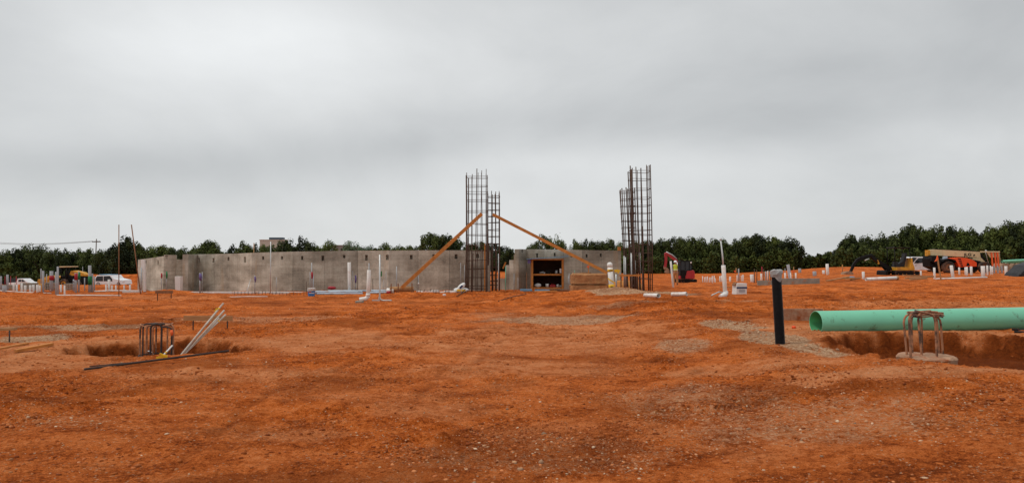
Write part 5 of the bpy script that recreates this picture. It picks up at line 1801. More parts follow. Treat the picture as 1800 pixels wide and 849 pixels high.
def worker():
    import bmesh
    Yw = 48.0
    u = Yw / FPX
    x = at(1187.5, 500, Yw).x
    z = tz(x, Yw)
    rt = thing('person', 'worker in white hard hat, yellow-green vest and tan trousers standing before the red excavator', 'person', (x, Yw, z), rz=math.radians(180 - 15))
    rt.scale = (1.0,) * 3

    def sk(name, V, E, R, m, sub=1, ri=0):
        bm_ = bmesh.new()
        lay = bm_.verts.layers.skin.verify()
        bv = [bm_.verts.new(v) for v in V]
        for v, r in zip(bv, R):
            v[lay].radius = (r, r) if not isinstance(r, tuple) else r
        bv[ri][lay].use_root = True
        for a, b in E: bm_.edges.new((bv[a], bv[b]))
        me = bpy.data.meshes.new(name); bm_.to_mesh(me); bm_.free()
        o = bpy.data.objects.new(name, me); COL.objects.link(o)
        o.modifiers.new('skin', 'SKIN')
        s = o.modifiers.new('sub', 'SUBSURF'); s.levels = sub; s.render_levels = sub
        dg = bpy.context.evaluated_depsgraph_get()
        m2 = bpy.data.meshes.new_from_object(o.evaluated_get(dg))
        bpy.data.objects.remove(o)
        m2.polygons.foreach_set('use_smooth', [True] * len(m2.polygons))
        m2.materials.clear(); m2.materials.append(MT[m])
        o = bpy.data.objects.new(name, m2); COL.objects.link(o); o.parent = rt
        return o
    # local frame: facing -y is the front; the figure faces right of the camera, slightly away
    V = [(0, 0, .98), (0, 0, 1.12), (0, 0, 1.30), (0, 0, 1.44), (0, -.01, 1.53), (0, -.02, 1.62), (0, -.025, 1.72),
         (.10, 0, .92), (.11, -.02, .50), (.12, .02, .10), (.12, -.07, .05),
         (-.10, 0, .92), (-.11, -.01, .50), (-.13, .04, .10), (-.13, -.05, .05),
         (.17, 0, 1.42), (.24, .02, 1.16), (.20, -.16, .98), (.18, -.23, .95),
         (-.17, 0, 1.42), (-.25, .03, 1.15), (-.22, -.10, .93), (-.21, -.15, .88)]
    E = [(0, 1), (1, 2), (2, 3), (3, 4), (4, 5), (5, 6), (0, 7), (7, 8), (8, 9), (9, 10), (0, 11), (11, 12), (12, 13), (13, 14), (3, 15), (15, 16), (16, 17), (17, 18), (3, 19), (19, 20), (20, 21), (21, 22)]
    R = [(.14, .10), (.135, .095), (.15, .105), (.12, .085), .055, .085, .075, .085, .058, .042, .04, .085, .058, .042, .04, .065, .045, .033, .03, .065, .045, .033, .03]
    body = sk('body', V, E, R, 'skin', 2)
    # fingers
    for s, hx_, hy_, hz_ in ((1, .18, -.23, .95), (-1, -.21, -.15, .88)):
        for k in range(4):
            dx = (k - 1.5) * .018
            ln = (.06, .07, .072, .055)[k]
            part('finger', MB().tube([(hx_ + dx, hy_, hz_), (hx_ + dx, hy_ - ln * .8, hz_ - ln * .5), (hx_ + dx, hy_ - ln * .9, hz_ - ln * 1.1)], [.009, .009, .007], 6), 'skin', rt)
        part('thumb', MB().tube([(hx_ - s * .025, hy_ + .02, hz_), (hx_ - s * .05, hy_ - .03, hz_ - .01), (hx_ - s * .045, hy_ - .055, hz_ - .03)], [.011, .01, .008], 6), 'skin', rt)
    part('nose', MB().ball((0, -.105, 1.63), .016, 8, 6, (.8, 1.2, 1.2)), 'skin', rt)
    for s in (1, -1):
        part('ear', MB().ball((s * .085, -.01, 1.63), .025, 8, 6, (.4, .8, 1.2)), 'skin', rt)
        part('eye', MB().ball((s * .032, -.095, 1.655), .012, 8, 6), 'black_paint', rt)
    part('mouth', MB().box((0, -.098, 1.585), (.05, .012, .012)), 'red_tape', rt)
    sk('trousers', [(0, 0, 1.0), (0, 0, .94), (.10, 0, .88), (.11, -.02, .50), (.12, .02, .09), (-.10, 0, .88), (-.11, -.01, .50), (-.13, .04, .09)], [(0, 1), (1, 2), (2, 3), (3, 4), (1, 5), (5, 6), (6, 7)],
       [(.155, .115), (.155, .115), .105, .082, .075, .105, .082, .075], 'trousers', 2)
    sk('vest', [(0, 0, .98), (0, 0, 1.15), (0, 0, 1.32), (0, 0, 1.45), (0, 0, 1.52)], [(0, 1), (1, 2), (2, 3), (3, 4)], [(.175, .13), (.17, .125), (.19, .135), (.21, .125), (.12, .09)], 'vest', 2)
    for s, a_ in ((1, [(.15, 0, 1.44), (.24, .02, 1.17), (.205, -.14, 1.0)]), (-1, [(-.15, 0, 1.44), (-.25, .03, 1.16), (-.222, -.09, .95)])):
        sk('sleeve', a_, [(0, 1), (1, 2)], [.088, .062, .045], 'shirt', 2)
    part('vest_stripe', MB().tube([(0, 0, 1.09), (0, 0, 1.13)], .172, 16), 'cardwhite', rt)
    hat = MB()
    prof = [(0, 1.80), (.05, 1.795), (.09, 1.77), (.115, 1.72), (.12, 1.68), (.145, 1.675), (.145, 1.667), (.11, 1.67)]
    vs = []; fs = []; n = 20
    for (r_, z_) in prof:
        for k in range(n):
            an = 2 * math.pi * k / n
            yy = math.sin(an) * r_ * 1.15 - .02 - (.03 if r_ > .14 and math.sin(an) < 0 else 0)
            vs.append((math.cos(an) * r_, yy, z_))
    for i in range(len(prof) - 1):
        for k in range(n):
            k2 = (k + 1) % n
            fs.append((i * n + k, (i + 1) * n + k, (i + 1) * n + k2, i * n + k2))
    hat._add(vs, fs, True)
    part('hard_hat', hat, 'white_paint', rt)
    for s, yy in ((.12, -.045), (-.13, -.025)):
        part('boot', MB().ball((s, yy, .05), .055, 12, 8, (.9, 2.4, 1.1)).box((s, yy, .0), (.10, .26, .03)), 'boot', rt)
    return rt


worker()
# leaning grey pipe in front of the worker
A = gp(1183.5, 506); T = at(1179, 459, A.y)
solo('grey_pipe', MB().pipe((0, 0, -.1), T - A, 1.7 * A.y / FPX, 1.4 * A.y / FPX, 12), 'pvc', 'tall pale pipe leaning left, directly in front of the worker', 'pipe', A)

# ------------------------------------------------------------------ vehicles
class Prof:
    """side profile in zoom-crop units -> metres, origin (x0,y0) on the ground"""
    def __init__(s, x0, y0, unit): s.x0, s.y0, s.u = x0, y0, unit
    def p(s, *pts): return [((x - s.x0) * s.u, (s.y0 - y) * s.u) for x, y in pts]
    def q(s, x, y): return ((x - s.x0) * s.u, (s.y0 - y) * s.u)


def wheel(root, c, r, y0, w, tyre_m='rubber', rim_m='galv', lug=False):
    t = MB()
    n = 28
    prof = [(.62, 0), (.9, .0), (1, .16), (1, .84), (.9, 1), (.62, 1)]
    vs = []; fs = []
    for (k, f) in prof:
        for i in range(n):
            an = 2 * math.pi * i / n
            kk = k * (1.0 + (.05 if lug and i % 2 and k == 1 else 0))
            vs.append((c[0] + r * kk * math.cos(an), y0 + w * f, c[1] + r * kk * math.sin(an)))
    m = len(prof)
    for j in range(m - 1):
        for i in range(n):
            i2 = (i + 1) % n
            fs.append((j * n + i, j * n + i2, (j + 1) * n + i2, (j + 1) * n + i))
    t._add(vs, fs, not lug)
    wh = part('wheel', MB().disc(c, r * .62, y0 + w * .12, y0 + w * .9, 20), rim_m, root)
    part('tyre', t, tyre_m, wh)
    part('hub', MB().disc(c, r * .2, y0 + w * .02, y0 + w * .2, 14), 'rubber', wh)
    return wh


def track(root, P, xa, xb, yb, h, y0, w, m='rubber'):
    """rubber track from xa to xb (crop units), bottom yb, height h"""
    r = h / 2
    poly = []
    for k in range(9):
        a = math.pi / 2 + math.pi * k / 8
        poly.append((xa + r + r * math.cos(a), yb - r - r * math.sin(a)))
    for k in range(9):
        a = -math.pi / 2 + math.pi * k / 8
        poly.append((xb - r + r * math.cos(a), yb - r - r * math.sin(a)))
    outer = P.p(*poly)
    n = len(outer)
    # dense loop with cleats
    loop = []
    for i in range(n):
        a, b = outer[i], outer[(i + 1) % n]
        k = max(1, int(math.hypot(b[0] - a[0], b[1] - a[1]) / .05))
        for j in range(k): loop.append((a[0] + (b[0] - a[0]) * j / k, a[1] + (b[1] - a[1]) * j / k))
    cx = sum(p[0] for p in loop) / len(loop); cz = (P.y0 - (yb - r)) * P.u
    out = []
    for i, (x, z) in enumerate(loop):
        e = .018 if (i // 2) % 2 else 0
        if z > cz: out.append((x, z + e))
        else: out.append((x, z - e * .3))
    t = MB()
    ins = [(x + (cx - x) * .06, cz + (z - cz) * .72) for x, z in loop]
    N_ = len(out)
    vs = [(x, y0, z) for x, z in out] + [(x, y0 + w, z) for x, z in out] + [(x, y0, z) for x, z in ins] + [(x, y0 + w, z) for x, z in ins]
    fs = []
    for i in range(N_):
        j = (i + 1) % N_
        fs += [(i, j, N_ + j, N_ + i), (2 * N_ + i, 3 * N_ + i, 3 * N_ + j, 2 * N_ + j), (i, 2 * N_ + i, 2 * N_ + j, j), (N_ + i, N_ + j, 3 * N_ + j, 3 * N_ + i)]
    t._add(vs, fs)
    tr = part('track', t, m, root)
    fr = MB()
    fr.prism(P.p((xa + h * .6, yb - h * .35), (xb - h * .6, yb - h * .35), (xb - h * .6, yb - h * .7), (xa + h * .6, yb - h * .7)), y0 + w * .15, y0 + w * .85, .01)
    part('track_frame', fr, 'black_paint', tr)
    for x in (xa + r, xb - r):
        part('sprocket', MB().disc(P.q(x, yb - r), r * .62 * P.u, y0 + w * .1, y0 + w * .9, 14), 'black_paint', tr)
    k = 4
    for i in range(k):
        x = xa + h + (xb - xa - 2 * h) * (i + .5) / k
        part('roller', MB().disc(P.q(x, yb - h * .24), h * .16 * P.u, y0 + w * .1, y0 + w * .9, 10), 'black_paint', tr)


def cab(root, P, pts, y0, w, fr=.05, windows=(), roof_m='black_paint', frame_m='black_paint'):
    """cab: glass body inside posts and roof"""
    g_ = P.p(*pts)
    part('cab_glass', MB().prism([(x, z) for x, z in g_], y0 + .03, y0 + w - .03), 'glass', root)
    fm = MB()
    n = len(g_)
    for side in (y0, y0 + w):
        for i in range(n):
            a = g_[i]; b = g_[(i + 1) % n]
            fm.beam((a[0], side, a[1]), (b[0], side, b[1]), fr, fr, up=(0, 1, 0))
    for a in g_:
        fm.beam((a[0], y0, a[1]), (a[0], y0 + w, a[1]), fr, fr)
    for (a, b) in windows:
        A = P.q(*a); B = P.q(*b)
        for side in (y0, y0 + w):
            fm.beam((A[0], side, A[1]), (B[0], side, B[1]), fr * .8, fr * .8, up=(0, 1, 0))
    part('cab_frame', fm, frame_m, root)


# --- red mini excavator
g = gp(1209, 497.2)
P = Prof(685, 618, g.y / FPX / 5.31)
ex = thing('excavator', 'red mini excavator with black cab and folded boom, behind the worker', 'excavator', g)
w = 1.35
track(ex, P, 597, 772, 619, 34, -w / 2, .32)
track(ex, P, 597, 772, 619, 34, w / 2 - .32, .32)
part('undercarriage', MB().prism(P.p((630, 606), (735, 606), (735, 582), (630, 582)), -w / 2 + .3, w / 2 - .3, .01), 'black_paint', ex)
part('turntable', MB().box((P.q(685, 0)[0], 0, P.q(0, 584)[1]), (.7, .7, .1), bev=.02), 'black_paint', ex)
part('blade', MB().prism(P.p((700, 612), (770, 614), (772, 590), (755, 594), (742, 603), (700, 600)), -w / 2, w / 2, .01), 'black_paint', ex)
part('body', MB().prism(P.p((610, 582), (748, 580), (749, 512), (738, 500), (676, 505), (668, 545), (612, 552)), -w / 2, w / 2, .03), 'red_paint', ex)
part('counterweight', MB().prism(P.p((722, 583), (750, 578), (751, 520), (736, 512)), -w / 2 - .02, w / 2 + .02, .02), 'red_paint', ex)
part('step_panel', MB().prism(P.p((622, 580), (664, 580), (664, 500), (622, 500)), -w / 2 - .005, -w / 2 + .3, .01), 'black_paint', ex)
cab(ex, P, [(617, 552), (667, 552), (676, 505), (722, 500), (729, 470), (716, 417), (622, 417)], -w / 2 + .02, 1.0, .045, windows=[((664, 550), (662, 417)), ((700, 502), (704, 417))])
part('cab_roof', MB().prism(P.p((616, 420), (722, 420), (728, 415), (720, 411), (624, 411)), -w / 2, .42, .01), 'black_paint', ex)
part('seat', MB().prism(P.p((655, 520), (700, 520), (703, 470), (692, 470), (685, 505), (655, 508)), -.4, .1, .02), 'black_paint', ex)
part('beacon', MB().box((P.q(715, 430)[0], -w / 2 - .03, P.q(0, 430)[1]), (.12, .06, .12), bev=.01), 'cardwhite', ex)
part('boom', MB().prism(P.p((604, 560), (618, 548), (616, 440), (606, 405), (520, 345), (503, 333), (487, 340), (492, 352), (516, 362), (590, 420), (596, 470), (592, 540)), -.12, .12, .02), 'red_paint', ex)
part('boom_cylinder', MB().tube([(*P.q(505, 333)[:1], 0, P.q(0, 330)[1]), (P.q(560, 358)[0], 0, P.q(0, 358)[1]), (P.q(606, 396)[0], 0, P.q(0, 396)[1])], .045, 8), 'galv', ex)
part('boom_cylinder', MB().tube([(P.q(612, 555)[0], -.2, P.q(0, 555)[1]), (P.q(603, 430)[0], -.16, P.q(0, 430)[1])], .05, 8), 'galv', ex)
part('stick', MB().prism(P.p((487, 340), (514, 352), (512, 420), (505, 474), (490, 482), (480, 470), (488, 420)), -.09, .09, .02), 'red_paint', ex)
part('stick_cylinder', MB().tube([(P.q(498, 345)[0], 0, P.q(0, 345)[1]), (P.q(483, 400)[0], 0, P.q(0, 400)[1]), (P.q(482, 460)[0], 0, P.q(0, 460)[1])], .04, 8), 'black_paint', ex)
part('bucket', MB().prism(P.p((484, 472), (508, 478), (526, 500), (528, 530), (500, 532), (492, 520), (498, 505), (486, 490)), -.28, .28, .015), 'stone_rubble', ex)

push_back(ex, .67)

# --- right excavator (yellow, open canopy), boom reaching left
g = gp(1588, 483.6)
un = g.y / FPX / 5.31
P = Prof(255, 545, un)          # crop8 coordinates, x0=1540
ex = thing('excavator', 'yellow and black open-canopy mini excavator with its boom reaching left', 'excavator', g)
w = 1.5
track(ex, P, 148, 378, 546, 40, -w / 2, .35)
track(ex, P, 148, 378, 546, 40, w / 2 - .35, .35)
part('undercarriage', MB().prism(P.p((190, 530), (340, 530), (340, 498), (190, 498)), -w / 2 + .3, w / 2 - .3, .01), 'black_paint', ex)
part('blade', MB().prism(P.p((60, 545), (75, 545), (80, 510), (150, 520), (150, 510), (75, 500), (62, 510)), -w / 2, w / 2, .01), 'black_paint', ex)
part('body', MB().prism(P.p((158, 500), (330, 500), (332, 478), (300, 470), (160, 472)), -w / 2, w / 2, .02), 'yellow_paint', ex)
part('engine_hood', MB().prism(P.p((292, 472), (332, 480), (318, 440), (310, 388), (298, 386)), -w / 2, w / 2, .03), 'yellow_paint', ex)
part('seat', MB().prism(P.p((200, 470), (262, 470), (270, 430), (290, 345), (272, 340), (258, 390), (245, 425), (200, 440)), -.35, .15, .03), 'tarp', ex)
part('control_console', MB().prism(P.p((168, 470), (195, 470), (192, 420), (172, 420)), -.5, .1, .02), 'tarp', ex)
part('lever', MB().tube([(P.q(180, 420)[0], -.3, P.q(0, 420)[1]), (P.q(186, 385)[0], -.3, P.q(0, 385)[1])], .02, 6), 'black_paint', ex)
for (x, xt) in ((155, 152), (300, 292)):
    for yy in (-w / 2 + .1, w / 2 - .25):
        a = P.q(x, 470); b = P.q(xt, 292)
        part('canopy_post', MB().tube([(a[0], yy, a[1]), (b[0], yy, b[1])], .035, 7), 'black_paint', ex)
part('canopy', MB().prism(P.p((146, 296), (302, 296), (306, 290), (290, 286), (156, 286), (144, 290)), -w / 2 + .05, w / 2 - .1, .01), 'black_paint', ex)
# boom reaching left: crop7 coordinates shift: x7 = x8 + 1168 (1540-1320=220px*5.31)


def q7(x, y): return (x - 1168, y)


part('boom', MB().prism(P.p((165, 500), (150, 470), q7(1250, 430), q7(1180, 385), q7(1145, 352), q7(1120, 362), q7(1150, 400), q7(1230, 455), q7(1290, 505)), -.13, .13, .02), 'black_paint', ex)
part('boom_cylinder', MB().tube([(P.q(*q7(1270, 490))[0], -.02, P.q(0, 500)[1]), (P.q(*q7(1205, 415))[0], -.02, P.q(0, 432)[1])], .06, 8), 'black_paint', ex)
part('boom_clip', MB().prism(P.p(q7(1185, 405), q7(1195, 405), q7(1210, 440), q7(1195, 445), q7(1190, 430), q7(1200, 428)), -.16, -.13), 'yellow_paint', ex)
part('arm', MB().prism(P.p(q7(1145, 350), q7(1150, 370), q7(1010, 415), q7(985, 450), q7(950, 525), q7(930, 520), q7(965, 440), q7(1000, 395), q7(1030, 380)), -.10, .10, .02), 'black_paint', ex)
part('arm_cylinder', MB().tube([(P.q(*q7(1140, 348))[0], 0, P.q(0, 352)[1]), (P.q(*q7(1040, 385))[0], 0, P.q(0, 376)[1])], .05, 8), 'black_paint', ex)
part('cylinder_rod', MB().tube([(P.q(*q7(1070, 410))[0], -.13, P.q(0, 410)[1]), (P.q(*q7(1112, 390))[0], -.13, P.q(0, 392)[1])], .045, 8), 'galv', ex)
part('bucket', MB().prism(P.p(q7(935, 510), q7(960, 528), q7(945, 552), q7(890, 556), q7(862, 545), q7(872, 520), q7(905, 512)), -.3, .3, .015), 'stone_rubble', ex)

push_back(ex, .25)

# --- telehandler
g = gp(1690, 480.2)
un = g.y / FPX / 5.31
P = Prof(800, 532, un)
te = thing('telehandler', 'cream and orange telescopic handler with large tyres behind the white stub pipes', 'telehandler', g)
w = 2.3
for (cx_, cy_, r_) in ((630, 478, 56), (963, 480, 52)):
    c = P.q(cx_, cy_)
    wheel(te, c, r_ * un, -w / 2, .42, lug=True, rim_m='wood_dark')
    wheel(te, c, r_ * un, w / 2 - .42, .42, lug=True, rim_m='wood_dark')
part('chassis', MB().prism(P.p((560, 490), (560, 420), (640, 395), (900, 410), (1000, 440), (1010, 500), (900, 505), (700, 508)), -w / 2 + .45, w / 2 - .45, .03), 'black_paint', te)
part('axle', MB().box((P.q(630, 0)[0], 0, P.q(0, 480)[1]), (.2, w - .5, .2), bev=.02), 'black_paint', te)
part('axle', MB().box((P.q(963, 0)[0], 0, P.q(0, 480)[1]), (.2, w - .5, .2), bev=.02), 'black_paint', te)
part('engine_hood', MB().prism(P.p((628, 408), (640, 394), (720, 386), (800, 394), (850, 410), (885, 436), (884, 470), (720, 476), (705, 440), (690, 420), (668, 410)), -w / 2, -w / 2 + .75, .03), 'orange_paint', te)
for k in range(4):
    part('hood_vent', MB().prism(P.p((708 + k * 7, 396 + k * 20), (738 + k * 5, 399 + k * 19), (742 + k * 5, 410 + k * 19), (716 + k * 7, 408 + k * 20)), -w / 2 - .012, -w / 2 + .02), 'black_paint', te)
part('hood_decal', MB().prism(P.p((785, 465), (820, 465), (812, 445), (800, 430), (792, 445)), -w / 2 - .01, -w / 2 + .02), 'black_paint', te)
part('mud_guard', MB().prism(P.p((570, 425), (585, 405), (630, 395), (690, 410), (700, 435), (690, 425), (630, 408), (590, 418)), -w / 2, -w / 2 + .45, .01), 'black_paint', te)
part('rear_frame', MB().prism(P.p((482, 470), (545, 500), (560, 440), (555, 385), (490, 370), (478, 400)), -w / 2 + .5, w / 2 - .5, .03), 'black_paint', te)
part('tank', MB().prism(P.p((600, 405), (634, 405), (634, 376), (604, 376)), -w / 2 + .3, -w / 2 + .6, .02), 'bluepvc', te)
bm = part('boom', MB().prism(P.p((482, 362), (482, 320), (540, 312), (965, 334), (975, 388), (500, 366)), -.32, .12, .02), 'cream_paint', te)
part('boom_end', MB().prism(P.p((480, 372), (480, 318), (500, 318), (504, 366)), -.36, .16, .015), 'yellow_paint', te)
part('boom_top_plate', MB().prism(P.p((545, 313), (965, 335), (965, 328), (548, 306)), -.30, .10), 'black_paint', te)
me = text_mesh('JLG', 36 * un, .006)
q = P.q(852, 361)
me.transform(Matrix.Translation((q[0], -.335, q[1])) @ Matrix.Rotation(-.05, 4, 'Y') @ Matrix.Scale(1.3, 4, (1, 0, 0)))
me.materials.append(MT['black_plastic'])
part('lettering', me, None, te)
part('decal', MB().prism(P.p((905, 358), (922, 360), (912, 375), (903, 374)), -.333, -.31), 'black_paint', te)
part('boom_nose', MB().prism(P.p((895, 392), (975, 388), (1025, 440), (1018, 448), (960, 420), (900, 408)), -.34, .14, .02), 'cream_paint', te)
part('cab_frame', MB().prism(P.p((486, 372), (552, 372), (566, 410), (572, 440), (520, 450), (480, 420)), -w / 2 + .2, -w / 2 + 1.0, .03), 'black_paint', te)
part('lift_cylinder', MB().tube([(P.q(900, 430)[0], -.1, P.q(0, 430)[1]), (P.q(700, 385)[0], -.1, P.q(0, 385)[1])], .07, 8), 'black_paint', te)
part('tilt_arm', MB().prism(P.p((965, 345), (990, 350), (1045, 455), (1030, 468), (1000, 440)), -.25, .05, .02), 'black_paint', te)
part('hose_guide', MB().tube([(P.q(1018, 320)[0], -.3, P.q(0, 322)[1]), (P.q(1022, 350)[0], -.3, P.q(0, 350)[1]), (P.q(1042, 440)[0], -.32, P.q(0, 440)[1])], .035, 6), 'galv', te)
part('headlight', MB().disc(P.q(1020, 325), 8 * un, -.4, -.3, 12), 'galv', te)
push_back(te, .15)
# form panels standing on end at the machine's front: own thing
g2 = gp(1747, 482.5); g2.y = g.y - 2.0; g2.x = at(1747, 482, g2.y).x; g2.z = tz(g2.x, g2.y)
u2 = g2.y / FPX / 5.31
P2 = Prof(1100, 545, u2)
ra = thing('form_rack', 'cream-topped rack of orange and white upright posts in front of the handler', 'rack', g2)
part('top_rail', MB().prism(P2.p((982, 352), (982, 340), (1156, 340), (1156, 352)), -.1, .1, .01), 'cream_paint', ra)
part('back_panel', MB().prism(P2.p((1040, 350), (1156, 350), (1160, 395), (1072, 400)), .02, .08), 'cream_paint', ra)
for k, (xa, xb, m_, yb) in enumerate(((1074, 1092, 'orange_tape', 480), (1106, 1124, 'orange_tape', 490), (1130, 1148, 'orange_tape', 488), (1152, 1160, 'cream_paint', 500))):
    part('post', MB().prism(P2.p((xa, 350), (xb - 6, 350), (xb + 4, yb), (xa + 8, yb)), -.06, .0, .005), m_, ra)
for k, (xa, xb) in enumerate(((1088, 1104), (1120, 1140), (1156, 1178))):
    part('foot_post', MB().prism(P2.p((xa, 478), (xb - 4, 478), (xb, 545), (xa + 6, 545)), -.14, -.07, .005), 'conduit', ra)

# --- pickups


def pickup(name, label, cat, g, P, pts_body, pts_glass, wheels, w=1.9, m='white_paint', win_split=(), lights=(), facing=-1):
    rt = thing(name, label, cat, g)
    part('body', MB().prism(P.p(*pts_body), -w / 2, w / 2, .04), m, rt)
    part('window', MB().prism(P.p(*pts_glass), -w / 2 - .008, w / 2 + .008, .0), 'glass', rt)
    for a, b in win_split:
        A = P.q(*a); B = P.q(*b)
        part('pillar', MB().beam((A[0], -w / 2 - .015, A[1]), (B[0], -w / 2 - .015, B[1]), .05, .02, up=(0, 1, 0)), m, rt)
    for (cx_, cy_, r_) in wheels:
        wheel(rt, P.q(cx_, cy_), r_ * P.u, -w / 2 - .02, .26)
        wheel(rt, P.q(cx_, cy_), r_ * P.u, w / 2 - .24, .26)
    for (x, y) in lights:
        q = P.q(x, y)
        for s in (-1, 1):
            part('headlight', MB().box((q[0], s * (w / 2 - .2), q[1]), (.06, .3, .16), bev=.01), 'cardwhite', rt)
    return rt


# right pickup, crop8, front to the left; half hidden behind the handler and excavator
Yd = 76.0
gx = at(1540 + 400 / 5.31, 480, Yd).x; gz_ = tz(gx, Yd)
base_py = 460 + (CH - gz_) / Yd * FPX
P = Prof(400, (base_py - 380) * 5.31, Yd / FPX / 5.31)
pk = pickup('pickup_truck', 'white pickup truck half hidden between the yellow excavator and the handler', 'pickup truck', (gx, Yd, gz_), P,
            [(262, 505), (262, 445), (312, 432), (322, 388), (345, 379), (470, 379), (480, 392), (486, 446), (640, 446), (645, 500), (480, 503)],
            [(357, 440), (372, 414), (398, 391), (442, 391), (452, 432), (420, 438)], [(318, (base_py - 380) * 5.31 - 32, 30), (590, (base_py - 380) * 5.31 - 32, 30)], lights=[(262, 460)])
part('windscreen', MB().prism(P.p((318, 432), (330, 394), (346, 386), (384, 388), (350, 430)), -.97, .97), 'glass', pk)
part('mirror', MB().box((P.q(387, 430)[0], -1.1, P.q(0, 428)[1]), (.2, .2, .3), bev=.03), 'black_paint', pk)
part('door_handle', MB().box((P.q(462, 456)[0], -.98, P.q(0, 456)[1]), (.16, .04, .05)), 'black_paint', pk)
part('badge', MB().box((P.q(372, 460)[0], -.98, P.q(0, 460)[1]), (.1, .03, .05)), 'black_paint', pk)

push_back(pk, .95)
# far left white pickup, crop1, front to the right
Yd = 118.0
gx = at(48, 480, Yd).x; gz_ = tz(gx, Yd)
bp_ = 460 + (CH - gz_) / Yd * FPX
by = (bp_ - 380) * 5.31
P = Prof(48 * 5.31, by, Yd / FPX / 5.31)
dy_ = by - 628
def sh_(pts): return [(x, y + dy_) for x, y in pts]
pickup('pickup_truck', 'distant white pickup truck at the far left, facing right', 'pickup truck', (gx, Yd, gz_), P,
       sh_([(120, 614), (120, 578), (192, 576), (198, 545), (210, 541), (250, 541), (272, 556), (290, 572), (325, 578), (337, 592), (336, 612)]),
       sh_([(209, 571), (212, 550), (248, 549), (265, 560), (278, 572)]), [(158, by - 15, 15), (308, by - 15, 15)], m='white_paint', win_split=[(sh_([(240, 572)])[0], sh_([(238, 549)])[0])], lights=[sh_([(335, 590)])[0]])
g = Vector((at(27, 480, 121).x, 121, 0)); g.z = tz(g.x, g.y); u = 121 / FPX
P = Prof(27, 0, u)
pickup('utility_vehicle', 'dark vehicle standing left behind the distant white pickup', 'vehicle', g, Prof(27, 16, u),
       [(12, 14), (12, 6), (20, 5), (22, .5), (36, .5), (38, 6), (42, 8), (42, 14)], [(23, 5.5), (24, 1.5), (34, 1.5), (35.5, 5.5)], [(17, 13.2, 2.8), (37, 13.2, 2.8)], m='black_paint')

# white/blue car in the left cluster (crop1)
Yd = 62.0
gx = at(1010 / 5.31, 505, Yd).x; gz_ = tz(gx, Yd)
by = (460 + (CH - gz_) / Yd * FPX - 380) * 5.31
P = Prof(1010, by, Yd / FPX / 5.31)
sc_ = thing('car', 'pale car with dark windows standing among the white stubs at left', 'car', (gx, Yd, gz_))
dd = by - 692
part('body', MB().prism(P.p((882, by - 12), (880, 622 + dd), (900, 596 + dd), (1030, 592 + dd), (1058, 625 + dd), (1130, 640 + dd), (1140, by - 12)), -.85, .85, .05), 'white_paint', sc_)
part('window', MB().prism(P.p((892, 650 + dd), (892, 625 + dd), (906, 604 + dd), (960, 602 + dd), (960, 650 + dd)), -.86, .86), 'glass', sc_)
part('window', MB().prism(P.p((966, 650 + dd), (966, 602 + dd), (1022, 600 + dd), (1045, 628 + dd), (1048, 650 + dd)), -.86, .86), 'glass', sc_)
for cx_ in (915, 1105):
    wheel(sc_, P.q(cx_, by - 17), 17 * P.u, -.87, .22); wheel(sc_, P.q(cx_, by - 17), 17 * P.u, .65, .22)
part('headlight', MB().box((P.q(1138, 0)[0], -.6, P.q(0, 655 + dd)[1]), (.05, .3, .12)), 'cardwhite', sc_)
push_back(sc_, .85)
part('roof_rack', MB().box((P.q(960, 0)[0], 0, P.q(0, 588 + dd)[1]), (1.1, 1.2, .04)), 'blue_sheet', sc_)

# yellow tractor-loader (crop1)
Yd = 74.0
gx = at(640 / 5.31, 500, Yd).x; gz_ = tz(gx, Yd)
by = (460 + (CH - gz_) / Yd * FPX - 380) * 5.31
P = Prof(640, by, Yd / FPX / 5.31)
tr = thing('tractor', 'yellow tractor with tan canopy and dark cab frame beyond the stub cluster at left', 'tractor', (gx, Yd, gz_))
part('canopy', MB().prism(P.p((537, 476), (545, 467), (634, 466), (636, 474), (560, 478)), -.8, .8, .02), 'cream_paint', tr)
for (x, xt) in ((560, 556), (612, 606)):
    for yy in (-.7, .7):
        a = P.q(x, 590); b = P.q(xt, 474)
        part('canopy_post', MB().tube([(a[0], yy, a[1]), (b[0], yy, b[1])], .06, 6), 'black_paint', tr)
part('body', MB().prism(P.p((545, by - 25), (552, 555), (610, 552), (640, 560), (760, 560), (762, by - 30), (640, by - 20)), -.5, .5, .04), 'black_paint', tr)
part('hood', MB().prism(P.p((618, 545), (630, 512), (660, 508), (735, 525), (765, 545), (764, 560), (640, 556)), -.45, .45, .05), 'yellow_paint', tr)
part('seat', MB().prism(P.p((568, 555), (600, 555), (598, 545), (582, 545), (578, 510), (568, 510)), -.3, .3, .03), 'black_paint', tr)
wheel(tr, P.q(590, by - 40), 40 * P.u, -.95, .4, lug=True, rim_m='yellow_paint'); wheel(tr, P.q(590, by - 40), 40 * P.u, .55, .4, lug=True, rim_m='yellow_paint')
wheel(tr, P.q(725, by - 28), 28 * P.u, -.9, .3, rim_m='yellow_paint'); wheel(tr, P.q(725, by - 28), 28 * P.u, .6, .3, rim_m='yellow_paint')
part('loader_arm', MB().prism(P.p((360, 630), (372, 575), (440, 555), (545, 560), (545, 575), (450, 575), (395, 590), (385, 635)), -.5, .5, .02), 'yellow_paint', tr)
push_back(tr, .9)
part('loader_bucket', MB().prism(P.p((335, 640), (345, 590), (380, 585), (392, 640)), -.8, .8, .03), 'yellow_paint', tr)

# ------------------------------------------------------------------ right-side stubs etc.
def c6(x, y): return 1080 + x / 5.31, 380 + y / 5.31
def c7(x, y): return 1320 + x / 5.31, 380 + y / 5.31
def c8(x, y): return 1540 + x / 5.31, 380 + y / 5.31


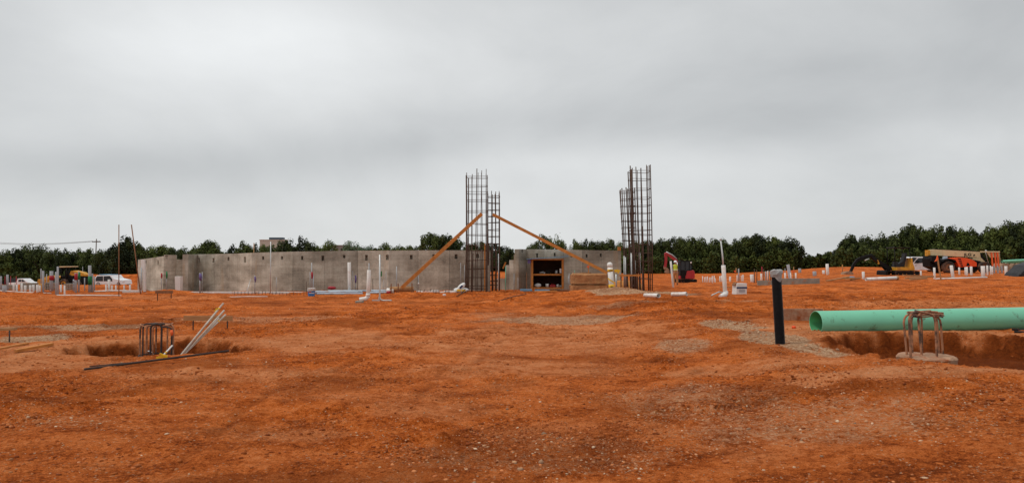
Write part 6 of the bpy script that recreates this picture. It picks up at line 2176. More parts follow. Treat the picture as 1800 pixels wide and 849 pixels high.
grp = 'white stub row right of the red excavator'
for i, (x, a, b, w) in enumerate(((825, 560, 616, 9), (843, 568, 616, 7), (857, 565, 618, 7), (872, 562, 618, 9), (889, 570, 618, 7), (903, 572, 618, 7), (916, 558, 620, 9), (932, 556, 616, 9), (943, 580, 618, 7))):
    X, A_ = c6(x, a); _, B_ = c6(x, b)
    upright('pvc_stub', X, A_, B_, w / 5.31, 'pvc', ORD[i] + ' stub from the left in the close white row right of the red excavator', 'pipe stub', group=grp, lean=random.uniform(-.6, .3))
for i, (x, a, b, w, lb) in enumerate(((985, 560, 612, 12, 'white stub left of the tall steel-topped riser, outer of two'), (1001, 555, 612, 12, 'white stub left of the tall steel-topped riser, inner of two'),
                                  (1080, 565, 612, 17, 'white stub just right of the tall steel-topped riser'), (1146, 550, 610, 10, 'thin white stub behind the square container, left one'),
                                  (1185, 555, 608, 8, 'thin white stub behind the square container, middle one'), (1200, 548, 608, 12, 'white stub behind the square container, right one'))):
    X, A_ = c6(x, a); _, B_ = c6(x, b)
    upright('pvc_stub', X, A_, B_, w / 5.31, 'pvc', lb, 'pipe stub')
X, A_ = c6(1163, 490); upright('conduit', X, A_, c6(0, 610)[1], 2.2, 'conduit', 'grey conduit standing behind the square container', 'conduit', lean=-.8)
for i, (x, a, b, w, m, lb) in enumerate(((12, 545, 612, 32, 'pvc', 'broad white stub left of the dark rebar bars'), (98, 535, 598, 17, 'pvc', 'white stub between the dark rebar bars'), (140, 515, 600, 14, 'conduit', 'grey pipe between the dark rebar bars'),
                                  (160, 510, 595, 10, 'pvc', 'thin white stub beside the black corrugated pipe'), (281, 530, 590, 15, 'pvc', 'white stub right behind the black corrugated pipe'), (321, 530, 588, 17, 'pvc', 'second white stub right of the black corrugated pipe'),
                                  (374, 530, 587, 12, 'pvc', 'white stub next to the tall leaning blue-grey post'), (420, 530, 584, 15, 'pvc', 'white stub under the orange pennant'), (679, 505, 540, 24, 'pvc', 'short white stub left of the tall thick one on the rise'),
                                  (716, 445, 546, 27, 'pvc', 'tall thick white pipe on the rise, right of the blue-grey posts'), (1050, 518, 590, 24, 'pvc', 'white pipe stub between the planks and the long white pipe'),
                                  (457, 488, 528, 26, 'conduit', 'stout grey pipe end on the rise, under the tree gap'), (595, 515, 558, 34, 'conduit', 'wide grey pipe end half way to the tall thick white pipe'), (320, 487, 560, 6, 'conduit', 'very thin grey rod right of the black corrugated pipe'))):
    X, A_ = c7(x, a); _, B_ = c7(x, b)
    upright('pvc_stub' if m == 'pvc' else 'conduit', X, A_, B_, w / 5.31, m, lb, 'pipe stub' if m == 'pvc' else 'conduit', lean=-1.0 if x in (12, 374, 716) else -.4)
g = gp(*c7(368, 585)); T = at(c7(345, 0)[0], c7(0, 452)[1], g.y); u = g.y / FPX
solo('post', MB().beam((0, 0, -.1), T - g, 2.6 * u, 4.4 * u, up=(1, 0, 0)), 'bluepvc', 'tall blue-grey post leaning left beside the orange pennant', 'post', g)


def flag(px, py_b, py_t, fx, fy, fw, fh, m, lb, wpx=1.2, sm='wood'):
    g = gp(px, py_b); u = g.y / FPX
    rt = thing('flag_stake', lb, 'flag', g)
    h = (py_b - py_t) * u
    part('stake', MB().tube([(0, 0, -.1), (0, 0, h)], wpx * u / 2, 6), sm, rt)
    part('flag', MB().prism([(fx * u, (py_b - fy) * u), ((fx - fw) * u, (py_b - fy - fh * .2) * u), ((fx - fw * .5) * u, (py_b - fy - fh) * u), (fx * u, (py_b - fy - fh * .9) * u)], -.015, .015), m, rt)
    return rt


flag(1395.5, 490, 469, 1.5, 474.5, 5.0, 6, 'orange_tape', 'stake with an orange pennant beside the leaning blue-grey post')
flag(1339.5, 490, 469, 1, 471, 1.5, 3, 'red_tape', 'stake with a red marker left of the black corrugated pipe', 1.4, 'red_tape')
flag(1294, 481, 471, .5, 475, 5, 4, 'orange_tape', 'small stake with an orange pennant on the field behind the riser', 1.4)
flag(1481, 480, 465, .8, 466, 2, 3, 'yellow_tape', 'tiny yellow-topped stake on the rise near the excavator bucket')
g = gp(1654.5, 493); u = g.y / FPX
rt = thing('survey_stake', 'tall wooden stake with orange ribbon in front of the handler wheel', 'stake', g)
part('stake', MB().beam((0, 0, -.1), (-6 * u, 0, 40 * u), 2.4 * u, 1.2 * u, up=(0, 1, 0)), 'wood', rt)
part('ribbon', MB().prism([(-6 * u, 44 * u), (-4.5 * u, 38 * u), (-7 * u, 34 * u), (-11 * u, 33 * u), (-8 * u, 37 * u)], -.03, .03), 'orange_tape', rt)
for i, (x, y0_, w, m) in enumerate(((32, 492, 7, 'rebar'), (55, 500, 7, 'rebar'), (120, 490, 8, 'rebar'), (165, 500, 6, 'rebar'), (182, 505, 6, 'rebar'))):
    X, A_ = c7(x, y0_)
    upright('rebar_bar', X, A_, c7(0, 622)[1], w / 5.31, m, ['first', 'second', 'third', 'fourth', 'fifth'][i] + ' dark upright bar from the left, in the group left of the black corrugated pipe', 'rebar', hollow=False, group='dark upright bars')
g = gp(1440, 498.5); Y_ = g.y; A = at(1331, 498, Y_); B = at(1440.5, 489, Y_); z0 = tz((A.x + B.x) / 2, Y_)
for (xa, xb, yt) in ((1331, 1372, 493), (1372.3, 1440.5, 489.3)):
    A = at(xa, 498, Y_); B = at(xb, 498, Y_); zt = at(xa, yt, Y_).z
    solo('form_board', MB().box(((B.x - A.x) / 2, 0, (zt - z0) / 2 - .1), (B.x - A.x, .1, zt - z0 + .2), bev=.01), 'conc_grey', 'grey form board ' + ('left' if xa < 1350 else 'right') + ' of the black corrugated pipe, low on the soil behind it', 'form board', (A.x, Y_, z0))

# lumber pile left of the long white pipe
rnd = random.Random(11)
lb_ = ['pale plank pointing left at the front of the lumber pile', 'longest pale plank on top of the lumber pile', 'short plank at the right of the lumber pile', 'plank lying under the blue wrap', 'low plank at the back of the lumber pile', 'thick short board at the right end of the lumber pile']
for i, (a, b) in enumerate((((1453, 493.5), (1486, 488)), ((1462, 492), (1492, 486.5)), ((1468, 494), (1510, 493.5)), ((1486, 490), (1512, 488.5)), ((1474, 490), (1500, 488)), ((1496, 492), (1511, 489.5)))):
    g = gp(a[0], 494); u = g.y / FPX
    A = at(a[0], a[1], g.y + .2 * i); B = at(b[0], b[1], g.y + .2 * i + .3)
    solo('plank', MB().beam((0, 0, 0), B - A, .2, 1.6 * u), 'wood', lb_[i], 'plank', A, group='planks in the lumber pile')
g = gp(1496, 490); u = g.y / FPX
solo('blue_wrap', MB().ball((0, 0, .1), 2.0 * u, 12, 6, (3.2, 1.5, 1), .12, 9), 'blue_sheet', 'pale blue wrap lying on the lumber pile', 'wrap', g)
A = gp(1522.5, 493.5); B = gp(1576, 492); r = 3.0 * A.y / FPX
B.y = A.y + .6; B.x = at(1576, 488, B.y).x; A.z = at(1522, 491, A.y).z; B.z = at(1576, 488.5, B.y).z
rt = thing('loose_pipe', 'long thick white pipe lying on the soil below the yellow excavator', 'pipe', A)
part('pipe', MB().pipe((0, 0, 0), B - A, r, r * .85, 20), 'pvc', rt)
part('coupling', MB().pipe((B - A) * .985, (B - A) * 1.04, r * 1.25, r * .9, 20), 'wood', rt)
# scrap timber rail behind stubs
for i, (a, b, lb) in enumerate((((1588, 483), (1672, 487.5), 'long pale timber on the soil below the excavator and handler'), ((1592, 488), (1640, 486), 'pale plank lying right of the long white pipe'), ((1600, 490), (1628, 489), 'short pale plank nearest the long white pipe'))):
    A = gp(a[0], a[1] + 5); Yq = A.y; A = at(a[0], a[1] + 1, Yq); B = at(b[0], b[1], Yq + .5)
    solo('plank', MB().beam((0, 0, 0), B - A, .2, .12), 'wood', lb, 'plank', A)
lbs = ['thin short white stub right below the excavator tracks', 'white pipe at the left end of the horizontal white pipe', 'thick leaning white pipe in front of the handler body', 'thin white stub right of the thick leaning pipe', 'left stub of the close pair under the orange hood', 'right stub of the close pair under the orange hood',
       'white stub below the right end of the orange hood', 'thick double white pipe before the right-hand tyre', 'white stub right of the thick double pipe', 'thin white stub under the handler nose', 'white stub beside the rack feet, right of the thin one', 'white stub between the rack and the black tarp', 'short white pipe behind the black tarp']
for (x, a, b, w), lb in zip(((420, 510, 556, 14), (546, 480, 588, 19), (718, 460, 577, 27), (778, 478, 548, 15), (835, 476, 552, 13), (851, 474, 552, 15), (890, 470, 552, 21), (1000, 465, 562, 34), (1041, 460, 552, 16), (1070, 462, 546, 11), (1086, 470, 545, 13), (1214, 466, 545, 24), (1303, 460, 500, 26)), lbs):
    X, A_ = c8(x, a); _, B_ = c8(x, b)
    upright('pvc_stub', X, A_, B_, w / 5.31, 'pvc', lb, 'pipe stub', lean=-3.2 if w == 27 else -.6)
g = gp(1645, 492); Yq = g.y
A = at(1645, 490.2, Yq); B = at(1735, 487.3, Yq + .2)
solo('loose_pipe', MB().tube([(0, 0, 0), B - A], 1.3 * Yq / FPX, 10), 'pvc', 'long thin horizontal white pipe joining the stubs in front of the handler', 'pipe', A)
g = gp(1790, 486); Yq = g.y; u = Yq / FPX
rt = thing('tarp_roll', 'bulky black tarp-wrapped load at the right edge above the soil', 'tarp load', g)
poly = [(-9, -3), (-9, 0), (-5, 6), (4, 13), (12, 20), (30, 26), (60, 24), (60, -4), (20, -4)]
part('tarp', MB().prism([(x * u, z * u) for x, z in poly], -.5, 1.2, .12), 'tarp', rt)
part('fold', MB().tube([(-8 * u, -.52, 2 * u), (6 * u, -.55, 8 * u), (26 * u, -.54, 9 * u)], [.03, .05, .04], 7), 'tarp', rt)
# green pipes far right
for i, (a, b) in enumerate((((1762, 459.5), (1800 + 20, 456.5)), ((1768, 461), (1800 + 20, 459)))):
    A = at(a[0], a[1], 84 + i); B = at(b[0], b[1], 84 + i)
    A.z = max(A.z, tz(A.x, A.y) + .2); B.z = max(B.z, tz(B.x, B.y) + .2)
    solo('green_pipe', MB().pipe((0, 0, 0), B - A, .17, .15, 14), 'green_pvc', ['upper distant green pipe at the right edge below the trees', 'lower distant green pipe at the right edge below the trees'][i], 'pipe', A)
for i, px in enumerate((1768, 1795)):
    A = at(px, 462, 83.5); z0 = tz(A.x, 83.5)
    solo('pipe_support', MB().prism([(-.9, 0), (.9, 0), (.35, max(.4, A.z - z0)), (-.35, max(.4, A.z - z0))], 0, 1.6, .05), 'stone_rubble', ['left', 'right'][i] + ' dark earth support under the distant green pipes', 'support', (A.x, 83.5, z0 - .05))
#@@NEXT
# ------------------------------------------------------------------ distant buildings and power line
for (xa, xb, yt, Yd, m, lb, cap) in ((456.5, 501, 422.3, 230, 'bldg_cream', 'cream building with slate-blue rooftop unit, top showing above the trees', (472, 496, 420.0)),
                                     (584, 606, 432, 215, 'bldg_grey', 'low grey-brown building above the wall, left of the pale trees', None)):
    A = at(xa, yt, Yd); B = at(xb, yt, Yd); z0 = tz(A.x, Yd)
    W_ = B.x - A.x; H = A.z - z0
    rt = thing('building', lb, 'building', (A.x, Yd, z0))
    part('wall', MB().box((W_ / 2, 1.5, H / 2 - .2), (W_, 3, H + .4)), m, rt)
    part('parapet', MB().box((W_ / 2, 1.5, H + .12), (W_ + .3, 3.3, .25)), m, rt)
    for k in range(4):
        part('window', MB().box((W_ * (k + .5) / 4, -.02, H * .55), (W_ * .12, .1, 1.3)), 'glass', rt)
    if cap:
        C = at(cap[0], cap[2], Yd).x - A.x; D = at(cap[1], cap[2], Yd).x - A.x
        part('rooftop_unit', MB().box(((C + D) / 2, 1.6, H + .5), (D - C, 2.4, 1.0), bev=.05), 'roof_blue', rt)
    else:
        A2 = at(606, 434, Yd).x - A.x; B2 = at(615, 434, Yd).x - A.x
        part('lower_wing', MB().box(((A2 + B2) / 2, 1.8, H / 2 - .35), (B2 - A2, 2.6, H - .7)), m, rt)
        for k, (x, w_) in enumerate(((600, 1.8), (611, 1.8))):
            X = at(x, 434, Yd).x - A.x
            part('door', MB().box((X, -.03, H - 1.6), (.4, .1, 1.4)), 'dark_in', rt)
A = at(616, 435, 205); B = at(626, 435, 205); z0 = tz(A.x, 205)
rt = thing('building', 'small whitish shed roofline right beside the grey-brown building', 'building', (A.x, 205, z0))
part('wall', MB().box(((B.x - A.x) / 2, 3, (A.z - z0) / 2), (B.x - A.x, 6, A.z - z0)), 'bldg_cream', rt)
part('vent', MB().tube([(.5, 1, A.z - z0), (.5, 1, A.z - z0 + .5)], .2, 8), 'galv', rt)

Yd = 240.0
g = at(167, 480, Yd); g.z = -3; zt = at(167.5, 420, Yd).z + 3; u = Yd / FPX
up_ = thing('utility_pole', 'distant utility pole with one crossarm rising above the left trees', 'utility pole', g)
part('pole', MB().tube([(0, 0, 0), (.3, 0, zt)], [.22, .15], 8), 'polewood', up_)
part('crossarm', MB().box((0.3, 0, zt - 5.2 * u), (15 * u, .15, .28)), 'polewood', up_)
for k in (-6, -2.5, 2.5, 6):
    part('insulator', MB().tube([(k * u + .3, 0, zt - 5.0 * u), (k * u + .3, 0, zt - 3.6 * u)], .12, 6), 'polewood', up_)
for i, (y0_, y1_, k) in enumerate(((421.5, 425.3, -6), (424.5, 425.3, 6))):
    A = at(-60, y0_ + .2, Yd); B = Vector((g.x + k * u + .3, Yd, g.z + zt - 3.8 * u))
    pts_ = [A * (1 - t) + B * t + Vector((0, 0, -2.0 * math.sin(math.pi * t) * .6)) for t in np.linspace(0, 1, 14)]
    o_ = A.copy()
    solo('power_line', MB().tube([p - o_ for p in pts_], .07, 4), 'polewood', ['upper power line running left from the distant utility pole', 'lower power line running left from the distant utility pole'][i], 'wire', o_)

# ------------------------------------------------------------------ trees
def crown_mesh(name, seed, n_leaf=5200, leaf=.34, m='leaf', gap=.25, shape='oak'):
    rs = np.random.RandomState(seed)
    # clump centres over an oak-like dome: unit crown x,y in -1..1, z 0..1
    K = 70
    cs = []
    while len(cs) < K:
        p = rs.uniform(-1, 1, 3)
        q = math.hypot(p[0], p[1])
        z = (p[2] + 1) / 2
        if shape == 'oak':
            lim = max(0, 1 - (abs(z - .40) / .60) ** 2.6) ** .42
        else:
            lim = math.sqrt(max(0, 1 - ((z - .35) / .66) ** 2)) * (1 - .25 * z)
        if q < lim * .88 and (q > lim * .45 or z > .6):
            cs.append((p[0] * .86, p[1] * .86, .06 + z * .82, rs.uniform(.12, .24), rs.uniform(-.32, .32)))
    cs = np.array(cs)
    k = rs.randint(0, K, n_leaf)
    d = rs.normal(size=(n_leaf, 3)); d /= np.linalg.norm(d, axis=1)[:, None]
    rad = cs[k, 3] * rs.uniform(.5, 1.12, n_leaf) ** .6
    pos = cs[k, :3] + d * rad[:, None] * np.array([1, 1, .72])
    # stragglers
    ns = int(n_leaf * .03)
    pos[:ns] += rs.normal(size=(ns, 3)) * .03
    # scale to metres: crown 5 m radius, 8.6 m deep from z=1.2
    P = pos * np.array([5.0, 5.0, 8.6]) + np.array([0, 0, 1.2])
    nrm = d * 1.0 + rs.normal(size=(n_leaf, 3)) * .45 + np.array([0, 0, .45])
    nrm /= np.linalg.norm(nrm, axis=1)[:, None]
    a = np.cross(nrm, rs.normal(size=(n_leaf, 3))); a /= np.linalg.norm(a, axis=1)[:, None]
    b = np.cross(nrm, a)
    s = leaf * rs.uniform(.6, 1.25, n_leaf)[:, None]
    q = np.stack([P - a * s * .5 - b * s * .3, P + a * s * .1 - b * s * .5, P + a * s * .6 + b * s * .05, P + a * s * .05 + b * s * .5], 1)
    me = bpy.data.meshes.new(name)
    me.vertices.add(n_leaf * 4); me.vertices.foreach_set('co', q.reshape(-1).astype(np.float32))
    idx = np.arange(n_leaf * 4, dtype=np.int32)
    me.loops.add(n_leaf * 4); me.loops.foreach_set('vertex_index', idx)
    me.polygons.add(n_leaf); me.polygons.foreach_set('loop_start', np.arange(0, n_leaf * 4, 4, dtype=np.int32))
    me.update(calc_edges=True)
    at_ = me.attributes.new('tint', 'FLOAT', 'FACE')
    tint = .42 + cs[k, 4] + rs.uniform(-.09, .09, n_leaf)
    at_.data.foreach_set('value', tint.astype(np.float32))
    me.materials.append(MT[m])
    return me


def trunk_mesh(name, seed):
    rnd = random.Random(seed)
    m = MB()
    m.tube([(0, 0, -.5), (.05, 0, .8), (-.05, .1, 2.2), (.1, 0, 4.2)], [.34, .26, .22, .12], 8)
    for k in range(7):
        a = rnd.uniform(0, 6.28); z = rnd.uniform(1.6, 3.8)
        e = Vector((math.cos(a) * rnd.uniform(2, 3.8), math.sin(a) * rnd.uniform(2, 3.8), z + rnd.uniform(1.5, 4)))
        s_ = Vector((0, 0, z))
        m.tube([s_, s_ * .5 + e * .5 + Vector((0, 0, .4)), e], [.13, .08, .03], 6)
    return m.mesh(name, MT['bark'])


random.seed(21)
protos = []
for i in range(8):
    protos.append((crown_mesh('crown', 100 + i, 7500, .36, 'leaf', shape='oak' if i % 3 else 'round'), trunk_mesh('trunk', 40 + i)))
hazed_p = [(crown_mesh('crown', 300 + i, 4200, .36, 'leaf_hazed'), trunk_mesh('trunk', 60 + i)) for i in range(2)]
sparse_p = [(crown_mesh('crown', 400 + i, 1700, .38, 'leaf'), trunk_mesh('trunk', 70 + i)) for i in range(2)]


def tree(px, top, wpx, Y, label, group=None, pr=None, i=0, name='oak_tree'):
    T = at(px, top, Y)
    z0 = tz(T.x, Y)
    H = T.z - z0
    me, tm = (pr or protos)[i % len(pr or protos)]
    r = thing(name, label, 'tree', (T.x, Y, z0), rz=random.uniform(0, 6.28), group=group)
    part('crown', me, None, r); part('trunk', tm, None, r)
    r.scale = (wpx * Y / FPX / 9.6, wpx * Y / FPX / 9.6, H / 9.3)
    return r


# (px, top py, width px, distance)
TL = [
    (8, 440, 40, 150, 'oak at the left edge of the photo in the far left wood'), (28, 438, 34, 152, 'oak second from the left edge in the far left wood'),
    (50, 431.5, 40, 156, 'high rounded oak above the distant white pickup'), (72, 432, 36, 153, 'flat-topped oak right of the high rounded one at far left'),
    (96, 438, 34, 148, 'oak in the far left wood behind the thin grey conduit'), (117, 435.5, 32, 146, 'oak in the far left wood directly above the tractor canopy'),
    (138, 436, 36, 150, 'oak in the left wood above the red-flagged grey pipe'), (158, 438, 34, 147, 'oak in the left wood at the foot of the utility pole'),
    (180, 437, 32, 140, 'low oak just right of the utility pole'), (200, 427, 36, 133, 'oak immediately left of the straight thin pole'), (222, 416.5, 46, 131, 'tallest oak of the left wood, between straight and leaning thin poles'),
    (243, 424, 40, 133, 'oak right of the leaning thin pole at the walls'), (262, 434, 32, 150, 'low oak rising behind the low left wall end'),
    (288, 433, 36, 150, 'oak behind the low left wall, left of the notch'), (312, 432.5, 36, 145, 'oak seen in the notch between low and long walls'),
    (341, 431, 28, 140, 'small oak above the left end of the long wall'), (362, 424.5, 44, 135, 'rounded oak above the second beam pocket of the long wall'), (381, 433, 22, 137, 'low oak at the right shoulder of the rounded oak'),
    (408, 429, 30, 130, 'oak above the wall left of the pale pole'), (430, 422.5, 40, 131, 'oak above the wall directly left of the pale pole'), (449, 427, 28, 133, 'oak between the pale pole and the cream building'),
    (470, 427, 26, 129, 'low oak hiding the left foot of the cream building'), (487, 424.5, 34, 130, 'oak in front of the cream building'), (506, 422, 34, 131, 'oak at the right corner of the cream building'), (530, 416.5, 24, 133, 'pointed oak above the wall with ragged tip'),
    (545, 427, 34, 130, 'low oak right of the pointed one above the wall'), (571, 424.5, 38, 130, 'rounded oak just left of the grey-brown building'),
    (619, 423, 30, 190, 'pale round tree behind the small whitish shed'), (643, 430, 32, 185, 'pale low tree right of the pale round one'),
    (664, 434, 22, 140, 'small oak above the wall over the steel conduit'), (684, 428, 32, 130, 'oak above the wall left of the broad central pair'), (712, 430, 34, 130, 'low oak above the wall left of the central pair'),
    (730, 432, 26, 131, 'low bright oak touching the broad central pair'), (757, 410.5, 40, 122, 'broad oak above the wall, left of the central pair'), (783, 410, 44, 122, 'broad oak above the wall, right of the central pair'), (803, 418, 30, 125, 'oak behind the left timber brace'),
    (824, 430, 34, 128, 'low oak seen through the left rebar cage'), (843, 424, 34, 126, 'oak seen between the two left rebar cages'), (868, 428, 34, 122, 'oak behind the shorter left rebar cage'), (887, 433, 34, 118, 'oak in the gap between the two walls, right of the cage'), (893, 440, 26, 112, 'lower oak filling the gap before the stepped wall'), (862, 445, 34, 112, 'low oak low in the gap behind the left cages'),
    (938, 424, 34, 124, 'oak left of the sloping right brace above the stepped wall'), (955, 413, 34, 123, 'high oak crossed by the right timber brace'), (981, 412.5, 34, 122, 'airy oak with gaps right of the right timber brace'),
    (1012, 419, 26, 121, 'dark oak over the clay block'), (1029, 419, 34, 121, 'oak over the taped post'), (1050, 421, 34, 120, 'oak above the wall left of the wood block'), (1074, 421, 38, 120, 'bright-topped oak above the right wall end'),
    (1094, 427, 30, 120, 'low oak left of the right rebar cages'), (1115, 424, 36, 119, 'oak seen through the shorter right cage'), (1138, 422, 34, 119, 'oak seen through the taller right cage'),
    (1160, 418.5, 38, 118, 'oak behind the arm of the red excavator, left one'), (1181, 417.5, 36, 118, 'oak directly above the worker'), (1200, 419, 34, 118, 'oak above the cab of the red excavator'), (1216, 416.5, 34, 118, 'pointed oak right of the red excavator cab'),
    (1238, 419, 36, 118, 'oak behind the close stub row'), (1257, 420, 34, 118, 'oak left of the tall steel-topped riser'), (1276, 421.5, 34, 118, 'oak right behind the steel-topped riser'),
    (1296, 418.5, 36, 117, 'oak above the square container'), (1315, 417, 36, 117, 'oak between square container and dark upright bars'), (1335, 413, 42, 116, 'highest oak above the dark upright bars'),
    (1358, 416.5, 44, 116, 'oak directly behind the black corrugated pipe top'), (1382, 419, 46, 116, 'rounded oak ending the middle treeline at the sky gap'), (1396, 448, 26, 120, 'low oak at the foot of the sky gap, left'),
    (1416, 455, 34, 128, 'low oak in the sky gap, left one'), (1434, 452, 34, 130, 'low oak in the sky gap, middle one'), (1449, 447.5, 32, 128, 'low oak in the sky gap, right one'),
    (1462, 443, 32, 122, 'oak at the left foot of the right wood'), (1480, 430, 34, 116, 'oak leading up to the first high oak of the right wood'), (1497, 413, 44, 110, 'first high oak of the right wood'), (1519, 416, 38, 110, 'oak right of the first high oak'),
    (1541, 409, 36, 108, 'airy oak left of the highest airy one above the excavator arm'), (1562, 403.5, 42, 107, 'airy tall oak above the excavator arm with sky showing through'), (1580, 410, 32, 108, 'oak above the canopy of the yellow excavator'), (1600, 395.5, 38, 106, 'pointed tall oak right above the yellow excavator'),
    (1622, 396.5, 40, 106, 'tall oak above the hidden white pickup'), (1647, 397, 42, 105, 'tall oak above the orange ribbon stake'), (1670, 398, 40, 105, 'oak above the orange hood'), (1690, 400.5, 38, 104, 'oak above the handler lettering'),
    (1709, 399, 38, 103, 'oak above the right tyre of the handler'), (1732, 402, 36, 102, 'oak above the cream-topped rack'), (1752, 394, 40, 101, 'oak right of the rack top'), (1776, 389, 44, 100, 'high oak above the black tarp load'), (1800, 383, 50, 98, 'highest oak at the right edge of the photo')]
for i, (px, tp, w, Y, lb) in enumerate(TL):
    pr = hazed_p if lb.startswith('pale') else (sparse_p if 'airy' in lb else None)
    tree(px, tp, w * (1.6 if 255 < px < 735 else 1.4), Y, lb, group='trees of the woodland edge', pr=pr, i=random.randrange(8))
    if 'airy' in lb:
        tree(px + 3, tp + 11, w, Y + 2, 'shorter oak inside the ' + lb.split(' with')[0].split(' left of')[0].split(' above')[0].split(' right')[0] + ', under its open top' + (' over the excavator arm' if px == 1562 else ' by the right brace' if px == 981 else ''), group='trees of the woodland edge', i=random.randrange(8))
# second rank, hidden but for dark depth between the crowns
used_ = set()
for sec, (a, b, stp, dy) in enumerate(((0, 330, 22, 12), (1095, 1400, 19, 9), (1465, 1810, 19, 9))):
    x = a
    while x < b:
        # follow the skyline
        near = min(TL, key=lambda t: abs(t[0] - x))
        if near[4] not in used_:
            used_.add(near[4])
            lb = 'rear tree hidden behind the ' + near[4]
            lb = ' '.join(lb.split()[:16])
            tree(x + random.uniform(-4, 4), near[1] + 6 + random.uniform(0, 5), 52, near[3] + dy, lb, group='rear rank of oaks ' + str(('left', 'middle', 'right')[sec]), i=random.randrange(8))
        x += stp


def undergrowth():
    rs = np.random.RandomState(77)
    segs = [(-20, 250, 139, 2.6), (250, 900, 120, 3.2), (900, 1100, 118, 3.2), (1095, 1405, 114, 3.6), (1390, 1470, 122, 3.0), (1460, 1830, 104, 3.4)]
    Q = []; T = []
    for (xa, xb, Y, h) in segs:
        n = int((xb - xa) * 62)
        px = rs.uniform(xa, xb, n)
        x0 = (px - 900) / FPX
        yy = Y + rs.uniform(-1.2, 4.5, n) + 1.2 * np.sin(px * .13) + (px - xa) / (xb - xa) * (-7 if xa == 1460 else 0)
        x = x0 * yy
        hh = h * (.62 + .38 * vnoise(px / 9.0, px * 0 + 3, 5)) * (.8 + .4 * vnoise(px / 2.5, px * 0, 6))
        z = terrain(x, yy) + rs.uniform(0, 1, n) ** .8 * hh
        P = np.stack([x, yy, z], 1)
        a = rs.normal(size=(n, 3)); a /= np.linalg.norm(a, axis=1)[:, None]
        b = np.cross(a, rs.normal(size=(n, 3))); b /= np.linalg.norm(b, axis=1)[:, None]
        s = .34 * rs.uniform(.6, 1.3, n)[:, None]
        Q.append(np.stack([P - a * s * .5 - b * s * .3, P + a * s * .1 - b * s * .5, P + a * s * .6 + b * s * .05, P + a * s * .05 + b * s * .5], 1))
        T.append(.25 + .45 * (vnoise(px / 4, z, 9) - .3) + rs.uniform(-.15, .15, n))
    q = np.concatenate(Q); n = len(q)
    me = bpy.data.meshes.new('undergrowth')
    me.vertices.add(n * 4); me.vertices.foreach_set('co', q.reshape(-1).astype(np.float32))
    me.loops.add(n * 4); me.loops.foreach_set('vertex_index', np.arange(n * 4, dtype=np.int32))
    me.polygons.add(n); me.polygons.foreach_set('loop_start', np.arange(0, n * 4, 4, dtype=np.int32))
    me.update(calc_edges=True)
    at_ = me.attributes.new('tint', 'FLOAT', 'FACE'); at_.data.foreach_set('value', np.concatenate(T).astype(np.float32))
    me.materials.append(MT['leaf'])
    o = bpy.data.objects.new('undergrowth', me); COL.objects.link(o)
    tag(o, 'dark green undergrowth along the foot of the woodland edge', 'undergrowth', kind='stuff')


undergrowth()

# a far wood closing the horizon
def far_wood():
    rs = np.random.RandomState(5)
    n = 60000
    ang = rs.uniform(-1.15, 1.15, n)
    d = rs.uniform(250, 300, n)
    x = np.sin(ang) * d; y = np.cos(ang) * d
    hh = 4.2 + 2.0 * vnoise(ang * 60, ang * 0, 3)
    z = terrain(x, y) * 0 - .5 + rs.uniform(-2.5, 1, n) * 0 + rs.uniform(-.3, 1, n) * hh
    P = np.stack([x, y, z], 1)
    a = rs.normal(size=(n, 3)); a /= np.linalg.norm(a, axis=1)[:, None]
    b = np.cross(a, rs.normal(size=(n, 3))); b /= np.linalg.norm(b, axis=1)[:, None]
    s = .75 * rs.uniform(.6, 1.3, n)[:, None]
    q = np.stack([P - a * s * .5 - b * s * .3, P + a * s * .1 - b * s * .5, P + a * s * .6 + b * s * .05, P + a * s * .05 + b * s * .5], 1)
    me = bpy.data.meshes.new('far_wood')
    me.vertices.add(n * 4); me.vertices.foreach_set('co', q.reshape(-1).astype(np.float32))
    me.loops.add(n * 4); me.loops.foreach_set('vertex_index', np.arange(n * 4, dtype=np.int32))
    me.polygons.add(n); me.polygons.foreach_set('loop_start', np.arange(0, n * 4, 4, dtype=np.int32))
    me.update(calc_edges=True)
    at_ = me.attributes.new('tint', 'FLOAT', 'FACE'); at_.data.foreach_set('value', rs.uniform(.2, .7, n).astype(np.float32))
    me.materials.append(MT['leaf'])
    o = bpy.data.objects.new('far_wood', me); COL.objects.link(o)
    tag(o, 'distant mass of trees beyond the woodland edge', 'woodland', kind='stuff')


far_wood()

# ------------------------------------------------------------------ stones and clods
ICO = None


def ico_base():
    t = (1 + 5 ** .5) / 2
    v = np.array([(-1, t, 0), (1, t, 0), (-1, -t, 0), (1, -t, 0), (0, -1, t), (0, 1, t), (0, -1, -t), (0, 1, -t), (t, 0, -1), (t, 0, 1), (-t, 0, -1), (-t, 0, 1)], float)
    v /= np.linalg.norm(v[0])
    f = np.array([(0, 11, 5), (0, 5, 1), (0, 1, 7), (0, 7, 10), (0, 10, 11), (1, 5, 9), (5, 11, 4), (11, 10, 2), (10, 7, 6), (7, 1, 8), (3, 9, 4), (3, 4, 2), (3, 2, 6), (3, 6, 8), (3, 8, 9), (4, 9, 5), (2, 4, 11), (6, 2, 10), (8, 6, 7), (9, 8, 1)])
    return v, f


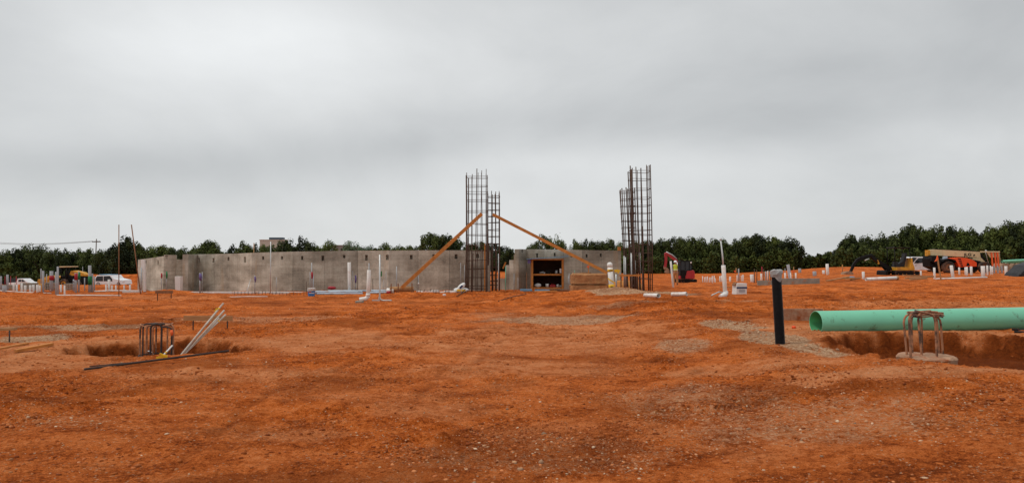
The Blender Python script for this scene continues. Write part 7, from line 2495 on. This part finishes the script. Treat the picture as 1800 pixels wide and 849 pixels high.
def scatter(name, x, y, size, m, label, cols, seed, flatn=.6, sink=.15):
    rs = np.random.RandomState(seed)
    v, f = ico_base()
    n = len(x)
    z = terrain(x, y)
    sc = size[:, None] * np.stack([rs.uniform(.8, 1.5, n), rs.uniform(.7, 1.2, n), rs.uniform(.45, .9, n) * flatn / .6], 1) * .5
    V = v[None] * (1 + rs.uniform(-.32, .32, (n, 12, 1)))
    V = V * sc[:, None, :]
    a = rs.uniform(0, 6.28, n); ca, sa = np.cos(a)[:, None], np.sin(a)[:, None]
    X = V[..., 0] * ca - V[..., 1] * sa; Yy = V[..., 0] * sa + V[..., 1] * ca
    P = np.stack([X + x[:, None], Yy + y[:, None], V[..., 2] + (z + sc[:, 2] * (1 - sink * 4))[:, None]], -1)
    F = (f[None] + (np.arange(n) * 12)[:, None, None]).reshape(-1, 3)
    me = bpy.data.meshes.new(name)
    me.vertices.add(n * 12); me.vertices.foreach_set('co', P.reshape(-1).astype(np.float32))
    me.loops.add(F.size); me.loops.foreach_set('vertex_index', F.ravel().astype(np.int32))
    me.polygons.add(len(F)); me.polygons.foreach_set('loop_start', np.arange(0, F.size, 3, dtype=np.int32))
    me.update(calc_edges=True)
    c = cols[rs.randint(0, len(cols), n)] * rs.uniform(.75, 1.2, (n, 1))
    c4 = np.concatenate([c, np.ones((n, 1))], 1)
    ca_ = me.color_attributes.new('col', 'FLOAT_COLOR', 'POINT')
    ca_.data.foreach_set('color', np.repeat(c4, 12, 0).astype(np.float32).ravel())
    me.materials.append(m)
    o = bpy.data.objects.new(name, me); COL.objects.link(o)
    tag(o, label, name.replace('_', ' '), kind='stuff')


def vcol_mat(name):
    m = bpy.data.materials.new(name); m.use_nodes = True
    t = m.node_tree; b = t.nodes['Principled BSDF']
    b.inputs['Roughness'].default_value = .9; b.inputs['Specular IOR Level'].default_value = .15
    a = N(t, 'ShaderNodeAttribute', attribute_name='col')
    tc = N(t, 'ShaderNodeTexCoord')
    n = N(t, 'ShaderNodeTexNoise', inp={'Scale': 30, 'Detail': 4})
    L(t, tc.outputs['Object'], n.inputs['Vector'])
    mr = N(t, 'ShaderNodeMapRange', inp={3: .7, 4: 1.25})
    L(t, n.outputs[0], mr.inputs[0])
    vm = N(t, 'ShaderNodeVectorMath', operation='SCALE')
    L(t, a.outputs['Color'], vm.inputs[0]); L(t, mr.outputs[0], vm.inputs[3])
    L(t, vm.outputs[0], b.inputs['Base Color'])
    return m


MV = vcol_mat('loose_stone')
rs = np.random.RandomState(99)


def sample(n, y0=3.6, y1=42, p=1.0):
    """positions thinning with distance"""
    u = rs.uniform(0, 1, n)
    y = 1 / ((1 / y0) * (1 - u) + (1 / y1) * u) if p == 1.0 else y0 * (y1 / y0) ** u
    x = rs.uniform(-1, 1, n) * (y * .84 + .6)
    return x, y


# pebbles: denser in gravelly ground
x, y = sample(120000, p=0)
g_ = mask(GRAV, x, y, 131, .6, 1.25)
cl_ = fbm(x, y, 1.4, 3, 201)
keep = rs.uniform(0, 1, len(x)) < .025 + .85 * np.clip(g_, 0, 1) ** 1.7 + .13 * sst(0.05, .4, cl_)
inpit = np.minimum(ell(x, y, PIT_R), ell(x, y, PIT_L, .34, 59)) < 1.0
keep &= ~inpit
x, y, g_ = x[keep], y[keep], g_[keep]
size = (.009 + .030 * rs.uniform(0, 1, len(x)) ** 4.5) * (1 + .35 * sst(8, 25, y)) * np.where(rs.uniform(0, 1, len(x)) < .015, 1.7, 1)
cols = np.array([(.50, .27, .14), (.56, .36, .22), (.45, .19, .08), (.55, .25, .12), (.40, .14, .05), (.66, .46, .30), (.34, .20, .12), (.52, .19, .07), (.55, .21, .08)])
scatter('pebbles', x, y, size, MV, 'pale pebbles scattered over the red clay', cols, 5, .6, .24)
# clods of clay
x, y = sample(230000, p=0)
sm_ = smooth_zone(x, y)
ruf = sst(.0, .35, fbm(x, y, 1.1, 3, 301))
keep = rs.uniform(0, 1, len(x)) < (.04 + .75 * ruf * (1 - .8 * sm_))
keep &= np.minimum(ell(x, y, PIT_R), ell(x, y, PIT_L, .34, 59)) > .7
x, y = x[keep], y[keep]
size = (.011 + .038 * rs.uniform(0, 1, len(x)) ** 3.5) * (1 + .5 * sst(8, 25, y))
cols = np.array([(.30, .075, .015), (.40, .11, .024), (.22, .05, .011), (.45, .14, .045), (.34, .09, .02)])
scatter('soil_clods', x, y, size, MV, 'crumbled clods of red clay lying on the ground', cols, 6, .5, .22)
